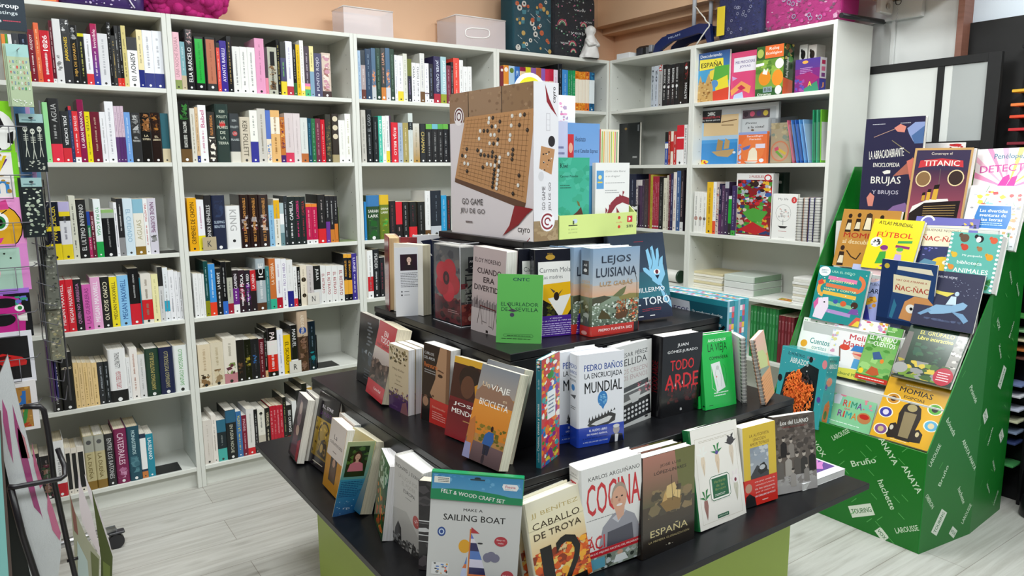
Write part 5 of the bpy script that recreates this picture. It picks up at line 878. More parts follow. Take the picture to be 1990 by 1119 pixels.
standing('louisiana', 'hardback_book', 'blue-sky river painting hardback with a red prize band, front copy of three', .048, '8aa0b8', lo, [('g', 0, 0, 1, .4, '7a94b0', 'a0acb8'), ('g', 0, .4, 1, .55, 'b0a498', 'c89878'), ('g', 0, .55, 1, 1, '6a745c', '2e3a30'), ('s', 0, .6, 1, .9, 30, .25, 4, 'a8b0a0', '3a4438', '5a5a40'), ('r', .22, .14, .78, .3, '14161c'), T('AE', .5, .19, .3, .025, 'd8d8d8', 1), ('e', .5, .25, .15, .02, 'd0d0d0'), T('LEJOS', .5, .38, .8, .035, 'c8a070'), T('LUISIANA', .5, .43, .8, .03, 'c8a070')], True, True, 'fcfbf8',
         (.115, 'c03028', [T('PREMIO PLANETA 2022', .5, .45, .72, .26, 'f8ece8', 1), ('r', .9, 0, 1, 1, '1c1414')], [('e', .5, .7, .25, .2, 'e8a8a0')]), group=G3,
         copies=[(-.022, .052, 'river painting hardback with a red prize band, middle copy of three'), (-.035, .104, 'river painting hardback with a red prize band, rearmost of three')])
hand = [('g', 0, 0, 1, .45, '303848', '3a4a5c'), ('g', 0, .45, 1, .75, '3a6070', '3a7a88'), ('g', 0, .75, 1, 1, '344458', '2a2c40'), ('w', .44, .085, .64, .1, 1, 'b03038')] + \
       [('p', '8ac4e4', .7 + a, .42, .7 + b, .17 + c, .745 + b, .15 + c, .79 + a, .42) for a, b, c in ((-.03, -.06, .03), (.03, .03, .0), (.09, .13, .03), (.13, .2, .13))] + \
       [('p', '8ac4e4', .66, .4, .93, .38, .95, .5, .86, .6, .92, .72, 1, .82, 1, .9, .88, .8, .8, .62, .7, .56), ('p', '8ac4e4', .72, .55, .56, .44, .55, .4, .6, .4, .7, .46), ('e', .8, .46, .06, .03, 'f0f4f8'), ('e', .8, .46, .03, .026, '6a2a34'), ('p', '1c2438', .76, .5, .84, .5, .8, .55), ('l', '1c2438', .008, .74, .2, .74, .36, .7, .42), ('l', '1c2438', .008, .9, .22, .84, .4), ('l', '1c2438', .012, .72, .68, .82, .62, .9, .7, .96, .86), T('GUILLERMO', .6, .66, .62, .055, 'ecf0f4', 1), T('DEL TORO', .56, .79, .84, .09, 'ecf0f4', 1), ('w', .45, .87, .8, .91, 2, 'a03848'), ('l', '20283c', .008, .4, .94, .6, .9, .8, .93), T('- -', .52, .96, .3, .012, 'e8e8e8', 1)]
standing('toro', 'hardback_book', 'tall navy hardback with a raised blue hand and eye in its palm', .024, '2c3444', hand, hard=True, pc='ece8e0', group=G3)
# --- two teal game boxes leaning on the upper step's side
def game_box(label, x0, y0, z0):
    H, W, t = .29, .29, .05
    r = thing('game_box', label, 'game box', group='teal game boxes', M=frame_at((x0, y0 + W, z0), -90, 0))
    for nm, yy, tt in (('box_lid', 0, t * .62), ('box_tray', t * .62 + .0005, t * .38 - .0005)):
        mb = MB(); mb.bbox((0, yy, 0), (W, yy + tt, H), '2a8898' if nm == 'box_lid' else '3a9cac', .0015); chk = ('e8c040', 'd84848', '4a9a50', 'f0ecec', '6a58b0', 'e080a0', '50b0d0')
        if nm == 'box_lid':
            art(mb, lambda u, v, L: (u * W, -L, H * (1 - v)), [('g', 0, .06, 1, .42, '1e5a6c', '1e5a6c'), ('p', 'd8dce8', 0, .05, .5, .07, .52, .2, .46, .42, 0, .42), T('JUEGOS', .34, .18, .3, .08, '2a2a70', 1), T('REUNIDOS', .36, .3, .24, .06, '2a2a70', 1), T('Un estuche para divertirse', .74, .17, .4, .05, 'e8f4f8', 1), T('durante horas y horas', .74, .26, .38, .05, 'e8f4f8', 1), ('l', '14181c', .03, .9, .34, .97, .26)] + [('r', .58 + .026 * i, .55 + .05 * j, .6 + .026 * i, .59 + .05 * j, 'b8d860' if (i * 3 + j) % 4 else 'f0f0d0') for i in range(8) for j in range(7)], 1)
            art(mb, lambda u, v, L: (W + L, yy + u * tt, H * (1 - v)), [('r', .0, 0, .3, 1, '8ab8c8')] + [('r', .3 + .35 * i, .06 * j, .65 + .35 * i, .06 * j + .055, chk[(j * 3 + i * 2) % 7]) for i in range(2) for j in range(1, 15)], tt / H)
            art(mb, lambda u, v, L: (u * W, yy + (1 - v) * tt, H + L), [('r', 0, 0, 1, 1, 'b8d0dc')] + [('r', .045 * i, .3 * j, .045 * i + .04, .3 * j + .26, chk[(i * 5 + j * 3) % 7]) for i in range(22) for j in range(3) if (i + j) % 3], W / tt)
        mb.build(nm, GLOSS, r)
game_box('teal games box with a checkered edge, leaning nearest the upper step', 1.0955, -1.955, Z2 + .0005)
game_box('teal games box with a checkered edge, outer one of the two', 1.1475, -1.952, Z2 + .0005)
# ------------------------------------------------------------------ top of the display: game box and a tray of children's novels
P = FT['gobox']; M = frame_at((P[0], P[1], Z4 + .0004), -88.3, 0); w, h, t = P[6], P[7], .083
r = thing('game_box', 'large white and wood-pattern Go board game box on top of the display', 'game box', M=M)
mb = MB(); mb.bbox((0, 0, 0), (w, t, h), 'dcd6d8', .0015)
st = random.Random(5); ops = [('r', 0, 0, 1, 1, 'd8d0d4'), ('r', 0, 0, 1, .21, '8a6c54')]
for i, (a, b_, c) in enumerate(((0, .25, '8e7058'), (.256, .655, '94765c'), (.662, 1, '8a6c50'))): ops.append(('r', a, 0, b_, .21, c))
ops += [('s', 0, 0, 1, .2, 60, .02, 4, '7e6048', '9c7e62', '86684e'), ('l', '2a1c14', .008, .252, 0, .252, .2), ('l', '2a1c14', .008, .658, 0, .658, .2),
        ('e', .125, .165, .065, .065, 'e8e2e4'), ('a', .125, .165, .045, .012, -60, 210, '5a2028'), ('a', .125, .165, .02, .01, 0, 360, '5a2028'),
        ('p', '5e4030', .06, .60, .92, .755, .9, .80, .055, .63), ('p', 'b8875a', .21, .175, 1.0, .165, .995, .30, .92, .755, .06, .60)]
def bd(a, b): return ((.21 + (1.0 - .21) * a) * (1 - b) + (.06 + .86 * a) * b, (.175 - .01 * a) * (1 - b) + (.60 + .155 * a) * b)
for i in range(1, 18):
    for p, q in ((bd(i / 18, .03), bd(i / 18, .97)), (bd(.03, i / 18), bd(.97, i / 18))): ops.append(('l', '6e4c30', .0022, *p, *q))
stones = [(7, 1, 1), (8, 1, 0), (13, 1, 1), (15, 1, 1), (16, 1, 0), (7, 2, 1), (8, 3, 0), (10, 2, 0), (9, 3, 1), (13, 3, 1), (15, 3, 0), (5, 4, 1), (6, 4, 0), (7, 4, 0), (10, 4, 0), (8, 5, 1), (9, 5, 1), (13, 5, 1), (17, 4, 0), (5, 6, 1), (10, 6, 0), (9, 7, 0), (8, 7, 1), (10, 7, 1), (13, 6, 1), (14, 8, 0), (14, 9, 0), (6, 9, 1), (5, 9, 0), (6, 10, 0), (7, 10, 0), (8, 10, 0), (9, 9, 0), (9, 10, 0), (10, 10, 0), (11, 10, 1), (13, 9, 1), (2, 9, 0), (14, 10, 0), (1, 11, 0), (2, 11, 1), (11, 11, 1), (10, 11, 0), (8, 12, 1), (9, 12, 1), (10, 12, 1), (11, 12, 0), (7, 13, 0), (11, 13, 1), (10, 13, 0), (2, 13, 1), (3, 13, 1), (10, 14, 0), (11, 14, 1), (16, 13, 0), (10, 15, 0), (11, 15, 1), (3, 15, 0), (10, 16, 0), (11, 16, 1), (16, 15, 1), (11, 17, 1), (10, 17, 0), (15, 17, 0)]
for a, b_, wh in stones:
    u, v = bd(a / 18, b_ / 18); ops.append(('e', u, v, .0155, .0135, 'd8d4cc' if wh else '1e1614')); ops.append(('e', u - .004, v - .004, .005, .004, 'f4f2ee' if wh else '6a5a54'))
ops += [T('GO GAME', .29, .765, .27, .043, '3a3234'), T('JEU DE GO', .29, .835, .32, .043, '3a3234'), ('w', .2, .895, .3, .925, 1, '6a5a5c'), ('p', '8a1c26', .80, .775, 1, .79, .93, .83, .84, .9, .66, .985, .74, .91), ('p', 'ece6e8', 1, .80, 1, 1, .68, 1, .86, .9), T('cayro', .90, .94, .13, .045, '2a2224', 1), ('a', .91, .945, .06, .006, 250, 330, '8a1c26')]
art(mb, lambda u, v, L: (u * w, -L, h * (1 - v)), ops, w / h)
art(mb, lambda u, v, L: (w + L, t * u, h * (1 - v)), [('r', 0, 0, 1, 1, 'e2e0e4'), ('g', 0, .87, 1, 1, '9c8464', '8a7050'), ('s', 0, .88, 1, 1, 26, .14, 3, '8e7656', 'a48c6a'), ('e', .56, .875, .3, .065, 'ece8ec'), ('a', .56, .875, .2, .06, 40, 330, '8a2a34'), ('a', .56, .875, .08, .05, 0, 300, '8a2a34'), ('p', '8a1c26', .45, .01, .62, .1, .95, .21, .68, .16, .52, .12), T('cayro', .85, .075, .1, .13, '302426', 1, 90), ('r', .5, .19, .66, .3, 'c4c0c6'), ('r', .52, .195, .64, .295, 'e2e0e4'), ('r', .52, .23, .64, .233, 'c4c0c6'), ('r', .52, .262, .64, .265, 'c4c0c6'), ('e', .72, .365, .14, .035, '241c1c'), ('p', 'b8875a', .3, .395, .85, .415, .72, .575, .22, .535), ('s', .34, .42, .75, .55, 14, .04, 8, '1e1614', 'e0dcd8'), ('e', .3, .585, .11, .03, 'd0ced2'), T('GO GAME', .40, .725, .15, .13, '50484c', 0, 90), T('JEU DE GO', .66, .715, .18, .13, '50484c', 0, 90)], t / h)
mb.build('carton', GLOSS, r)
# tray
tx, ty = .602, -1.785; TW, TD = .285, .20
r = thing('book_tray', 'pale lime cardboard counter tray with a round yellow header', 'display tray', (tx, ty, Z4 + .0004))
mb = MB(); mb.bbox((0, 0, 0), (TW, .004, .064), 'ccdc8a', .0006)
art(mb, lambda u, v, L: (u * TW, -L, .064 * (1 - v)), [('g', 0, 0, 1, 1, 'd0e088', 'c8d884'), ('r', .11, .42, .22, .46, '202020'), ('e', .19, .26, .03, .1, 'c0cce0'), ('l', '4a5a30', .02, .17, .4, .17, .24), T('EL BARCO', .165, .6, .11, .06, '8a9a5a'), T('DE VAPOR', .165, .74, .11, .06, '8a9a5a'), ('e', .76, .22, .018, .07, 'd04028'), T('cruilla', .76, .42, .08, .07, 'e08060'), ('e', .76, .62, .018, .07, 'd04028'), ('r', .87, .16, .94, .44, 'd02838'), ('p', 'f0e8e0', .89, .2, .92, .3, .89, .4), T('sm', .905, .62, .085, .12, '202020', 1)], TW / .064)
mb.build('front_panel', PRINT, r)
for x0 in (0, TW - .003):
    mb = MB(); mb.mesh([(x0 + dx, y, z) for dx in (0, .003) for y, z in ((.0045, .0), (.0045, .064), (TD - .0045, .2), (TD - .0045, 0))], [(0, 1, 2, 3), (7, 6, 5, 4), (0, 4, 5, 1), (1, 5, 6, 2), (2, 6, 7, 3), (3, 7, 4, 0)], 'c4d480'); mb.build('side_panel', PRINT, r)
mb = MB(); mb.bbox((.0035, .005, 0), (TW - .0035, TD - .005, .004), 'c4d480', .0006)
for k, (y0, z0) in enumerate(((.05, .085), (.09, .15), (.13, .2))): mb.bbox((.0035, y0, .004), (TW - .0035, y0 + .003, z0 - .01), 'c4d480', .0006)
mb.build('inner_steps', PRINT, r)
c = hy(1028, 158, ty + TD)
mb = MB(); mb.bbox((.06, TD - .004, .15), (.142, TD, c.z - Z4 - .075), 'c8d884', .0006); mb.bbox((.004, TD - .004, 0), (TW - .004, TD, .15), 'c8d884', .0006); mb.build('back_panel', PRINT, r)
mb = MB(); cx, cz, n = c.x - tx, c.z - Z4 - .035, 28
for rr, yy, cc in ((.058, TD - .006, 'f0f0ea'), (.046, TD - .0065, 'e8e020')):
    ring = [(cx + rr * math.cos(2 * math.pi * i / n), yy, cz + rr * math.sin(2 * math.pi * i / n)) for i in range(n)]
    mb.face(ring[::-1], cc); mb.face([(x, yy + .002, z) for x, _, z in ring], cc)
    for i in range(n): j = (i + 1) % n; mb.face([ring[i], ring[j], (ring[j][0], yy + .002, ring[j][2]), (ring[i][0], yy + .002, ring[i][2])], cc)
mb.build('round_header', PRINT, r)
def standx(name, label, X, pl, pr, pyt, z, t, base, front, spine=(), hard=False, cat='book', group=None, pc='f0ece2', box=False, side=(), gloss=True, ytop=None):
    """stands with its face towards -x, its foot from pixel column pl to pr on height z, its top at pixel row pyt"""
    a = along((X, 0, z), (0, -1, 0), px=pl); b = along((X, 0, z), (0, -1, 0), px=pr); h = along((X, -a, z), (0, 0, 1), py=pyt)
    return panel(name, label, frame_at((X, -a, z), -90, 0), b - a, h, t, base, front, spine, hard, cat, group, pc, box, side, gloss)
def standy(name, label, Y, pl, pr, pyt, z, t, base, front, spine=(), hard=False, cat='book', group=None, pc='f0ece2', box=False, side=(), gloss=True):
    a = along((0, Y, z), (1, 0, 0), px=pl); b = along((0, Y, z), (1, 0, 0), px=pr); h = along((a, Y, z), (0, 0, 1), py=pyt)
    return panel(name, label, Matrix.Translation((a, Y, z)), b - a, h, t, base, front, spine, hard, cat, group, pc, box, side, gloss)
def panel(name, label, M, w, h, t, base, front, spine, hard, cat, group, pc, box, side, gloss):
    if not box: return book(name, label, M, w, h, t, base, front, spine, hard, gloss, pc, group, None, cat)
    r = thing(name, label, cat, group=group, M=M)
    mb = MB(); mb.bbox((0, 0, 0), (w, t, h), base, .0012)
    if front: art(mb, lambda u, v, L: (u * w, -L, h * (1 - v)), front, w / h)
    if side: art(mb, lambda u, v, L: (w + L, t * u, h * (1 - v)), side, t / h)
    mb.build('carton', GLOSS if gloss else PRINT, r); return r
GT = 'novels in the lime counter tray'; zt = Z4 + .0046
kiwi = [('g', 0, 0, 1, 1, '38a888', '48b098'), ('s', 0, 0, 1, 1, 40, .16, 4, '3aa484', '4cb498', '34a080'), T('Kiwi', .2, .1, .24, .06, '14382c', 1), T('Carmen Posadas', .36, .23, .56, .03, '14382c', 1), ('w', .08, .33, .42, .39, 2, '2a6450'), ('p', '5a2c1c', 0, .92, .3, .78, .62, .68, .74, .62, .82, .74, .8, .88, .6, 1, 0, 1), ('e', .26, .86, .04, .022, 'e8e8e0'), ('e', .18, .93, .03, .018, 'e8e8e0'), ('p', '6a6a38', .6, .54, .68, .56, .72, .62, .64, .6)]
standy('paperback_book', 'teal paperback with a brown bird, front of the lime tray', ty + .008, 1083, 1144, 306, zt, .012, '3aa888', kiwi, group=GT)
standy('paperback_book', 'white paperback with a maroon spiked dragon, front of the lime tray', ty + .008, 1156, 1221, 316, zt, .014, 'ecebe8',
       [('r', .03, .11, .24, .36, '5a9ad0'), ('e', .13, .2, .05, .03, 'e8e0a0'), ('r', .06, .26, .2, .28, 'e8c840'), T('¿Quién sabe liberar', .58, .12, .62, .035, '8a8a8a'), T('a un dragón?', .5, .19, .42, .035, '8a8a8a'), ('w', .28, .27, .86, .29, 1, 'a0a0a0'), ('w', .28, .37, .7, .43, 2, 'a8a8a8'), ('p', '8a2430', .28, .98, .32, .74, .45, .56, .62, .48, .8, .46, 1, .5, 1, .6, .8, .56, .62, .6, .48, .7, .42, .98), ('p', '8a2430', .62, .62, .82, .78, .92, .92, .74, .86, .66, .98)] + [('p', '8a2430', .3 + .1 * i, .72 - .05 * i, .3 + .1 * i, .62 - .045 * i, .36 + .1 * i, .66 - .05 * i) for i in range(6)] + [('e', .5, .9, .05, .035, '2a2030')], group=GT)
standy('paperback_book', 'second teal novel seen only as spines between the two front covers', ty + .024, 1144, 1155, 322, zt, .012, '3a78a8', [('r', 0, 0, .5, 1, '3a88b8')], group=GT)
standy('paperback_book', 'light blue paperback with a candle and a red corner badge in the tray', ty + .055, 1101, 1163, 238, zt, .012, '6a9ad4',
       [('g', 0, 0, 1, 1, '6a98d0', '88aee0'), ('r', .02, .1, .2, .46, 'c82c30'), ('e', .11, .22, .06, .045, 'e8a890'), ('e', .11, .35, .06, .03, 'e8c060'), T('Asesinato', .4, .14, .32, .045, '28385c', 1), T('en el Canadian Express', .58, .25, .72, .045, '28385c', 1), T('Eric Wilson', .4, .37, .3, .035, '28385c', 1), ('w', .26, .5, .6, .58, 2, '405080'), ('e', .78, .46, .07, .05, 'f0f0b0'), ('l', '4a5a88', .02, .79, .5, .79, .95), ('s', 0, .8, 1, 1, 24, .08, 4, '4a6ab0', '98b8e8', 'e8d860')], group=GT)
standy('paperback_book', 'pale lilac paperback with a green parrot drawing behind the teal one', ty + .05, 1080, 1102, 235, zt, .01, 'c4c8e4', [('w', .2, .2, .8, .3, 2, '6a6a98'), ('e', .5, .6, .3, .06, '50a068'), ('p', '40a078', .2, .8, .8, .7, .6, .85)], group=GT)
standy('paperback_book', 'white card with pink crayon flowers rising behind the tray novels', ty + .095, 1082, 1116, 184, zt, .01, 'f4f2f2', [('s', .1, .05, .6, .3, 22, .12, 3, 'e080b0', 'e8a0c8', 'b8a0c0'), ('s', .2, .45, .8, .62, 20, .14, 4, 'd03070', 'e05088'), ('p', '4a98a8', .4, .6, .6, .6, .55, .8, .45, .8), ('s', .2, .75, .9, .98, 16, .14, 5, '60a860', '88b890')], group=GT)
standy('paperback_book', 'striped red and yellow book at the far side of the tray', ty + .095, 1165, 1200, 251, zt, .03, 'b82c30', [('r', 0, 0, 1, .62, 'e8e0c8')] + [('r', .06 + .1 * i, .02, .11 + .1 * i, .6, c) for i, c in enumerate(('8ab848', 'e0a030', 'd8d0b0', 'c8c0a8', 'e8b060', '90b050', 'e8e040', 'd86050', '4a8a48'))] + [('r', 0, .6, 1, 1, 'b82c34'), T('LOS', .5, .72, .3, .06, 'f0e0d8', 1), T('CUCA', .5, .86, .4, .05, 'f0e0d8', 1)], group=GT)
# ------------------------------------------------------------------ face-out puzzles, notebooks and paper on the side bookcases
z1, z2, z3, z4, z5 = [q + .0006 for q in SHR[:5]]
GP = 'craft boxes and puzzles in the puzzle bookcase'
standx('picture_book', 'picture book with a sandy cathedral and yellow title strip on top shelf', 2.425, 1354, 1415, 105.5, z1, .012, '3a60a8', [('g', 0, 0, 1, .3, '30508a', '3a78b0'), ('p', 'f0e048', .06, .13, .8, .15, .82, .33, .06, .35), T('Descubriendo', .42, .07, .68, .06, 'e8ecf4', 1), T('ESPAÑA', .44, .24, .66, .12, '1c1c1c', 1), ('r', 0, .35, 1, 1, '4aa0d0'), ('p', 'e8d048', .4, .38, .6, .34, .6, .7, .3, .8), ('p', '58a840', .55, .3, 1, .3, 1, .6, .5, .58), ('p', 'e8d838', .55, .6, .95, .5, 1, .76, .6, .8), ('p', 'd84830', .5, .8, 1, .74, 1, 1, .5, 1), ('e', .55, .65, .12, .08, '5a90c8'), ('p', 'c8a060', 0, 1, .04, .6, .1, .45, .16, .6, .26, .62, .36, .42, .44, .58, .5, .7, .52, 1), ('s', .02, .55, .5, 1, 40, .04, 5, 'a8783c', 'd8b878', '8a6030')], group=GP, gloss=False)
standx('picture_book', 'pink box of toy jewels with a lilac name plate, top shelf', 2.44, 1416, 1469, 104, z1, .03, 'd84878', [('r', .15, .12, .95, .42, 'e8e4ec'), T('MIS PRECIOSAS', .56, .22, .7, .06, '5a4a8a', 1), T('JOYAS', .56, .32, .4, .06, '5a4a8a', 1), ('p', 'c8a0d0', .1, .5, .3, .55, .12, .6), ('p', 'e8a058', .05, .8, .45, .62, .8, .75, .75, .9, .4, .78, .1, .92), ('p', 'c02850', .3, .76, .45, .7, .62, .78, .45, .82), ('p', 'b8c8e8', .2, .9, .5, .85, .55, 1, .15, 1)], box=True, cat='craft box', group=GP)
standx('craft_box', 'green and orange eco clock kit box with two oranges, top shelf', 2.415, 1466.5, 1520, 92.5, z1, .075, '2a5a2a', [('r', .32, 0, .98, .25, 'e06c34'), T('Reloj', .64, .07, .34, .07, 'f4ece0', 1), T('Ecológico', .64, .16, .56, .07, 'f4ece0', 1), ('e', .15, .14, .12, .09, 'a8b858'), ('g', .0, .27, 1, .85, '5a8a34', '7aa040'), ('s', 0, .27, 1, .7, 30, .12, 5, '8ab048', '4a7a2a', 'a8b850'), ('e', .34, .64, .22, .15, 'e08a20'), ('e', .8, .66, .2, .16, 'e89028'), ('p', 'f0f0e8', .25, .55, .3, .44, .38, .5, .45, .44, .42, .58), ('e', .85, .38, .15, .1, 'e8e4e0'), ('p', 'f4f4f0', -.0, .34, .3, .33, .3, .38, 0, .4), ('r', .3, .82, .62, .93, '8aa0a8'), T('8:36', .46, .875, .24, .07, '303838', 1), ('e', .85, .9, .12, .09, 'e8e8e4'), T('Dinamo', .35, .965, .5, .045, 'e8ece0', 1)], box=True, cat='craft box', group=GP,
       side=[('r', 0, 0, 1, .66, '1c4020'), ('s', 0, 0, 1, .3, 16, .2, 5, '8a5a30', '4a8a3a', 'c8b060'), ('e', .7, .3, .25, .06, '60a050'), T('Reloj Ecológico', .4, .46, .4, .3, 'f0f0e8', 1, 90), ('p', 'd85c38', 0, .66, 1, .72, 1, 1, 0, 1)])
for k, (a, b_, c) in enumerate(((1549, 1564, 'ecece4'), (1566, 1582, 'e0dcd4'))):
    standx('craft_box', ('white animal kit box behind the purple puzzle, beside the clock kit', 'cream animal kit box behind the purple puzzle, next to the bookcase end')[k], 2.52, a, b_, 88, z1, .07, c, [('e', .5, .2, .3, .09, '1c1c1c'), ('e', .3, .12, .12, .04, '1c1c1c'), ('e', .6, .4, .2, .06, '303030')], box=True, cat='craft box', group=GP)
standx('puzzle_box', 'purple children puzzle box with a yellow letter, end of the top shelf', 2.42, 1543, 1591, 117, z1, .05, '7a2a7a', [('g', 0, 0, 1, .3, '4a3a90', '5a3a88'), ('e', .4, .1, .12, .05, 'e8a850'), ('w', .2, .25, .7, .5, 5, 'c090c8'), ('p', '9a2a6a', 0, .5, .6, .4, 1, .6, .5, .9), ('p', '3a8a6a', .4, .9, .9, .7, 1, 1, .4, 1), ('s', 0, .6, .4, 1, 18, .08, 4, '5a4aa8', '3a5ab0', 'a04a98'), T('A', .62, .76, .15, .14, 'e8d838', 1)], box=True, cat='puzzle', group=GP, side=[('r', 0, 0, 1, .62, 'e4e0e8'), ('r', .25, .08, .8, .2, 'c02858'), ('r', .25, .27, .8, .4, 'd86890'), ('r', .25, .46, .8, .58, '7a3a80'), ('r', 0, .64, 1, 1, '3a3a98'), T('J', .5, .82, .4, .16, 'e89858', 1)])
standx('craft_pack', 'large blue pirate ship building pack with a black title corner', 2.47, 1357, 1508, 211, z2, .018, 'c8ccce', [('r', 0, .13, .52, 1, 'a8c4dc'), ('r', .06, .14, .52, .5, 'd8bc90'), ('l', '6a4a28', .01, .3, .27, .5, .24), ('l', '6a4a28', .008, .3, .32, .46, .33), ('r', .0, .6, .52, 1, '3a88c8'), ('r', 0, .57, .52, .63, '4a98d4'), ('p', '14161a', .02, .05, .3, .05, .29, .28, .03, .26), ('e', .16, .11, .03, .03, 'e0e0e0'), ('l', 'e0e0e0', .012, .11, .09, .21, .14), ('l', 'e0e0e0', .012, .21, .09, .11, .14), T('CONSTRUYE', .16, .175, .24, .035, 'c83040', 1), T('tu barco pirata', .16, .225, .24, .03, 'e8e8e8', 1), ('p', 'b89868', .18, .78, .48, .74, .46, .82, .4, .88, .26, .86), ('p', 'a88858', .24, .76, .26, .56, .33, .6, .32, .76), ('p', 'b89868', .34, .74, .36, .55, .42, .6, .41, .73), ('e', .06, .96, .08, .04, 'e8c830'), ('s', .02, .92, .12, 1, 8, .02, 4, 'c83028', '202020'), ('e', .48, .8, .02, .02, 'e0e8f0'), ('r', .55, .07, .97, 1, 'b0b6ba'), ('r', .57, .1, .9, .24, '4a3a44')] + [('e', .61 + .08 * i, .165, .03, .045, c) for i, c in enumerate(('2a1a28', 'c04868', '3a2a5a', 'c8b040'))] + [('r', .57, .26, .9, .96, 'c0c8cc'), T('¡Piratas', .68, .32, .14, .04, '303438', 1), T('a la vista!', .74, .385, .2, .04, '303438', 1), ('s', .6, .42, .9, .6, 18, .03, 6, 'b89058', '6a5a48', '303438')], box=True, cat='craft pack', group=GP)
standx('craft_pack', 'small orange film-wrapped kit pack with a white sarcophagus', 2.425, 1433, 1488, 257.7, z2, .02, 'dc6c38', [('r', 0, 0, 1, .08, '8a9ac8'), ('e', .5, .55, .42, .42, 'e07840'), T('Sarcófago', .58, .14, .56, .07, 'f0e0e0', 1), T('Faraón', .6, .23, .4, .05, 'f0e0e0', 1), ('p', 'e8dcc4', .35, .9, .4, .6, .5, .5, .6, .5, .68, .62, .7, .9), ('p', '5a6ab0', .15, .5, .45, .4, .4, .52, .2, .58), ('r', .62, .38, .95, .52, 'd8d0e0'), ('e', .84, .9, .08, .06, 'e0e4f0'), ('s', .0, .3, .12, 1, 10, .08, 3, '7a8ac8', 'c0c8e8')], box=True, cat='craft pack', group=GP)
P = hx(1497, 318, 2.45); rz = thing('craft_pack', 'clear bag with a round wooden plaque of coloured pencils', 'craft pack', (2.44, along((2.44, 0, z2), (0, -1, 0), px=1513) * -1, z2), group=GP)
mb = MB(); mb.bbox((.012, -.06, .0), (.022, .06, .19), 'b8a888', .003); art(mb, lambda u, v, L: (.012 - L, .06 - .12 * u, .19 * (1 - v)), [('s', 0, 0, 1, .45, 30, .12, 4, 'c8b890', 'a89870', '8a9a8a'), ('e', .45, .7, .42, .26, 'd88860'), ('e', .45, .7, .36, .22, 'c8a888'), ('p', 'e0c040', .4, .62, .75, .74, .7, .8, .36, .68), ('p', '70b040', .3, .66, .62, .84, .56, .88, .25, .72), ('p', 'd85070', .2, .62, .36, .58, .42, .66, .24, .7)], .65); mb.build('wooden_kit', PRINT, rz)
mb = MB(); mb.bbox((.004, -.075, .0), (.03, .075, .215), 'ffffff', .004); mb.build('clear_bag', FILM, rz)
rz = thing('plate', 'white paper plate lying in front of the orange kit pack', 'plate', (2.455 + .012, -1.005, z2))
mb = MB(); mb.lathe([(0, .001), (.05, .0012), (.055, .008), (.058, .010), (.057, .011), (.05, .003), (0, .0025)], 'e8e6e2', 28); mb.build('rim_and_well', PRINT, rz)
for k, (c, nm) in enumerate((('d06078', 'pink'), ('3a78c8', 'blue'), ('2a60b8', 'dark blue'), ('5aa0e0', 'sky blue'), ('8ab8e8', 'pale blue'), ('30a070', 'green'), ('50b890', 'mint'), ('78c838', 'lime edged'))):
    y0 = along((2.43, 0, z2), (0, -1, 0), px=1540 + 7.6 * k); M = frame_at((2.43, -y0, z2), -4, 0, -8 if k < 5 else -2) @ Matrix.Rotation(0, 4, 'Z')
    rz = thing('plastic_wallet', nm + ' plastic wallet standing among others at the end of the second shelf', 'folder', group='plastic wallets beside the craft packs', M=frame_at((2.43, -y0, z2 + .0012), 0, 12 if k < 5 else 3))
    mb = MB(); mb.bbox((0, -.0035, 0), (.18, 0, .2 if k < 5 else .235), c, .001); mb.build('cover', SATIN, rz)
    mb = MB(); mb.box((.004, -.0037, .01), (.17, -.0036, .18), 'f0f0f0' if k == 7 else mixhex(c, 'ffffff', .35)); mb.build('insert_sheet', PRINT, rz)
standx('puzzle_box', 'puzzle box crowded with red and green cartoon figures on third shelf', 2.42, 1427, 1497, 336.8, z3, .045, 'e4e2e0', [('r', .04, .1, .98, .97, '7a2428'), ('s', .04, .1, .98, .5, 110, .09, 5, 'c02830', '8a1c20', '4a8a38', 'e0d8d0', '3a5aa0', 'e0b030', '301c1c', 'a8acb8'), ('s', .04, .5, .98, .95, 120, .1, 8, '3a8a30', '58a848', 'b02028', 'c8b8a8', '2a3a6a', 'd8a028', '7a1c20'), ('p', '4a9a3a', .2, .62, .5, .54, .9, .6, .7, .76, .4, .74), ('p', 'b82028', .1, .9, .5, .76, .9, .88, .6, .96), ('e', .86, .07, .1, .055, 'c03038'), ('e', .86, .07, .065, .035, 'f0ecec'), T('2 PUZZLES', .55, .05, .4, .035, 'b03040', 1)], box=True, cat='puzzle', group=GP)
standx('puzzle_box', 'dark green box standing behind the crowded cartoon puzzle', 2.53, 1499, 1517, 335, z3, .05, '20382c', [('s', 0, 0, 1, 1, 20, .2, 3, '2a4a3a', '182820', 'c8c8c0')], box=True, cat='puzzle', group=GP)
standx('notebook', 'white diary with a sketched globe and red price sticker on third shelf', 2.41, 1498.5, 1546, 376, z3, .016, 'ecebe8', [T('My life', .42, .12, .4, .06, '6a6a6a'), ('e', .86, .13, .11, .07, 'd04040'), T('5', .86, .13, .05, .06, 'f4f0f0', 1), ('a', .45, .42, .3, .012, 0, 360, '9a9a9a'), ('s', .25, .32, .68, .52, 22, .05, 3, 'c8c0bc', 'd8a8a0', 'b0b0b0'), ('l', '8a8a8a', .02, .45, .56, .45, .68), ('p', '3a3a3a', .25, .7, .65, .7, .55, .75, .35, .75), ('w', .28, .8, .62, .83, 1, 'c08080'), ('w', .3, .94, .6, .96, 1, 'a0a0a0')], cat='notebook')
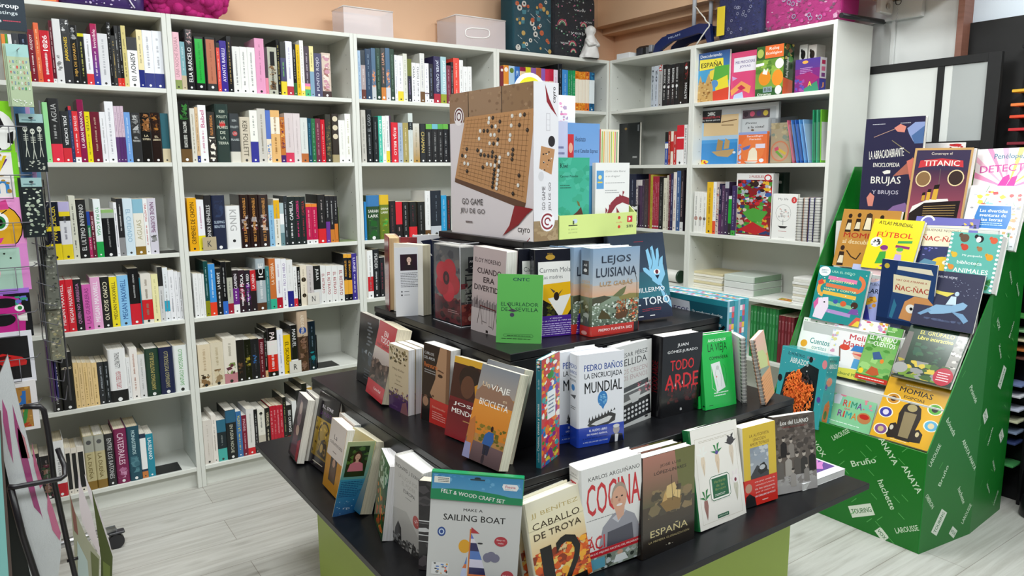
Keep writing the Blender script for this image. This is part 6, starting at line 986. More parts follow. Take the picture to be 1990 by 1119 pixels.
for k, (px0, px1, c) in enumerate(((1546, 1556, 'e4e2dc'), (1557.5, 1567, 'd8a890'), (1568.5, 1578, '3a3490'), (1579.5, 1590, 'd8d8d4'))):
    a = along((2.415, 0, z3), (0, -1, 0), px=px0); b_ = along((2.415, 0, z3), (0, -1, 0), px=px1); h = along((2.415, -a, z3), (0, 0, 1), py=384); tt = b_ - a - .001
    rz = thing('spiral_notebook', ('cream', 'peach', 'violet', 'grey')[k] + ' edged spiral notebook standing beside the globe diary', 'notebook', (2.415, -b_ + .0005, z3), group='spiral notebooks in the puzzle bookcase')
    for y0 in (0, tt - .001): mb = MB(); mb.box((0, y0, 0), (.15, y0 + .001, h), c); mb.build('cover', PRINT, rz)
    mb = MB(); mb.box((.004, .0012, .001), (.149, tt - .0012, h - .001), 'f0efeb'); mb.build('page_block', PAPER, rz)
    mb = MB()
    for i in range(16): mb.tube([(.003 + tt * .6 * math.cos(q), tt / 2 + tt * .6 * math.sin(q), h * (i + .5) / 16) for q in [math.pi * (.35 + 1.3 * j / 6) for j in range(7)]], .0012, '3a3a40', 5)
    mb.build('wire_spiral', METAL, rz)
# stacks of paper on the fourth shelf
def sheets(name, label, cat, px0, px1, X, z, d, n, th, cs, jit, seed, side_c=None):
    R = random.Random(seed); a = along((X, 0, z), (0, -1, 0), px=px0); b_ = along((X, 0, z), (0, -1, 0), px=px1)
    for i in range(n):
        mb = MB(); ja, jb = R.uniform(-jit, jit), R.uniform(-jit, jit)
        mb.bbox((0, -(b_ - a), 0), (d, 0, th * .94), cs[i % len(cs)], .001)
        if side_c: mb.box((.01, -(b_ - a) - .0003, .001), (d - .01, -(b_ - a) - .0001, th * .9), side_c[i % len(side_c)])
        o = mb.build(name, PRINT, None, (X + ja * .5 + jit, -a + jb * .5, z + th * i)); tag(o, label.format(ORD[i + 1]), cat, label.split(',')[-1].strip())
        o.rotation_euler.z = R.uniform(-.02, .02)
sheets('envelope_pack', '{} envelope pack from the bottom, in the curled stack of cream envelopes', 'envelopes', 1341, 1402, 2.44, z4, .2, 7, .0125, ['e8e2d0', 'f0ece0', 'dcd0a8', 'ece8dc'], .006, 3)
sheets('paper_ream', '{} block from the bottom, in the grey green paper pile', 'paper', 1406, 1462, 2.42, z4, .24, 3, .033, ['e4e4e2', 'd8dcd8', 'd0d8d0'], .001, 4, ['a8bca8', 'b8c8b8', '8aa88c'])
sheets('booklet', '{} booklet from the bottom, in the white pile at the bookcase end', 'booklet', 1537, 1585, 2.43, z4, .2, 11, .0115, ['ecebe8', 'e4e2da', 'f0eeea', 'd8d0bc'], .006, 6)
a = along((2.41, 0, z4), (0, -1, 0), px=1474); b_ = along((2.41, 0, z4), (0, -1, 0), px=1534)
mb = MB(); mb.bbox((0, -(b_ - a), 0), (.12, 0, .004), 'ecebe6', .0006); art(mb, lambda u, v, L: (.12 * (1 - v), -(b_ - a) * u, .004 + L), [('p', 'd8a030', .4, .2, .95, .3, .98, .75, .5, .7), ('s', .42, .25, .95, .7, 24, .08, 5, 'c83028', 'e8c040', '6a9a38', 'd86a30')], (b_ - a) / .12)
o = mb.build('leaflet', PRINT, None, (2.405, -a, z4)); tag(o, 'white leaflet with a bright food picture lying between the paper stacks', 'leaflet')
# green and maroon magazines on the fifth shelf
for k in range(14):
    px0 = 1455 + 6.0 * k; a = along((2.425, 0, z5), (0, -1, 0), px=px0); b_ = along((2.425, 0, z5), (0, -1, 0), px=px0 + 5.8); tt = b_ - a - .0006
    gr = k < 9; c = ('1c7a3a', '20803c', '186a34')[k % 3] if gr else ('7a1c28', '6a1822')[k % 2]
    book('paperback_book', ('green' if gr else 'maroon') + ' workbook, ' + ORD[k + 1 if gr else k - 8] + ' of the ' + ('green' if gr else 'maroon') + ' ones on the fifth shelf beside the green stand', Matrix.Translation((2.425, -b_ + .0003, z5)), .2, .262 if gr else .235, tt, c, (), [('w', .3, .1, .7, .16, 1, 'd8e8d8'), ('r', .35, .1, .65, .3, mixhex(c, 'ffffff', .25)), ('r', .35, .36, .65, .6, mixhex(c, 'ffffff', .2))], pc='d8ccb0', group='workbooks on the fifth shelf of the puzzle bookcase')
# narrow bookcase
standx('picture_book', 'black picture book facing out on second shelf of the narrow bookcase', 2.47, 1199, 1242, 241, z2, .015, '12161a', [('e', .38, .13, .06, .03, '8a6a30'), ('w', .7, .78, .9, .84, 2, 'c8c8c8'), ('r', .9, .05, .97, .2, '606468')], hard=True)
standx('picture_book', 'orange spined picture book peeping out behind the black one', 2.50, 1188, 1200, 241, z2, .012, 'd07828', [('g', 0, 0, 1, 1, 'e09030', 'a83828')])
yr = along((2.47, 0, z4 + .04), (0, -1, 0), px=1320); rz = thing('paper_roll', 'white paper roll with a dark green end on the fourth shelf', 'paper roll', (2.475, -yr, z4 + .036))
mb = MB(); mb.tube([(0, .0, 0), (0, .19, 0)], .035, 'e4e2dc', 24); mb.build('roll', PRINT, rz)
mb = MB(); mb.tube([(0, -.012, 0), (0, -.0005, 0)], .0355, '24402f', 24); mb.build('end_cap', PRINT, rz)
mb = MB(); mb.bbox((0, 0, 0), (.16, .18, .05), '6a5038', .003); o = mb.build('storage_box', PRINT, None, (2.43, -.60, .4525)); tag(o, 'brown cardboard box on the fifth shelf of the narrow bookcase', 'box')
sk = along((2.405, 0, z3), (0, -1, 0), px=1233); mb = MB(); mb.bbox((0, -.03, 0), (.0015, .03, .13), '202024', .0004); art(mb, lambda u, v, L: (-L, .03 - .06 * u, .13 * (1 - v)), [('p', 'ececec', .1, .05, .45, .1, .9, .02, .85, .2, .2, .22), ('l', 'ececec', .06, .85, .1, .92, .8, .7, .98), ('s', .05, .3, .9, .98, 20, .12, 4, 'c8c8c8', '50505a', 'e8e8e8')], .46)
o = mb.build('craft_card', PRINT, None, (2.4035, -sk, z3)); tag(o, 'black and white cut-out card leaning on the dark comics of third shelf', 'card')
# ------------------------------------------------------------------ green cardboard book stand
GREEN = printed('green_card', .4, .0)
SX, SYR, SYL, XB = 2.0, -2.135, -1.478, 2.632
gs = thing('book_stand', 'green cardboard floor stand printed with white publisher logos', 'book stand', (SX, SYR, 0))
def slope(x): return .385 + 1.833 * (x - 2.0)
def logos(S, spots, asp, mb):
    ops = []
    for s_, u, v, w_, rot, boxed in spots:
        h_ = w_ * asp * .22 if len(s_) > 4 else w_ * asp * .36
        if boxed:
            ca, sa = math.cos(math.radians(rot)), math.sin(math.radians(rot)); H = h_ * 2.0
            pts = []
            for x, y in ((-.58, -.6), (.58, -.6), (.58, .6), (-.58, .6)):
                X, Y = x * w_ * asp, y * H; pts += [u + (X * ca - Y * sa) / asp, v - (X * sa + Y * ca)]
            ops.append(('p', 'e4ecdc', *pts)); ops.append(('t', s_, u, v, w_, h_, '1c6a2c', 1, rot))
        else: ops.append(('t', s_, u, v, w_, h_, 'd8ecd0', 1, rot))
    R = random.Random(3)
    for i in range(26):
        u, v, a = R.uniform(.04, .96), R.uniform(.04, .96), R.choice((35, -50)); ops.append(('l', '5ab05a', .004, u, v, u + .045 * math.cos(math.radians(a)) / 1, v + .045 * math.sin(math.radians(a)) * asp))
    art(mb, S, ops, asp)
W_ = SYL - SYR
mb = MB(); mb.bbox((0, .004, 0), (.005, W_ - .004, .385), '0c741c', .001)
logos(lambda u, v, L: (-L, W_ * (1 - u), .385 * (1 - v)), [('LAROUSSE', .50, .07, .13, 40, 0), ('ANAYA', .79, .09, .16, -52, 0), ('Bruño', .65, .28, .16, 28, 0), ('VOX', .37, .30, .10, -45, 0), ('ANAYA', .93, .29, .16, -52, 0), ('hachette', .80, .53, .17, -58, 0), ('TOURING', .66, .79, .13, 28, 1), ('LAROUSSE', .925, .80, .14, 30, 0), ('VOX', .79, .95, .06, -40, 1), ('Bruño', .16, .45, .15, 30, 0), ('ANAYA', .2, .75, .17, -52, 0)], W_ / .385, mb)
mb.build('front_panel', GREEN, gs)
def side(yb, ym, ye, sgn, nm):
    mb = MB(); xm, xt = .312, XB - SX; zt_ = 1.395; xs = .551
    A = [(0, yb, 0), (xm, ym, 0), (xm, ym, slope(2.312)), (0, yb, .385)]; B = [(xm, ym, 0), (xt, ye, 0), (xt, ye, zt_), (xs, ye, zt_), (xm, ym, slope(2.312))]
    th = .004 * sgn
    for q in (A, B):
        p2 = [(x, y + th, z) for x, y, z in q]
        mb.face(q if sgn > 0 else q[::-1], '0c7420'); mb.face(p2[::-1] if sgn > 0 else p2, '0c7420')
        for i in range(len(q)): j = (i + 1) % len(q); mb.face([q[i], p2[i], p2[j], q[j]], '108028')
    if sgn > 0:
        def S(u, v, L):
            x = u * xt; y = yb + (ym - yb) * x / xm if x < xm else ym + (ye - ym) * (x - xm) / (xt - xm); return (x, y - L, 1.4 * (1 - v))
        sp = [('LAROUSSE', .07, .735, .14, 55, 0), ('bóveda', .2, .67, .14, -52, 0), ('ANAYA', .37, .74, .13, -55, 0), ('Bruño', .17, .80, .13, 60, 0), ('ANAYA', .45, .79, .12, -55, 0), ('hachette', .37, .875, .13, -58, 0), ('OBERON', .06, .86, .12, -52, 0), ('TOURING', .17, .93, .13, 56, 1), ('LAROUSSE', .44, .935, .13, 55, 0), ('VOX', .32, .975, .06, -40, 1), ('VOX', .56, .67, .07, -55, 1), ('algaida', .68, .74, .12, 60, 0), ('Pirámide', .39, .595, .13, -55, 0), ('Xerais', .70, .5, .11, -58, 0), ('Alianza', .78, .58, .12, 60, 1), ('VOX', .62, .42, .09, -50, 0), ('ANAYA', .8, .84, .1, -55, 0), ('VOX', .88, .76, .07, -55, 1), ('Bruño', .86, .45, .11, 60, 0), ('bóveda', .9, .34, .1, -52, 0), ('algaida', .74, .9, .1, -52, 0), ('LAROUSSE', .9, .95, .1, 52, 0), ('ANAYA', .75, .3, .1, -55, 0)]
        logos(S, sp, xt / 1.4, mb)
    mb.build(nm, GREEN, gs)
side(0, -.037, -.014, 1, 'side_panel'); side(W_, W_ + .02, W_ + .01, -1, 'side_panel')
mb = MB(); mb.bbox((XB - SX - .006, .004, 0), (XB - SX - .001, W_ - .004, 1.38), '0c7420', .001); mb.build('back_panel', GREEN, gs)
XR = [2.03, 2.13, 2.23, 2.33, 2.43]; ZR = [.35, .53, .74, .96, 1.165]
for k in range(5):
    x0 = XR[k] - SX - .022; zz = ZR[k] - .006; x1 = (XR[k + 1] - SX - .026) if k < 4 else XB - SX - .008
    mb = MB(); mb.bbox((x0, .006, zz - .004), (x1 + .004, W_ - .006, zz), 'e4e4e0', .0006)
    zl = 0.02 if k == 0 else ZR[k - 1] - .006
    mb.bbox((x0, .006, zl), (x0 + .003, W_ - .006, zz - .0045), 'e4e4e0', .0006); mb.build('step', PRINT, gs)
mb = MB(); a, b_ = hx(1796, 279, 2.58), hx(1877, 279, 2.58); mb.bbox((.58, b_.y - SYR, 1.16), (.583, a.y - SYR, a.z), 'e8e4e2', .0006); art(mb, lambda u, v, L: (.58 - L, a.y - SYR - (a.y - b_.y) * u, a.z - .1 * v), [('e', .78, .1, .13, .06, 'c02028'), ('s', .62, .05, .95, .2, 10, .05, 4, 'c02028', '8a1018')], 1.6); mb.build('header_card', PRINT, gs)
GB = 'picture books on the green stand'
def stand_book(key, label, t, base, front, name='picture_book', spine=(), hard=True, w=None, h=None, dy=0, zf=None, cat='book'):
    x, y, z, yaw, la, ro, fw, fh = FT[key]
    M = frame_at((x, y + dy, z + .004), -90, la, ro * .4); return book(name, label, M, w or fw, h or fh, t, base, front, spine, hard, True, 'f4f2ee', GB, None, cat)
def crit(x, y, s, c, c2='202020'): return [('e', x, y, s, s * .8, c), ('e', x - s * .9, y - s * .5, s * .5, s * .45, c), ('e', x - s * 1.05, y - s * .6, s * .1, s * .1, c2)]
ray_ops = [('p', c, .5, .55, .5 + 1.2 * math.cos(a), .55 - 1.2 * math.sin(a), .5 + 1.2 * math.cos(a + .07), .55 - 1.2 * math.sin(a + .07)) for i, (a, c) in enumerate([(.1 + .19 * k, ('e890b8', 'f0d868', 'e8b0c8')[k % 3]) for k in range(16)])]
clipu = lambda ops: [(o[0], o[1], *[min(max(q, 0), 1) for q in o[2:]]) if o[0] == 'p' else o for o in ops]
stand_book('witches', 'tall navy witches encyclopedia at the back of the green stand', .022, '242444', [('w', .12, .055, .34, .07, 1, 'd0d0d8'), ('w', .6, .055, .82, .07, 1, 'd0d0d8'), ('l', 'c8a088', .008, .16, .2, .56, .11), ('p', 'd88878', .5, .11, .6, .07, .7, .1, .68, .16, .56, .15), ('p', '8a9ac8', .72, .12, .84, .06, 1, .06, 1, .28, .84, .26, .76, .18), ('p', '4a6a9a', .8, .2, 1, .1, 1, .28, .86, .28), ('l', '8a8060', .012, .48, .24, .8, .38), ('p', 'b06858', .78, .6, .55, .62, .74, .5, .86, .42, .9, .6), ('p', 'd87868', .76, .46, 1, .4, 1, .7, .84, .66), T('LA ABRACADABRANTE', .4, .38, .6, .09, 'e8e4dc', 1, 5), T('ENCICLOPEDIA', .42, .5, .46, .045, 'e8e4dc', 1), ('p', 'e8e4dc', .36, .575, .44, .555, .5, .56, .5, .59, .4, .6), T('BRUJAS', .43, .675, .52, .1, 'e8e4dc', 1), T('Y BRUJOS', .44, .8, .46, .055, 'c0bccc', 1), ('p', 'd88878', .12, .86, .18, .8, .26, .84, .24, .95, .16, .95), ('p', '8a6aa0', .5, 1, .6, .94, .8, .9, .9, 1)], h=.39)
stand_book('ship', 'boxed ocean liner construction book with a tan frame on the stand', .03, 'c8a06a', [('r', .035, .03, .965, 1, '3c3450'), ('g', .035, .3, .965, 1, '443048', 'a85060'), T('Construye el', .48, .08, .36, .045, 'e8dccc'), ('p', 'c83c44', .12, .17, .5, .14, .86, .17, .88, .26, .5, .23, .1, .27), T('TITANIC', .5, .205, .62, .075, 'f4ece0', 1), ('e', .22, .42, .14, .11, 'e8d0a0'), ('e', .22, .42, .12, .095, '8a6a48'), ('e', .78, .4, .14, .11, 'e8d0a0'), ('e', .78, .4, .12, .095, '3a2c2c'), ('l', '6a5a5a', .012, .5, .28, .52, .7), ('p', '1e1a1e', .06, 1, .06, .88, .3, .74, .92, .7, .9, 1), ('p', 'ece4e0', .06, .9, .1, .8, .36, .7, .7, .68, .72, .71, .3, .75), ('p', 'd8a840', .42, .7, .44, .55, .52, .54, .51, .7), ('p', 'd8a840', .32, .71, .33, .6, .39, .59, .39, .71), ('p', 'c89838', .24, .72, .25, .64, .3, .63, .3, .72), ('p', '1c1818', .43, .56, .44, .5, .53, .49, .52, .55), ('p', '1c1818', .33, .6, .34, .56, .4, .555, .39, .6), ('p', '1c1818', .24, .65, .25, .61, .3, .6, .3, .64)] + [('l', 'e0b870', .006, .3, .8 + .03 * i, .85, .76 + .035 * i) for i in range(5)])
stand_book('penelope', 'white and pink detective picture book with rays, at the stand corner', .02, 'ecE4e6'.lower(), clipu(ray_ops) + [T('Penélope,', .46, .12, .42, .09, '1c6a8a', 1), T('DETECTIVE', .5, .27, .86, .1, 'c84898', 1, 3), ('p', 'e040a0', .3, .62, .42, .4, .5, .36, .52, .42, .44, .6), ('p', 'e040a0', .44, .6, .54, .4, .62, .38, .58, .6), ('e', .85, .5, .08, .07, 'f0e8e0'), ('e', .4, .75, .2, .14, 'f0e0d8')])
stand_book('letters', 'white alphabet story book with a blue title panel on the stand', .03, 'e8e8ea', [('s', .05, .08, .95, .3, 22, .06, 5, 'e8b890', 'f0d048', 'd85858', '9ad0c8', 'c8c8cc'), ('s', .04, .3, .2, .95, 18, .05, 6, 'c8b078', '9a9aa0', 'd89868'), ('s', .82, .3, .97, .95, 16, .05, 7, 'c8b078', '9a9aa0', 'd89868'), ('p', '2a78c0', .22, .32, .8, .32, .84, .5, .8, .68, .22, .68, .18, .5), T('Las divertidas', .51, .4, .5, .05, 'f0f4f8', 1), T('aventuras de', .51, .47, .48, .05, 'f0f4f8', 1), T('las letras', .51, .54, .38, .05, 'f0f4f8', 1), ('w', .28, .58, .72, .64, 2, 'c0dcf0'), ('s', .2, .72, .8, .96, 22, .06, 8, 'c8a060', 'a8a8b0', '8a9aa8', 'e0c0a0')])
eg = lambda x, y, s: [('p', '2a1c14', x - .05 * s, y + .28 * s, x - .04 * s, y + .06 * s, x + .04 * s, y + .06 * s, x + .06 * s, y + .28 * s), ('e', x, y, .035 * s, .04 * s, '2a1c14'), ('p', 'd8ccb0', x - .045 * s, y + .24 * s, x - .02 * s, y + .12 * s, x + .04 * s, y + .12 * s, x + .05 * s, y + .24 * s)]
stand_book('reveal', 'ochre picture book with Egyptian figures, half behind the football atlas', .02, 'b8843c', eg(.14, .12, 1) + eg(.3, .1, 1) + [('p', '3a2a1c', .4, .36, .43, .08, .48, .05, .53, .08, .56, .36), ('p', 'e0d4b8', .42, .34, .44, .14, .52, .14, .54, .34)] + eg(.7, .12, 1.0) + [T('MOMIAS', .42, .45, .66, .09, 'a83020', 1), T('al descubierto', .42, .56, .66, .075, 'e0cca0', 1)] + eg(.12, .68, 1.1) + [('l', '2a1c14', .02, .2, .72, .3, .82, .4, .86, .46, .74)] + eg(.6, .7, 1))
stand_book('football', 'yellow football atlas with two cartoon players on the stand', .02, 'e4d020', [T('ATLAS MUNDIAL', .46, .09, .7, .07, '1c1c14', 1, -4), T('FÚTBOL', .5, .3, .72, .13, 'd02a20', 1), ('e', .17, .47, .12, .1, 'ecece8'), ('s', .08, .4, .26, .54, 10, .035, 3, '1c1c1c', '3a3a3a'), ('p', '3a9a48', .6, .42, .88, .4, .88, .45, .6, .47), ('p', '8a2a6a', .58, .5, .86, .52, .86, .57, .58, .55), ('e', .38, .6, .06, .05, 'd0a080'), ('e', .36, .57, .08, .05, '7a2a7a'), ('p', '3a9a38', .26, .9, .3, .66, .42, .64, .46, .88), ('e', .68, .62, .06, .05, 'd8b090'), ('e', .68, .585, .07, .04, '4aa848'), ('p', 'b8a0d0', .6, .92, .62, .68, .74, .68, .78, .9), ('s', .2, .9, .9, 1, 12, .05, 5, '7a2a7a', '303030', 'd0a080')])
stand_book('night', 'violet night-time picture book with a yellow monster, behind the animal library', .012, '2c3460', [('r', 0, 0, 1, .3, '6a68b0'), ('a', .2, .1, .09, .03, 20, 260, 'e8e8f0'), ('s', .7, .05, .98, .2, 10, .03, 3, 'e8c040', '303050'), ('p', 'e4d8bc', .18, .16, .86, .13, .88, .5, .2, .54), T('BUENAS NOCHES,', .5, .24, .56, .05, '5a5048'), T('ÑAC-ÑAC', .48, .38, .6, .11, 'b83028', 1), ('p', '4a4a98', .0, .5, .2, .52, .2, .62, 0, .64), ('p', 'e0a088', .08, .6, .14, .54, .2, .6, .16, .72), ('s', .2, .55, .95, .7, 12, .03, 4, '5a5ab0', '8a8ac8'), ('e', .6, .86, .2, .16, 'e8c030'), ('e', .64, .8, .05, .04, 'f4f0e0'), ('e', .65, .8, .02, .02, '202020'), ('p', '5a88a0', .1, .98, .3, .76, .5, .8, .5, 1)])
stand_book('library', 'mint boxed animal library with small animal pictures', .055, '6ab8ac', [('r', .04, .03, .96, .97, '64b4a8')] + crit(.28, .1, .09, '6a5040') + crit(.58, .1, .08, '202428') + [('e', .56, .11, .05, .05, 'f0f0f0')] + crit(.86, .11, .07, 'd86040') + crit(.32, .26, .07, 'c84838') + crit(.62, .27, .05, 'a87850') + crit(.84, .4, .07, 'e0a030') + crit(.14, .4, .06, 'e0b840') + [T('Mi pequeña', .5, .4, .4, .045, 'f0f8f4', 1), T('biblioteca', .47, .52, .5, .06, 'f0f8f4', 1), T('ANIMALES', .52, .66, .7, .08, 'f4faf6', 1)] + crit(.12, .62, .06, 'e09040') + crit(.5, .84, .07, 'e8e8e4') + [('s', .7, .76, .95, .95, 16, .08, 5, '3a8a48', '2a7038'), ('s', .05, .8, .4, .95, 8, .05, 6, 'd06050', 'e8c050')] + [('e', u, v, .03, .022, 'ecf4f0') for u in (0.02, .98) for v in [.05 + .075 * i for i in range(13)]], name='boxed_set', cat='boxed set')
path = [('l', c, .07, x0, y, x1, y + .03) for y, c, x0, x1 in ((.2, 'e080a8', .22, .8), (.34, 'e07848', .2, .84), (.48, 'e8b848', .16, .84), (.66, '88c090', .3, .84), (.8, 'b090c8', .26, .8))]
stand_book('journey', 'teal travel games board book with a winding coloured path', .02, '1c8c8c', path + [('a', .8, .27, .1, .07, -80, 80, 'e07848'), ('a', .2, .41, .1, .07, 100, 260, 'e8a848'), T('JUEGOS PARA', .5, .265, .5, .05, 'f0e8a0', 1), T('USA EL DEDO', .5, .09, .46, .04, 'a8e0c8', 1), T('VIAJAR Y CONTAR', .5, .42, .66, .05, 'f0e8a0', 1), ('e', .12, .1, .12, .09, 'f0f4f4'), ('w', .05, .06, .19, .14, 3, '508090'), ('p', 'ecdcec', .06, .96, .1, .6, .3, .56, .34, .74, .26, .98), ('e', .24, .66, .02, .014, '202020'), ('p', 'd860a0', .02, .7, .1, .58, .12, .7, .06, .82), ('e', .46, .62, .05, .04, '3a58a8'), ('e', .62, .64, .06, .05, 'd86038'), ('e', .84, .64, .07, .06, '402820'), ('p', '7a50a0', .74, .8, .8, .7, .92, .7, .96, .8), ('p', 'e06050', .8, 1, .92, .84, 1, .84, 1, 1), ('p', 'f0d048', .86, 1, .95, .9, 1, .9, 1, 1), ('s', .03, .03, .97, .97, 26, .015, 8, 'e8f4f0', '80d0c0'), ('p', 'd84838', .02, .3, .1, .24, .16, .32, .06, .36)])
stand_book('giraffe', 'lavender bedtime giraffe picture book, partly covered by the curtain one', .012, 'a8acd8', [('g', 0, 0, 1, 1, 'b4bce0', '8a90c8'), ('e', .38, .16, .16, .12, 'e8c8c8'), T('JIRAFA', .4, .2, .4, .09, 'c03840', 1), T('NO PUEDE', .4, .31, .3, .04, '303048'), T('VOLAR', .36, .42, .36, .08, '283048', 1), ('p', 'e0a830', .24, .62, .5, .5, .55, .58, .3, .72), ('s', .24, .5, .55, .72, 10, .04, 3, 'a86820', 'c88828'), ('p', '3a3a90', .1, .9, .2, .7, .4, .66, .5, .9), ('p', 'e8d838', .2, .92, .3, .86, .4, .9, .3, .97)], h=.25)
stand_book('trap', 'blue picture book of a monster peeping through curtains on the stand', .012, '2c4674', [('p', '1e3460', 0, 0, .3, 0, .2, 1, 0, 1), ('e', .1, .1, .05, .04, 'c8b040'), ('p', 'e4dcc4', .3, .08, .9, .08, .95, .16, .3, .14), ('p', 'e8dcb8', .24, .22, .92, .24, .9, .52, .26, .5), T('HAY QUE ATRAPAR A', .58, .3, .56, .035, 'a83028', 1), T('ÑAC-ÑAC', .6, .41, .6, .1, 'b83028', 1), ('p', 'd89860', .42, .9, .5, .62, .66, .52, .9, .52, 1, .6, 1, .94), ('e', .62, .72, .09, .07, 'f4f0e8'), ('e', .88, .72, .09, .07, 'f4f0e8'), ('e', .63, .72, .03, .024, '202020'), ('e', .87, .73, .03, .024, '202020'), ('p', '281814', .68, .84, .82, .84, .78, .89, .72, .89), ('r', 0, .93, 1, 1, '1c2c50'), ('p', '3a7a98', .24, .9, .3, .6, .36, .7, .3, .92)], w=.21, h=.25)
stand_book('helme', 'dark slate picture book with a pale rider on a leaping horse', .012, '3a3c54', [T('HELME HEINE', .44, .1, .3, .035, 'd0d0dc', 1), ('s', .5, .12, .95, .4, 30, .01, 4, 'a8b0c8', '8088a0'), ('p', '8ab0d0', .2, .72, .35, .6, .6, .58, .76, .5, .84, .54, .8, .62, .68, .68, .5, .74, .3, .78), ('p', '7aa0c4', .6, .68, .8, .7, .9, .8, .84, .86, .76, .78), ('p', '7aa0c4', .3, .72, .14, .82, .08, .8, .24, .68), ('p', 'c8dcea', .5, .58, .56, .42, .64, .42, .66, .56), ('e', .64, .37, .035, .04, 'b8d0e0'), ('p', 'e0d060', .6, .36, .4, .36, .22, .33, .3, .4, .5, .44), ('s', .2, .84, .8, .88, 14, .06, 5, '4a5470', '566080')])
stand_book('forest', 'glossy dark green forest picture book with a red banner and pop-up badge', .02, '1c3c2c', [('g', 0, 0, 1, 1, '2a4a34', '162c20'), ('s', 0, 0, 1, .16, 50, .07, 3, '4a8a38', '78a848', 'e0c040', '2a6a30'), ('p', 'b83028', .06, .1, .96, .05, .97, .13, .06, .18), T('JULIA DONALDSON AXEL SCHEFFLER', .51, .115, .86, .045, 'e8e0d0', 1, 3), T('EL GRÚFALO', .5, .275, .58, .075, 'e8dc60', 1), T('Libro interactivo', .5, .365, .6, .06, 'e8dc60', 1), ('p', '6a6460', .0, .3, .1, .3, .14, .9, 0, 1), ('p', '8a8680', .84, .2, .98, .2, 1, .92, .8, .9), ('s', .82, .2, 1, .9, 24, .05, 5, 'c8c4bc', '5a5650'), ('s', 0, .72, .9, .98, 50, .1, 6, 'a89838', '6a8a30', '8a8a88', 'c8b040', '3a5a2a'), ('e', .1, .86, .13, .08, '9a9a98'), ('s', .2, .45, .7, .7, 20, .08, 7, '24503a', '2e5a3a', '1a3826'), ('e', .84, .87, .16, .13, 'b02038'), ('w', .74, .8, .94, .94, 4, 'f0d0d4')])
stand_book('tales', 'green woodland tales picture book with a fox, on the stand', .015, '4a8a38', [('g', 0, 0, 1, .9, '5a9a48', '88b868'), ('s', 0, 0, 1, .9, 40, .16, 4, '4a8a38', '6aa858', '3a7a30', '98c878'), T('EL MUNDO', .5, .22, .84, .1, 'eef4e8', 1), T('DE LOS', .16, .33, .2, .04, 'eef4e8', 1), T('CUENTOS', .58, .33, .66, .085, 'eef4e8', 1), ('w', .1, .06, .8, .1, 1, 'c8e0b8'), ('p', 'b85830', .28, .88, .4, .74, .6, .76, .7, .86, .5, .9), ('p', '3a5a88', .3, .5, .5, .46, .66, .58, .4, .62), ('e', .66, .62, .06, .04, 'e08030'), ('r', 0, .92, 1, 1, 'c03024'), ('w', .1, .94, .9, .98, 1, 'f0d8d0'), ('e', .12, .85, .08, .05, 'e8c830')])
stand_book('handy', 'white craft workshop picture book with a girl in a blue cap', .015, 'f0ecec', [('s', 0, .0, 1, .16, 30, .05, 3, 'e0b050', 'd85878', '9ac0a0', 'c8a0d0', 'e8e0a0'), ('s', .0, .16, .12, 1, 26, .05, 4, 'd8a0b8', 'b8c8e0', 'e0d890'), ('l', '7a5a50', .03, .2, .5, .26, .75), ('w', .4, .2, .7, .24, 1, 'd88898'), T('Meli', .5, .31, .3, .09, 'c8404c', 1), T('Manitas', .55, .43, .6, .1, 'c8404c', 1), ('e', .6, .56, .13, .1, 'e8b8a0'), ('p', '3a80c0', .42, .54, .48, .44, .7, .44, .74, .54), ('p', 'd85858', .44, .58, .76, .56, .78, .66, .7, .62), ('p', '5aa0d0', .5, .82, .52, .66, .68, .66, .7, .82), ('e', .3, .5, .1, .05, 'd84838'), ('p', 'e0d858', .1, .86, .8, .82, .84, 1, .1, 1), T('Eduard Miller', .5, .93, .5, .05, '5a7a3a', 1)])
stand_book('short', 'white short stories book with a green leafy wreath, at the stand edge', .012, 'f0f2ee', [('g', 0, .5, .55, 1, 'f0f2ee', 'e8ecc0'), ('a', .35, .0, .3, .015, 190, 350, '3a8a48')] + [('e', .1 + .07 * i, .06 + .05 * ((i * 3) % 4), .03, .02, '3a8a48') for i in range(10)] + [T('Cuentos', .62, .42, .56, .11, '1c8a88', 1), T('cortitos', .64, .54, .42, .07, '3a9a98'), ('w', .42, .62, .84, .65, 1, '3a9a98'), ('e', .18, .5, .1, .07, 'e8a830'), ('w', .5, .72, .8, .74, 1, 'b0a0a0')], dy=-.02)
stand_book('rhyme', 'pale green rhymes picture book with colourful capitals, front row of stand', .015, '88c898', [('g', 0, 0, 1, .4, 'a0d098', '78c0a8'), ('p', 'd0d0d8', .1, .2, .2, .08, .28, .18, .26, .4, .14, .42), ('p', 'e07890', .2, .06, .38, .1, .34, .18, .24, .16), T('R', .38, .34, .1, .18, 'c83838', 1), T('I', .46, .34, .03, .18, 'e08830', 1), T('M', .56, .34, .12, .18, '3a8a68', 1), T('A', .68, .34, .11, .18, '7a3a88', 1), T('que', .44, .5, .12, .07, 'd04868', 1), T('R', .32, .64, .1, .18, '7a3a88', 1), T('I', .4, .64, .03, .18, 'c83838', 1), T('M', .5, .64, .12, .18, '2a9a98', 1), T('A', .62, .64, .11, .18, 'd87830', 1), ('e', .82, .62, .14, .15, 'c08050'), ('e', .82, .58, .1, .07, 'c03028'), ('s', .75, .1, .95, .4, 10, .04, 4, 'e08898', 'd86878'), ('w', .1, .86, .8, .92, 1, 'd8f0e0')])
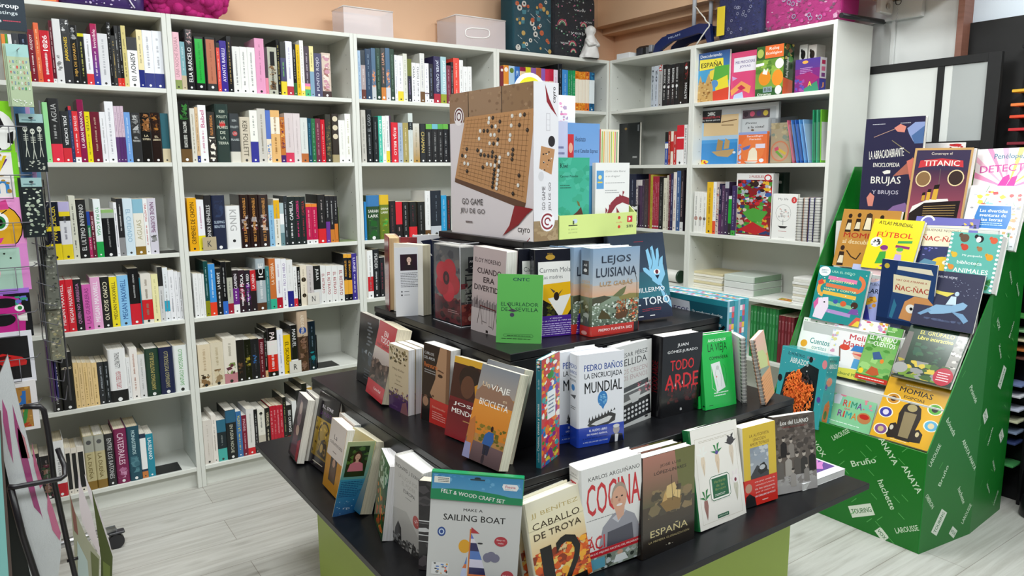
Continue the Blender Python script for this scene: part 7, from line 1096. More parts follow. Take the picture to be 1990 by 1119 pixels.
stand_book('mummies', 'yellow mummies book with an upright coffin, front row of the green stand', .02, 'e0a820', [('w', .3, .06, .72, .1, 1, 'f8e8b8'), T('MOMIAS', .5, .17, .54, .085, '1c1a18', 1, -3), T('EGIPCIAS', .5, .275, .34, .045, '1c1a18', 1, -3), ('p', '241c18', .38, .4, .46, .34, .58, .34, .66, .4, .7, .55, .64, .95, .4, .95, .34, .55), ('e', .52, .42, .08, .06, 'a89868'), ('p', '8a7a58', .42, .5, .62, .5, .6, .9, .44, .9)] + [('p', '241c18', .24, .9, .26, .74, .34, .7, .4, .76, .4, .94, .28, .96), ('p', '241c18', .64, .94, .64, .76, .72, .72, .8, .78, .8, .92), ('e', .3, .79, .03, .04, 'c8c0b0'), ('e', .72, .8, .03, .04, 'c8b890')] + [q for cx, cy, c, c2 in ((.18, .34, 'c88828', '5a3820'), (.86, .36, '58a838', '1c1c1c'), (.13, .58, '3a3a98', 'd8d0e0'), (.88, .62, '58a8d0', 'd8c8a0'), (.14, .86, '7a4a88', 'c8b080'), (.8, .97, 'e07028', '2a1c18')) for q in (('e', cx, cy, .12, .09, 'f4ecd0'), ('e', cx, cy, .1, .078, c), ('e', cx, cy, .05, .045, c2))][:-3] + [('w', .34, .955, .6, .975, 1, 'f8e8b8')])
# boxed plush at the front of the stand
x, y, z, yaw, la, ro, w, h = FT['hug']; w = .222
h += .044; M = frame_at((2.006, -1.492, .3485), -94, 7.7); r = thing('gift_box', 'teal window box holding an orange fluffy toy, at the stand edge', 'gift box', M=M)
t = .075; mb = MB(); mb.bbox((0, 0, 0), (w, t, h), '38a0a8', .0015)
art(mb, lambda u, v, L: (u * w, -L, h * (1 - v)), [('p', '1c2428', .16, .36, .4, .3, .62, .16, .85, .2, .86, .8, .7, .92, .2, .94, .1, .7), T('EL MONSTRUO', .34, .08, .36, .04, '1c3a50', 1), T('DE LOS', .66, .08, .16, .03, 'c86a98'), T('ABRAZOS', .42, .165, .4, .075, 'ecf4f4', 1), ('e', .66, .1, .04, .04, '16181c'), ('s', .02, .02, .98, .98, 20, .012, 4, 'a0e0e0', 'e8f0f0'), ('e', .95, .12, .05, .06, 'e08890'), ('e', .05, .45, .05, .05, '1c1c20'), ('e', .93, .6, .04, .04, '5a4a98')], w / h)
art(mb, lambda u, v, L: (w + L, t * u, h * (1 - v)), [T('ABRAZOS', .55, .14, .7, .06, 'ecf4f4', 1), T('MONSTRUO', .5, .07, .6, .03, '1c3a50', 1), ('e', .4, .35, .25, .06, 'd88868'), ('p', 'd07038', .2, .85, .3, .66, .6, .6, .75, .68, .7, .9, .4, .95), ('e', .45, .8, .14, .06, '4a6a30'), ('e', .2, .42, .1, .04, '5a4a98'), ('s', 0, 0, 1, 1, 14, .05, 4, 'a0e0e0')], t / h)
mb.build('carton', GLOSS, r)
mb = MB(); R = random.Random(2)
for i in range(420):
    a = R.uniform(0, 2 * math.pi); q = math.sqrt(R.random()); px_, pz_ = .5 + .32 * q * math.cos(a), .44 + .30 * q * math.sin(a)
    cx_, cz_ = px_ * w, pz_ * h; L_ = R.uniform(.012, .022); an = R.uniform(-.7, .7) - 1.57; c = R.choice(('e86820', 'e87828', 'd85a18', 'f08030'))
    if pz_ > .6 and px_ > .52: c = R.choice(('241c1c', '1a1414', '302424'))
    if pz_ < .3 and .2 < px_ < .45: c = R.choice(('c8a848', 'b89838'))
    d = .010 * (1 - q); dx_, dz_ = math.cos(an) * L_, math.sin(an) * L_
    mb.mesh([(cx_ - .003, -.002 - d, cz_), (cx_ + .003, -.002 - d, cz_), (cx_ + dx_, -.0055 - d, cz_ + dz_), (cx_, -.0075 - d, cz_ + dz_ * .4)], [(0, 1, 2), (0, 3, 1), (1, 3, 2), (0, 2, 3)], c)
mb.sphere((.5 * w, .004, .44 * h), .08, 'd86018', 10, (.82, .1, .86)); mb.build('plush_toy', CLOTH, r)
# ------------------------------------------------------------------ things on top of the bookcases
zT = 2.0206
def puffy(mb, x0, y0, z0, x1, y1, z1, c, e=.35, n=14, S=None, seed=1, jit=.0):
    """rounded soft box (superellipsoid)"""
    R = random.Random(seed); i0 = len(mb.v); cx, cy, cz = (x0 + x1) / 2, (y0 + y1) / 2, (z0 + z1) / 2; rx, ry, rz = (x1 - x0) / 2, (y1 - y0) / 2, (z1 - z0) / 2
    sg = lambda v, p: math.copysign(abs(v) ** p, v)
    for i in range(n + 1):
        f = -math.pi / 2 + math.pi * i / n
        for k in range(2 * n):
            a = math.pi * k / n; d = 1 + R.uniform(-jit, jit)
            mb.v.append((cx + rx * sg(math.cos(f), e) * sg(math.cos(a), e) * d, cy + ry * sg(math.cos(f), e) * sg(math.sin(a), e) * d, cz + rz * sg(math.sin(f), e)))
    for i in range(n):
        for k in range(2 * n):
            k2 = (k + 1) % (2 * n); mb.f.append((i0 + i * 2 * n + k, i0 + i * 2 * n + k2, i0 + (i + 1) * 2 * n + k2, i0 + (i + 1) * 2 * n + k)); mb.c.append(c); mb.m.append(0); mb.sm.append(True)
def wobble(x, z, s): return .006 * math.sin(31 * x + 2 * s) * math.cos(27 * z + s)
# purple gift bag lying on the first bookcase
a, b_ = hy(112, 8, .05), hy(283, 20, .05)
r = thing('gift_bag', 'purple gift bag with silver snowflakes on top beside the magenta beanbag', 'gift bag', (a.x, .03, zT))
w = b_.x - a.x; mb = MB(); puffy(mb, 0, 0, 0, w, .20, .11, '3a2260', .28)
art(mb, lambda u, v, L: (w * (.05 + .9 * u), -.0015 - L * 2, .095 - .085 * v), [('s', 0, 0, 1, 1, 60, .02, 5, 'c8b8d8', '9a88c0', 'e0d8e8', '5a3a88')], w / .085); mb.build('bag', SATIN, r)
mb = MB(); mb.tube([(w * .72, -.004, .09), (w * .82, -.006, .03), (w * .86, -.004, .012)], .003, 'e8e4f0', 6); mb.build('handle_cord', SATIN, r)
mb = MB(); mb.bbox((0, 0, 0), (.09, .10, .05), 'c83420', .004); art(mb, lambda u, v, L: (.09 * u, -L, .05 * (1 - v)), [('r', .1, .3, .9, .8, 'e88030')], 1.8); o = mb.build('gift_box', PRINT, None, (a.x - .085, .05, zT)); tag(o, 'small red and orange box on the bookcase top beside the purple bag', 'box')
a, b_ = hy(262, 25, .08), hy(452, 40, .08)
r = thing('beanbag', 'magenta bubble-textured beanbag on top of the second bookcase', 'beanbag', ((a.x + b_.x) / 2, .14, zT))
mb = MB(); R = random.Random(4); rx = (b_.x - a.x) / 2 - .012
mb.sphere((0, 0, .108), .1, 'b01c70', 18, (rx / .1, 1.22, 1.08))
for i in range(230):
    f, q = math.asin(R.uniform(-.92, .95)), R.uniform(0, 2 * math.pi); s = R.uniform(.012, .028)
    mb.sphere((rx * .98 * math.cos(f) * math.cos(q), .12 * math.cos(f) * math.sin(q), .108 + .104 * math.sin(f) - .002), s, 'b81c74', 8, (1, 1, .62 if math.sin(f) < -.75 else 1))
mb.v = [(x, y, max(z, .0003)) for x, y, z in mb.v]; mb.build('bubble_cover', CLOTH, r)
def crate(label, x0, x1, y0, d, h, slot):
    r = thing('storage_crate', label, 'storage crate', (x0, y0, zT), group='frosted crates on the bookcases'); w = x1 - x0; t = .003
    for nm, A, B in (('wall', (0, 0, 0), (w, t, h)), ('wall', (0, d - t, 0), (w, d, h)), ('wall', (0, t + .0003, 0), (t, d - t - .0003, h)), ('wall', (w - t, t + .0003, 0), (w, d - t - .0003, h)), ('base', (t, t, 0), (w - t, d - t, t))):
        mb = MB(); mb.bbox(A, B, 'ffffff', .0008); mb.build('side_' + nm if nm == 'wall' else 'base', CRATE, r)
    mb = MB(); mb.tube([(0, 0, h), (w, 0, h), (w, d, h), (0, d, h)], .0035, 'f2eae6', 6, closed=True); mb.build('rim', SATIN, r)
    if slot:
        mb = MB(); n = 28; mb.tube([(w * .42 + .075 * math.copysign(abs(math.cos(q)) ** .6, math.cos(q)), -.0015, h * .5 + .024 * math.copysign(abs(math.sin(q)) ** .6, math.sin(q)) + .006 * math.cos(q)) for q in [2 * math.pi * i / n for i in range(n)]], .0032, 'fbf8f6', 6, closed=True); mb.build('grip_rim', GLOSS, r)
crate('frosted plastic crate over the second bookcase, plain front', .785, 1.04, .068, .14, .132, False)
crate('frosted plastic crate with an oval grip beside the teal backpack', 1.392, 1.70, .06, .20, .158, True)
a, b_ = hy(800, 78, .05), hy(866, 84, .05); mb = MB(); n = 12
for i in range(n):
    for k in range(4):
        P = lambda i, k: (a.x + (b_.x - a.x) * i / n, .05 + .03 * k, zT + .001 + .006 * abs(math.sin(i * 1.3 + k)) + .004 * (k % 2))
        mb.face([P(i, k), P(i + 1, k), P(i + 1, k + 1), P(i, k + 1)], '3a4450', 0, True)
        if k == 0: mb.face([(P(i, 0)[0], .05, zT), (P(i + 1, 0)[0], .05, zT), P(i + 1, 0), P(i, 0)], '3a4450')
o = mb.build('cloth', CLOTH); tag(o, 'folded dark cloth lying on the third bookcase between the crates', 'cloth')
def backpack(name, label, M, w, d, h, base, ops, seed, extra=None):
    r = thing(name, label, 'backpack', group='plastic-wrapped backpacks on the bookcases', M=M)
    mb = MB(); puffy(mb, 0, .01, 0, w, d, h, base, .22, 16, seed=seed)
    art(mb, lambda u, v, L: (w * (.035 + .93 * u), .0085 - L * 3 + .004 * (2 * u - 1) ** 2, h * (.97 - .94 * v)), ops, w / h); mb.build('bag', CLOTH, r)
    mb = MB(); nx, nz = 22, 30; R = random.Random(seed)
    Z = [[.0035 - .004 * R.random() - .003 * math.sin(i * .9 + k * .5 + seed) for k in range(nz + 1)] for i in range(nx + 1)]
    for i in range(nx):
        for k in range(nz):
            P = lambda i, k: (w * (-.01 + 1.02 * i / nx), Z[i][k], h * (.0 + 1.0 * k / nz))
            mb.face([P(i, k), P(i + 1, k), P(i + 1, k + 1), P(i, k + 1)], 'ffffff', 0, True)
    mb.build('clear_wrap', FILM, r)
    if extra: extra(r)
    return r
a, b_ = along((0, .03, zT), (1, 0, 0), px=1001), along((0, .03, zT), (1, 0, 0), px=1076)
balls = []
R = random.Random(11)
for i in range(58):
    u, v = R.uniform(.04, .96), R.uniform(.03, .97); k = i % 5; s = R.uniform(.035, .065)
    if k == 0: balls += [('e', u, v, s, s * .72, 'e8e4dc'), ('e', u, v, s * .4, s * .3, '1c2428')]
    elif k == 1: balls += [('e', u, v, s, s * .72, 'd86a3c'), ('l', '7a3018', .006, u - s * .8, v, u + s * .8, v)]
    elif k == 2: balls += [('e', u, v, s * .8, s * .6, 'd8b060')]
    elif k == 3: balls += [('p', '4a8a98', u - s, v - s * .5, u + s, v - s * .6, u + s * .8, v + s * .5, u - s * .7, v + s * .6)]
    else: balls += [('l', 'c8d0d4', .012, u - s, v - s * .5, u + s, v + s * .5)]
backpack('backpack', 'dark teal ball-patterned backpack in clear wrap on the corner bookcase', Matrix.Translation((a, .03, zT)), b_ - a, .15, .36, '1c4a58', balls, 3)
a, b_ = along((0, .035, zT), (1, 0, 0), px=1079), along((0, .035, zT), (1, 0, 0), px=1160)
bows = [('s', 0, 0, 1, 1, 120, .022, 5, 'd8d8d8', '9a9a9a', 'e080a0', '60a878', '404048', '303034'), T('yeah!', .58, .62, .42, .06, 'f0f0f0'), T('WOW', .22, .8, .2, .03, 'f0f0f0', 1), T('NOW', .82, .42, .22, .03, 'e8e8e8', 1), T('WOW', .6, .25, .3, .03, 'e8e8e8', 1)]
for u, v, s in ((.42, .83, .08), (.16, .52, .1), (.44, .94, .06), (.7, .5, .07)): bows += [('a', u, v, s, .018, 0, 180, 'd84868'), ('a', u, v, s * .72, .016, 0, 180, 'e8d8c0'), ('a', u, v, s * .46, .016, 0, 180, '4a9a70')]
backpack('backpack', 'black rainbow-patterned backpack with white writing in clear wrap behind the figurine', Matrix.Translation((a, .035, zT)), b_ - a, .15, .36, '1c1c22', bows, 4)
# white plaster figurine: hooded, draped seated figure
px = along((0, -.0, zT), (1, 0, 0), px=1146); r = thing('figurine', 'white plaster hooded figurine in front of the black backpack', 'figurine', (px, .0, zT))
mb = MB(); n = 28; rings = []
prof = [(0, .062, .04, 0), (.012, .066, .043, 0), (.03, .056, .04, .004), (.06, .046, .036, .006), (.085, .040, .032, .008), (.105, .036, .028, .006), (.12, .026, .022, .004), (.13, .024, .023, .002), (.145, .030, .028, 0), (.16, .029, .029, 0), (.172, .021, .023, .002), (.18, .009, .01, .004)]
i0 = 0
for z, rx, ry, ox in prof:
    for k in range(n):
        q = 2 * math.pi * k / n; f = 1 + (.09 * math.sin(5 * q + z * 40) + .05 * math.sin(9 * q - z * 60)) * (1 if z < .12 else .25)
        mb.v.append((ox + rx * f * math.cos(q), ry * f * math.sin(q) - (.006 if .13 < z < .165 and math.sin(q) < -.5 else 0), z))
for i in range(len(prof) - 1):
    for k in range(n): k2 = (k + 1) % n; mb.f.append((i * n + k, i * n + k2, (i + 1) * n + k2, (i + 1) * n + k)); mb.c.append('e4e2e0'); mb.m.append(0); mb.sm.append(True)
mb.face([mb.v[(len(prof) - 1) * n + k] for k in range(n)], 'e4e2e0', 0, True); mb.build('draped_body', PRINT, r)
mb = MB(); mb.sphere((0, -.022, .150), .014, 'dcd9d6', 10, (.85, .8, 1.2)); mb.sphere((0, -.0345, .150), .003, 'dcd9d6', 6, (.8, 1.2, 1.6)); mb.build('face', PRINT, r)
mb = MB()
for s in (-1, 1): mb.tube([(s * .036, -.012, .095), (s * .034, -.036, .07), (s * .006, -.042, .074)], [.011, .010, .007], 'e2e0de', 8); mb.sphere((s * .005, -.044, .076), .008, 'e2e0de', 6)
mb.build('arms', PRINT, r)
# blue trolley frame, black clip box and white slip on the narrow bookcase
def atY(px, X=2.47): return -along((X, 0, zT), (0, -1, 0), px=px)
yA, yB = atY(1270), atY(1386)
r = thing('trolley_frame', 'navy plastic trolley base with two steel poles on the narrow bookcase', 'trolley', (2.46, yB, zT)); Ln = yA - yB
mb = MB(); H = .105
prof = [(0, 0), (.028, 0), (.05, .055), (.09, .07), (Ln - .14, .055), (Ln - .06, .02), (Ln - .05, 0), (Ln, 0), (Ln - .02, .055), (Ln - .07, .085), (.09, H + .012), (.02, H)]
def extr(mb, pr, x0, x1, c, m=0):
    tri = tessellate_polygon([[Vector((y, z, 0)) for y, z in pr]]); N = len(pr)
    mb.mesh([(x0, y, z) for y, z in pr] + [(x1, y, z) for y, z in pr], [tuple(t) for t in tri] + [tuple(N + k for k in reversed(t)) for t in tri] + [(i, (i + 1) % N, N + (i + 1) % N, N + i) for i in range(N)], c, m)
extr(mb, prof, 0, .022, '1c2a5c'); extr(mb, prof, .13, .152, '1c2a5c'); mb.bbox((.022, .03, H - .012), (.13, Ln - .08, H - .004), '1c2a5c', .002)
art(mb, lambda u, v, L: (-L, Ln - Ln * u, H * (1 - v)), [T('MILAN', .38, .26, .2, .1, 'a8b4d0', 1, 6)], Ln / H); mb.build('plastic_base', SATIN, r)
for k, px in enumerate((1347, 1379)):
    yy = atY(px, 2.51 + .05 * k) - yB; mb = MB(); mb.tube([(.05 + .05 * k, yy, H - .004), (.05 + .05 * k, yy, .5)], .011, 'c4c8d0', 14); mb.build('pole', SATIN, r)
yb = atY(1248); mb = MB(); mb.bbox((0, -.05, 0), (.10, .05, .062), '18181c', .012); mb.bbox((.006, -.075, .02), (.09, -.05, .06), '8a8e96', .004); mb.bbox((-.003, -.012, .015), (0, .03, .05), '30303a', .001)
o = mb.build('hole_punch', SATIN, None, (2.46, yb, zT)); tag(o, 'black rounded hole punch beside the navy trolley base', 'hole punch')
yb = atY(1222); mb = MB(); mb.bbox((0, -.055, 0), (.12, .05, .032), 'eceef0', .001); o = mb.build('paper_box', PRINT, None, (2.42, yb, zT)); tag(o, 'flat white paper box at the inner end of the narrow bookcase', 'box')
mb = MB(); R = random.Random(1); P0, P1 = Vector((2.43, atY(1352, 2.43), zT + .17)), Vector((2.415, atY(1351, 2.415), zT + .004)); y1 = atY(1378, 2.43)
pts = [Vector((2.44, atY(1349, 2.44), zT + .20)).lerp(Vector((2.43, y1, zT + .09)), i / 10) for i in range(11)] + [Vector((2.43, y1, zT + .09)).lerp(Vector((2.412, atY(1353, 2.412), zT + .004)), i / 10) for i in range(1, 11)]
mb.tube([p + Vector((R.uniform(-.002, .002), R.uniform(-.003, .003), 0)) for p in pts], .0035, 'd8d4cc', 6); o = mb.build('cord', CLOTH); tag(o, 'white twisted cord hanging beside the steel trolley poles', 'cord')
# sequinned backpacks
def tagfn(r):
    mb = MB(); mb.bbox((.012, -.004, .03), (.06, -.0025, .17), 'd8c030', .0004); mb.build('swing_tag', PRINT, r)
seq = lambda c, seed: [('s', 0, 0, 1, 1, 260, .028, seed, *c)] + [('a', .2 + .6 * random.Random(seed + i).random(), .1 + .85 * random.Random(seed * 7 + i).random(), .02, .008, 0, 360, 'a8a8c8') for i in range(26)]
yA, yB = atY(1389, 2.44), atY(1476, 2.44); backpack('backpack', 'navy sequinned backpack in clear wrap with a yellow tag', frame_at((2.44, yA, zT), -90, 0), yA - yB, .17, .34, '24265c', seq(('2c2e6a', '20224e', '34387a', '1c1e44'), 3), 6, tagfn)
yA, yB = atY(1479, 2.44), atY(1630, 2.44); yB = max(yB, -1.425); backpack('backpack', 'pink sequinned backpack in clear wrap at the bookcase end', frame_at((2.44, yA, zT), -90, 0), yA - yB, .17, .34, 'b8287c', seq(('c83088', 'a82070', 'd04898', '98306c', 'e0a8c8', '7a5068'), 5), 7)
# rod, bracket and hook under the beige beam
mb = MB(); p, q = hy(1637, 30, -1.45), hy(1758, 48, -1.45); p = Vector((2.40, -1.45, p.z)); q = Vector((2.74, -1.45, p.z + .008))
mb.tube([p, q], .011, '1c1c20', 14); o = mb.build('curtain_rod', METAL); tag(o, 'short black rod under the beige beam beyond the bookcase end', 'rod')
mb = MB(); mb.bbox((2.62, -1.50, 2.062), (2.72, -1.475, 2.124), 'e0dcd6', .004); mb.tube([(2.67, -1.501, 2.092), (2.67, -1.508, 2.092)], .012, 'b0a8a0', 14); o = mb.build('rod_bracket', SATIN); tag(o, 'white square bracket plate under the beige beam behind the black rod', 'bracket')
mb = MB(); h0 = (2.70, -1.52, 2.10); mb.tube([(h0[0], h0[1], 2.124), (h0[0], h0[1], 2.11)] + [(h0[0], h0[1] - .012 + .012 * math.cos(a), 2.10 - .012 * math.sin(a) + .008) for a in [i * math.pi / 8 for i in range(1, 13)]], .0018, '2a2a2c', 6)
mb.tube([(2.70, -1.53 + .003 * (-1) ** i, 2.10 - .008 * i) for i in range(12)], .0012, 'c8c8cc', 5); o = mb.build('hook_with_chain', METAL); tag(o, 'small dark hook with a fine chain under the beige beam', 'hook')
# ------------------------------------------------------------------ frosted panels in a black frame, black board, paper rack
FROST = noisy('frosted_glass_white', 'dcdeda', 'e0e2de', .25, (1, 1, 1), 2); FROST_REFL = noisy('frosted_glass_grey_reflection', 'a8acac', 'b2b6b4', .25, (1, 1, 1), 2)  # second one: grey reflection in the right-hand panes, painted as the pane colour
MATT_BLACK = noisy('matt_black', '0b0b0c', '101011', .7, (1, 1, 1), 30)
r = thing('glass_screen', 'black framed screen with frosted panes behind the green stand', 'screen', (2.70, -1.40, 0))
def bar(n, y0, y1, z0, z1, m=MATT_BLACK, x0=0, x1=.022):
    mb = MB(); mb.bbox((x0, y1 + 1.40, z0), (x1, y0 + 1.40, z1), 'ffffff', .0008); mb.build(n, m, r)
bar('frame_rail', -1.40, -1.915, 1.812, 1.845); bar('frame_rail', -1.40, -1.915, 1.468, 1.498); bar('frame_rail', -1.40, -1.915, .02, .07)
bar('frame_stile', -1.915, -1.965, 0, 1.845); bar('frame_stile', -1.722, -1.748, .0705, 1.4675); bar('frame_stile', -1.722, -1.748, 1.4985, 1.8115)
for (y0, y1), mm in (((-1.402, -1.7215), FROST), ((-1.7485, -1.914), FROST_REFL)):
    for z0, z1 in ((.0705, 1.4675), (1.4985, 1.8115)):
        if mm is FROST_REFL:
            bar('pane', y0, y0 - .032, z0, z1, FROST, .006, .012); bar('pane', y0 - .0322, y1, z0, z1, FROST_REFL, .006, .012)
        else: bar('pane', y0, y1, z0, z1, FROST, .006, .012)
a = hx(1866, 60, 2.79); mb = MB(); mb.bbox((2.782, -2.6, 1.0), (2.798, a.y, 1.985), 'ffffff', .001); o = mb.build('display_board', MATT_BLACK); tag(o, 'large black board on the pale blue wall above the screen', 'board')
RX = 2.78 - .06
r = thing('paper_rack', 'tall black rack of coloured card slots at the wall', 'rack', (2.735, -2.02, 0))
for nm, A, B in (('side_panel', (.0, -.16, 0), (.045, -.148, 1.85)), ('back_panel', (.04, -.44, 0), (.046, -.0, 1.85)), ('top_panel', (0, -.44, 1.851), (.046, 0, 1.865))):
    mb = MB(); mb.bbox(A, B, 'ffffff', .001); mb.build(nm, BLACK_LAM, r)
cards = [(178, 'd8a828', 'amber'), (205, 'e07838', 'orange'), (228, 'd84828', 'vermilion'), (253, 'c02830', 'red'), (280, '7a1c2c', 'wine'), (615, '4a9a48', 'green'), (642, '8ac088', 'pale green'), (660, 'e8dcb8', 'cream'), (679, 'c87840', 'rust'), (695, '6a4438', 'brown'), (749, '7a8ab8', 'slate blue'), (771, 'e4e4e8', 'white'), (798, 'd8dcf0', 'pale lilac'), (821, 'dcdcb8', 'pale yellow'), (843, '8a9ab8', 'grey blue'), (864, '3a4878', 'navy'), (909, '4a9a58', 'leaf green')]
for py, c, nm in cards:
    p = hx(1980, py, 2.70); L = p.y
    mb = MB(); mb.bbox((-.006, -.145, p.z - .0045), (.039, -.012, p.z - .003), 'ffffff', .0004); mb.build('slot_shelf', BLACK_LAM, r)
    mb = MB(); mb.bbox((0, -.13, 0), (.09, .012, .011 if py < 300 else .008), c, .0012); o = mb.build('card_stack', PRINT, None, (2.735 - .055, -2.02 - .012, p.z - .0028)); tag(o, nm + ' card stack poking out of the black wall rack', 'card stack', 'coloured card in the black rack')
p = hz(1975, 1000, 0); mb = MB(); mb.lathe([(0, 0), (.05, 0), (.055, .01), (.048, .08), (.03, .1), (.03, .6), (0, .6)], '141416', 24); o = mb.build('post_foot', METAL, None, (p.x + .04, p.y - .05, 0)); tag(o, 'black round post foot on the floor beside the green stand', 'post')
# ------------------------------------------------------------------ greeting card spinner with its casters, cards, packs and bags
CYR = -.62
SPX, SPY = -.70, -.42
r = thing('card_spinner', 'wire greeting card spinner on wheeled feet at the first bookcase', 'card rack', (SPX, SPY, 0))
mb = MB(); mb.tube([(0, 0, .08), (0, 0, 1.98)], .014, '8a8c90', 12); mb.build('pole', CHROME, r)
mb = MB(); mb.lathe([(0, .06), (.05, .06), (.07, .075), (.07, .09), (.04, .11), (.02, .13), (0, .13)], '8a8c90', 20); mb.build('hub', CHROME, r)
for k in range(4):
    a = math.radians(9 + 90 * k); d = Vector((math.cos(a), math.sin(a), 0)); e = .32
    if k == 1: e = .30
    mb = MB(); mb.tube([d * .06 + Vector((0, 0, .085)), d * e + Vector((0, 0, .075))], [.018, .014], '8a8c90', 10); fo = mb.build('foot', CHROME, r)
    mb = MB(); c = d * e; mb.tube([(c.x, c.y - .012, .028), (c.x, c.y + .012, .028)], .0275, '26262a', 20); mb.tube([(c.x, c.y, .045), (c.x, c.y, .075)], .006, '6a6c70', 8); mb.bbox((c.x - .024, c.y - .016, .057), (c.x + .03, c.y + .016, .066), '3a3a3e', .002); mb.build('caster', METAL, fo)
wires = lambda pts, rr=.0016: (lambda m: (m.tube(pts, rr, '5a5a60', 6), m.build('wire_pocket', METAL, r)))(MB())
def rel(p): return (p.x - SPX, p.y - SPY, p.z)
colx = lambda py: hy(60 + (py - 300) * .045, py, CYR).x
for py in (195, 290, 383, 470, 560, 650, 740):
    A = hy(10, py + 70, CYR - .012); x0 = A.x - .10; x1 = colx(py + 60) - .008; z0 = A.z - .04; z1 = A.z + .03
    wires([(x0 - SPX, CYR - .014 - SPY, z0), (x0 - SPX, CYR - .014 - SPY, z1), (x1 - .045 - SPX, CYR - .014 - SPY, z1), (x1 - SPX, CYR - .014 - SPY, z1), (x1 + .012 - SPX, CYR + .04 - SPY, z1)])
    wires([(x1 - .045 - SPX, CYR - .014 - SPY, z1), (x1 - .045 - SPX, CYR - .014 - SPY, z0 + .0), (x0 - SPX, CYR - .014 - SPY, z0)])
for k in range(2):
    a, b_ = hy(62 + 34 * k, 215, CYR + .1 * (k + .5)), hy(92 + 34 * k, 830, CYR + .1 * (k + .5)); x = (a.x + b_.x) / 2
    wires([(x - SPX, a.y - SPY, .62), (x - SPX, a.y - SPY, 1.62)], .003)
for i in range(15):
    z = .66 + .062 * i; x = hy(86, 500, CYR + .05).x
    wires([(x - .03 - SPX, CYR + .02 - SPY, z + .02), (x + .015 - SPX, CYR + .02 - SPY, z), (x + .03 - SPX, CYR + .16 - SPY, z + .01)], .0014)
def card(label, pr, pt, pb, w, ops, base, name='greeting_card', dy=0, cat='card', sheen=True):
    A, B = hy(pr, (pt + pb) / 2, CYR + dy), hy(pr, pt, CYR + dy); C = hy(pr, pb, CYR + dy); h = B.z - C.z
    mb = MB(); mb.bbox((0, 0, 0), (w, .003, h), base, .0006); art(mb, lambda u, v, L: (w * u, -L, h * (1 - v)), ops, w / h)
    o = mb.build(name, GLOSS, None, (A.x - w, CYR + dy, C.z)); return tag(o, label, cat, 'cards on the wire spinner')
card('lime card with a black and white football, uppermost on the spinner', 25, 197, 300, .15, [('r', 0, 0, 1, 1, '80c828'), ('e', .68, .55, .36, .4, 'e4e4e0'), ('p', '1c1c1c', .6, .3, .8, .28, .86, .46, .7, .56), ('p', '1c1c1c', .9, .6, 1, .56, .98, .8, .88, .78), ('p', '1c1c1c', .5, .8, .7, .78, .78, .92, .5, .94)], '70b820')
card('white card with lime edge and coloured letters, under the football card', 38, 296, 388, .15, [('r', .9, 0, 1, 1, '78c830'), ('r', 0, 0, .88, 1, 'e8e4e0'), T('boy', .52, .22, .62, .32, '5a2a7a', 1), T('y', .72, .24, .2, .34, 'd8c020', 1), T('h', .7, .66, .22, .4, '3a88c8', 1), ('s', .4, .4, .86, .98, 6, .05, 3, 'b08838'), ('s', .4, .02, .86, .1, 3, .04, 4, 'b08838')], 'e8e4e0', dy=-.001)
card('pink card with a winking yellow smiley and bow, on the spinner', 48, 383, 474, .15, [('r', 0, 0, 1, 1, 'e898d0'), ('e', .5, .62, .46, .52, '1c1414'), ('e', .5, .62, .44, .5, 'e0a828'), ('e', .56, .5, .17, .2, 'f0f0f0'), ('e', .57, .52, .11, .14, '2a7a3a'), ('e', .57, .52, .06, .08, '141414'), ('l', '1c1414', .02, .4, .36, .46, .28), ('l', '1c1414', .02, .5, .32, .56, .22), ('l', '1c1414', .02, .62, .34, .72, .26), ('p', 'd83890', .42, .88, .62, .84, .56, .96), ('p', 'd84890', .5, .14, .72, .04, .76, .24, .6, .26), ('p', 'd84890', .5, .14, .3, .06, .3, .24)], 'e898d0', dy=-.002)
card('pink bordered mint card with a pale flamingo, on the spinner', 57, 472, 562, .15, [('r', 0, 0, 1, 1, 'd888c8'), ('r', 0, .08, .86, .96, 'a8c8b8'), ('e', .3, .6, .2, .26, 'f0c8d0'), ('p', 'f0a8b8', .2, .5, .5, .56, .5, .64, .3, .7), ('e', .7, .3, .02, .02, '303830'), ('e', .6, .2, .02, .02, '303830')], 'd888c8', dy=-.003)
card('lilac card with a magenta cartoon flamingo, on the spinner', 61, 558, 652, .15, [('r', 0, 0, 1, .6, 'a070d0'), ('r', .55, .1, 1, 1, '141418'), ('p', 'c02888', .1, .3, .4, .1, .8, .18, .9, .5, .86, .95, .1, .98), ('e', .55, .28, .24, .1, '141418'), ('e', .5, .62, .22, .13, '141418'), ('e', .8, .4, .08, .07, 'f0f0f0'), ('e', .81, .4, .04, .04, '2a7a3a'), ('p', 'ece8e4', .74, .56, .92, .52, .92, .68, .78, .66), ('s', .74, .16, .96, .34, 8, .07, 3, '4a8ac0', '3a9a78', '6a6ac8')], 'a070d0', dy=-.004)
card('white bordered black card with a red car, on the spinner', 66, 640, 740, .16, [('r', 0, 0, 1, .1, 'e0e0e8'), ('r', 0, .1, .93, .92, '141416'), ('p', 'c82020', .2, .48, .5, .4, .8, .5, .88, .58, .86, .66, .2, .68), ('e', .4, .66, .09, .07, '301010'), ('p', '4a1010', .4, .46, .56, .44, .64, .5, .42, .52)], 'e0e0e8', dy=-.005)
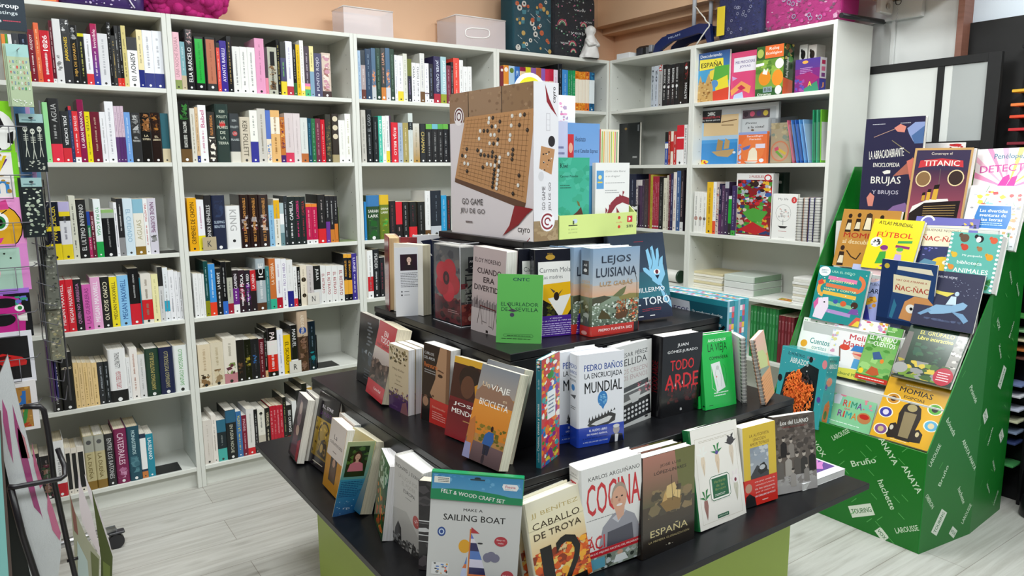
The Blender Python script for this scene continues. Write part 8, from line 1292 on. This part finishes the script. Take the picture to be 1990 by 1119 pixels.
card('gold glitter card with blue and green letters, low on the spinner', 74, 736, 832, .14, [('r', 0, 0, 1, 1, 'e4e0e0'), ('r', 0, .12, .88, .94, 'a87838'), ('s', 0, .12, .88, .94, 60, .05, 5, 'b88840', '9a6a2c', 'c89848'), ('a', .6, .36, .1, .06, 150, 400, '2a68b0'), ('l', '2a68b0', .07, .76, .2, .74, .5), ('a', .62, .7, .1, .06, 150, 400, '3a8a40'), ('l', '3a8a40', .07, .78, .54, .7, .86), ('s', .45, .84, .85, .93, 6, .05, 6, 'b04028')], 'e4e0e0', dy=-.006)
# header sign
A = hy(50, 30, CYR - .02); mb = MB(); B, C = hy(48, 8, CYR - .02), hy(50, 62, CYR - .02); w, h = .22, B.z - C.z + .1
mb.bbox((0, 0, 0), (w, .004, h), '303840', .0008); art(mb, lambda u, v, L: (w * u, -L, h * (1 - v)), [('r', 0, 0, 1, .42, 'd8c8a0')] + [('e', .02 + .075 * i, .43, .05, .06, 'e8cc88') for i in range(13)] + [('r', 0, .0, 1, .4, 'e8cc88'), T('Card Group', .68, .62, .5, .1, 'e8ecf0', 1), T('greetings', .74, .73, .34, .07, 'd0d8dc'), T('We are', .6, .85, .24, .06, 'e0e4e8', 1), ('w', .74, .83, .95, .87, 1, 'b84858')], w / h)
o = mb.build('sign_card', GLOSS, None, (A.x - w, CYR - .02, C.z)); tag(o, 'dark header sign with a cream scalloped top above the cards', 'sign')
def sheet(label, pl, pr, pt, pb, ops, base, dy, name='sticker_sheet', n=3, hook=True):
    A, B, C = hy(pl, (pt + pb) / 2, CYR + dy), hy(pr, (pt + pb) / 2, CYR + dy), hy(pr, pt, CYR + dy); D = hy(pr, pb, CYR + dy); w, h = B.x - A.x, C.z - D.z
    rr = thing(name, label, 'sticker sheet', (A.x, CYR + dy, D.z), group='sticker sheets hanging on the spinner')
    for i in range(n):
        mb = MB(); mb.bbox((-.004 * i, .004 * i, 0), (w - .004 * i, .004 * i + .0012, h), base, .0004)
        if i == 0: art(mb, lambda u, v, L: (w * u, -L, h * (1 - v)), ops, w / h)
        mb.build('sheet', GLOSS, rr)
    if hook:
        mb = MB(); mb.tube([(w * .5, .02, h * .9), (w * .5, -.018, h * .9), (w * .55, -.03, h * .905), (w * .6, -.026, h * .93)], .0014, '8a8c90', 6); mb.build('hook', METAL, rr)
lett = [('r', 0, 0, 1, .2, '9ac0bc')] + [('t', 'ABCDEFGHIJKLMNOPQRSTUVWXYZABCDEFGHIJKLMNOP'[i], .12 + .15 * (i % 6), .28 + .085 * (i // 6), .07, .045, ('c84848', '3a68b0', '48985a', 'e8e8e8')[i % 4], 1) for i in range(36)] + [('s', .08, .88, .92, .98, 20, .05, 4, 'e8ece4', 'c8d0c0')]
sheet('pale green sheet of letter stickers hanging on the spinner', 17, 60, 88, 208, lett, 'a8b898', -.03)
def skel(seed):
    R = random.Random(seed); o = [('r', 0, 0, 1, .15, '98b8b8'), ('r', 0, .15, 1, 1, '22282a'), ('e', .5, .07, .12, .02, '303c40'), ('r', .1, .1, .7, .115, '507078')]
    for i in range(3):
        x = .2 + .3 * i; y = .26 + .04 * (i % 2); o += [('e', x, y, .1, .05, 'c8ccc0'), ('e', x - .04, y, .025, .015, '1c2224'), ('e', x + .04, y, .025, .015, '1c2224')] + [('l', 'b8bcb0', .03, x - .1, y + .1 + .03 * k, x + .1, y + .1 + .03 * k) for k in range(4)] + [('l', 'b8bcb0', .035, x, y + .05, x, y + .3), ('l', 'b8bcb0', .03, x, y + .3, x - .07, y + .48), ('l', 'b8bcb0', .03, x, y + .3, x + .07, y + .48)]
    return o + [('s', .05, .78, .95, .97, 16, .07, seed, 'c8ccc0', 'a8aca0')]
sheet('black sheet of skeleton stickers, upper of the two, on the spinner', 42, 88, 222, 334, skel(3), '2a3032', -.01)
sheet('black sheet of bone stickers under the skeleton one', 46, 86, 345, 460, skel(5)[:4] + [('s', .06, .18, .94, .96, 46, .11, 7, 'b8c4b0', 'd0d8c8', '98a490')], '2a3032', -.012)
sheet('clear film pack of dark stickers low on the spinner side', 88, 112, 478, 600, [('s', 0, 0, 1, 1, 60, .15, 4, '8a8c80', '40443c', 'b8b8a8', '5a5a50')], '6a6c62', .06, hook=False)
sheet('lower clear film pack of patterned stickers on the spinner side', 96, 122, 590, 698, [('s', 0, 0, 1, 1, 60, .15, 5, 'a09870', '50544c', 'c0b8a0', '706a58')], '7a7a68', .07, hook=False)
for i in range(9):
    A = hy(66 + 4 * i, 500, CYR + .05 + .008 * i); mb = MB(); mb.bbox((-.0012, 0, 0), (.0012, .09, .15), ('2a2a2e', '3a3c40', '1c1c20')[i % 3], .0004); o = mb.build('photo_sleeve', GLOSS, None, (A.x, CYR + .045, .86 + .045 * i)); tag(o, ORD[i + 1] + ' dark sleeve up the side of the wire spinner', 'sleeve', 'dark sleeves in the spinner side pockets')
for i in range(3):
    A = hy(98 + 6 * i, 740, CYR + .08); mb = MB(); mb.bbox((-.003, 0, 0), (.003, .12, .19), ('3a2050', '4a2a60', '2a2860')[i], .001); o = mb.build('notepad', PRINT, None, (A.x, CYR + .07 + .01 * i, .645)); tag(o, ('dark purple', 'plum', 'indigo')[i] + ' notepad standing upright in the low spinner pocket', 'notepad', 'notepads in the spinner')
for i, c in enumerate(('5a88c0', 'c8a0d0', '78a8c8')):
    A = hy(28 + 9 * i, 230, CYR + .03); mb = MB(); mb.bbox((0, 0, 0), (.03, .002, .22), c, .0005); o = mb.build('greeting_card', PRINT, None, (A.x, CYR + .03 + .01 * i, 1.37)); tag(o, ('steel blue', 'lilac', 'light blue')[i] + ' narrow card edge beside the skeleton stickers', 'card', 'cards on the wire spinner')
# black wire bag stand, glitter bag, open bags
BY = -1.0
r = thing('bag_stand', 'black tube stand holding gift bags beside the card spinner', 'stand', (hy(110, 1000, BY).x, BY, 0)); OX = r.location.x
def path(*q): return [Vector((p.x - OX, p.y - BY, p.z)) for p in q]
q1 = [hy(45, 790, BY), hy(78, 790, BY), hy(85, 797, BY), hy(92, 832, BY), hy(98, 872, BY), hy(106, 940, BY), hy(130, 1050, BY), hy(146, 1119, BY)]; e = hy(146, 1119, BY); q1.append(Vector((e.x + .02, BY, .02)))
mb = MB(); mb.tube(path(*q1), .0075, '1c1a1e', 10); mb.build('upright', METAL, r)
mb = MB(); q2 = [hy(45, 790, BY + .02), hy(18, 800, BY + .02), hy(-6, 830, BY + .02)]; mb.tube(path(*q2), .0065, '1c1a1e', 10); mb.build('top_rail', METAL, r)
mb = MB(); q3 = [hy(15, 946, BY - .06), hy(30, 946, BY - .06), hy(118, 930, BY - .06), hy(126, 924, BY - .05), hy(125, 905, BY - .03), hy(112, 872, BY + .0)]; mb.tube(path(*q3), .007, '1c1a1e', 10); mb.build('ring_rail', METAL, r)
mb = MB(); q4 = [hy(20, 946, BY - .055), hy(44, 1040, BY - .055), hy(70, 1119, BY - .055)]; e = q4[-1]; q4.append(Vector((e.x + .03, BY - .055, .02))); mb.tube(path(*q4), .0085, '1c1a1e', 10); mb.build('upright', METAL, r)
mb = MB(); q5 = [hy(130, 1090, BY), hy(152, 1084, BY)]; mb.tube(path(*q5), .005, '1c1a1e', 8); mb.build('side_hook', METAL, r)
mb = MB(); mb.bbox((q4[-1].x - OX - .03, -.12, 0), (q1[-1].x - OX + .03, .05, .016), '1c1a1e', .004); mb.build('floor_plate', METAL, r)
def slab(pts, Y, t, c, name, parent, ops=None, mat=PRINT):
    P = [hy(x, y, Y) for x, y in pts]; tri = tessellate_polygon([[Vector((p.x, p.z, 0)) for p in P]]); N = len(P); o0 = parent.location; mb = MB()
    V = [(p.x - o0.x, Y - o0.y, p.z - o0.z) for p in P] + [(p.x - o0.x, Y + t - o0.y, p.z - o0.z) for p in P]
    mb.mesh(V, [tuple(k) for k in tri] + [tuple(N + i for i in reversed(k)) for k in tri] + [(i, (i + 1) % N, N + (i + 1) % N, N + i) for i in range(N)], c)
    if ops:
        for cc, q in ops:
            Q = [hy(x, y, Y) for x, y in q]; tq = tessellate_polygon([[Vector((p.x, p.z, 0)) for p in Q]]); mb.mesh([(p.x - o0.x, Y - o0.y - .0006, p.z - o0.z) for p in Q], [tuple(k) for k in tq], cc)
    return mb.build(name, mat, parent)
GLIT = printed('glitter_card', .25, .3, .0)
_nt = GLIT.node_tree; _vo = _nt.nodes.new('ShaderNodeTexVoronoi'); _vo.inputs['Scale'].default_value = 330; _bp = _nt.nodes.new('ShaderNodeBump'); _bp.inputs['Strength'].default_value = .9; _bp.inputs['Distance'].default_value = .003
_nt.links.new(_vo.outputs['Color'], _bp.inputs['Height']); _nt.links.new(_bp.outputs[0], _nt.nodes['Principled BSDF'].inputs['Normal'])
r = thing('gift_bag', 'silver glitter gift bag with pink streaks leaning in the black stand', 'gift bag', hy(60, 1200, BY + .0))
slab([(15, 690), (24, 730), (38, 790), (60, 880), (84, 950), (104, 1005), (119, 1048), (118, 1080), (112, 1130), (116, 1250), (60, 1250), (62, 1130), (44, 1050), (20, 950), (-2, 850), (-14, 760)], BY - .02, .02, 'e2e6e8', 'bag', r,
     [('c05a90', [(4, 775), (14, 800), (22, 860), (26, 900), (16, 870), (6, 820)]), ('b04a84', [(24, 785), (34, 820), (44, 850), (58, 905), (70, 960), (84, 1010), (80, 1000), (66, 985), (50, 930), (38, 880), (30, 840)]), ('d89098', [(34, 830), (48, 850), (58, 890), (42, 890), (36, 860)]), ('d06a90', [(62, 860), (72, 900), (84, 940), (78, 950), (66, 905)]), ('d8789c', [(92, 955), (104, 990), (118, 1035), (116, 1050), (102, 1030), (92, 990)])], GLIT)
r = thing('gift_bag', 'dark flat gift bag behind the glitter one in the stand', 'gift bag', hy(40, 1200, BY + .01))
slab([(-10, 830), (4, 870), (30, 960), (52, 1050), (70, 1130), (70, 1250), (20, 1250), (20, 1100), (-20, 900)], BY + .012, .01, '1c2420', 'bag', r)
r = thing('gift_bag', 'teal gift bag with brown edging at the near side of the stand', 'gift bag', hy(5, 1200, BY - .1))
slab([(-30, 780), (2, 800), (8, 900), (16, 1010), (24, 1119), (28, 1250), (-30, 1250)], BY - .1, .012, '5a4a44', 'edging', r); slab([(-30, 800), (-1, 810), (3, 900), (10, 1010), (17, 1119), (20, 1250), (-30, 1250)], BY - .1025, .0022, '88c8c4', 'front_panel', r)
for k, (lab, fr, inn, c1, c2, ops) in enumerate((
    ('open gift bag with olive and brown front, nearer the spinner', [(134, 951), (141, 985), (150, 1003), (170, 1048), (194, 1082), (192, 1180), (150, 1180), (144, 1060)], [(152, 921), (160, 950), (178, 1000), (194, 1065), (194, 1080), (172, 1040), (160, 1015), (154, 980)], 'a8a890', 'e4d8dc', [('8a5a50', [(136, 960), (148, 1004), (152, 1040), (144, 1030)]), ('b8c8c4', [(150, 1050), (170, 1090), (176, 1160), (152, 1160)]), ('6a7048', [(176, 1070), (192, 1086), (191, 1170), (182, 1170)])]),
    ('open gift bag with a dark olive front, nearer the bookcase', [(178, 950), (196, 1010), (219, 1081), (216, 1180), (196, 1180), (196, 1084), (186, 1010)], [(164, 921), (174, 945), (192, 985), (212, 1050), (219, 1078), (208, 1062), (190, 1010), (172, 960)], '4a5424', 'e4dcE0'.lower(), [('6a7838', [(200, 1090), (214, 1100), (212, 1170), (200, 1170)])]))):
    r = thing('gift_bag', lab, 'gift bag', hy(180, 1180, -.75 + .06 * k)); Y = -.75 + .06 * k
    slab(fr, Y, .002, c1, 'front_panel', r, ops); slab(inn, Y + .035, .002, c2, 'back_panel', r)
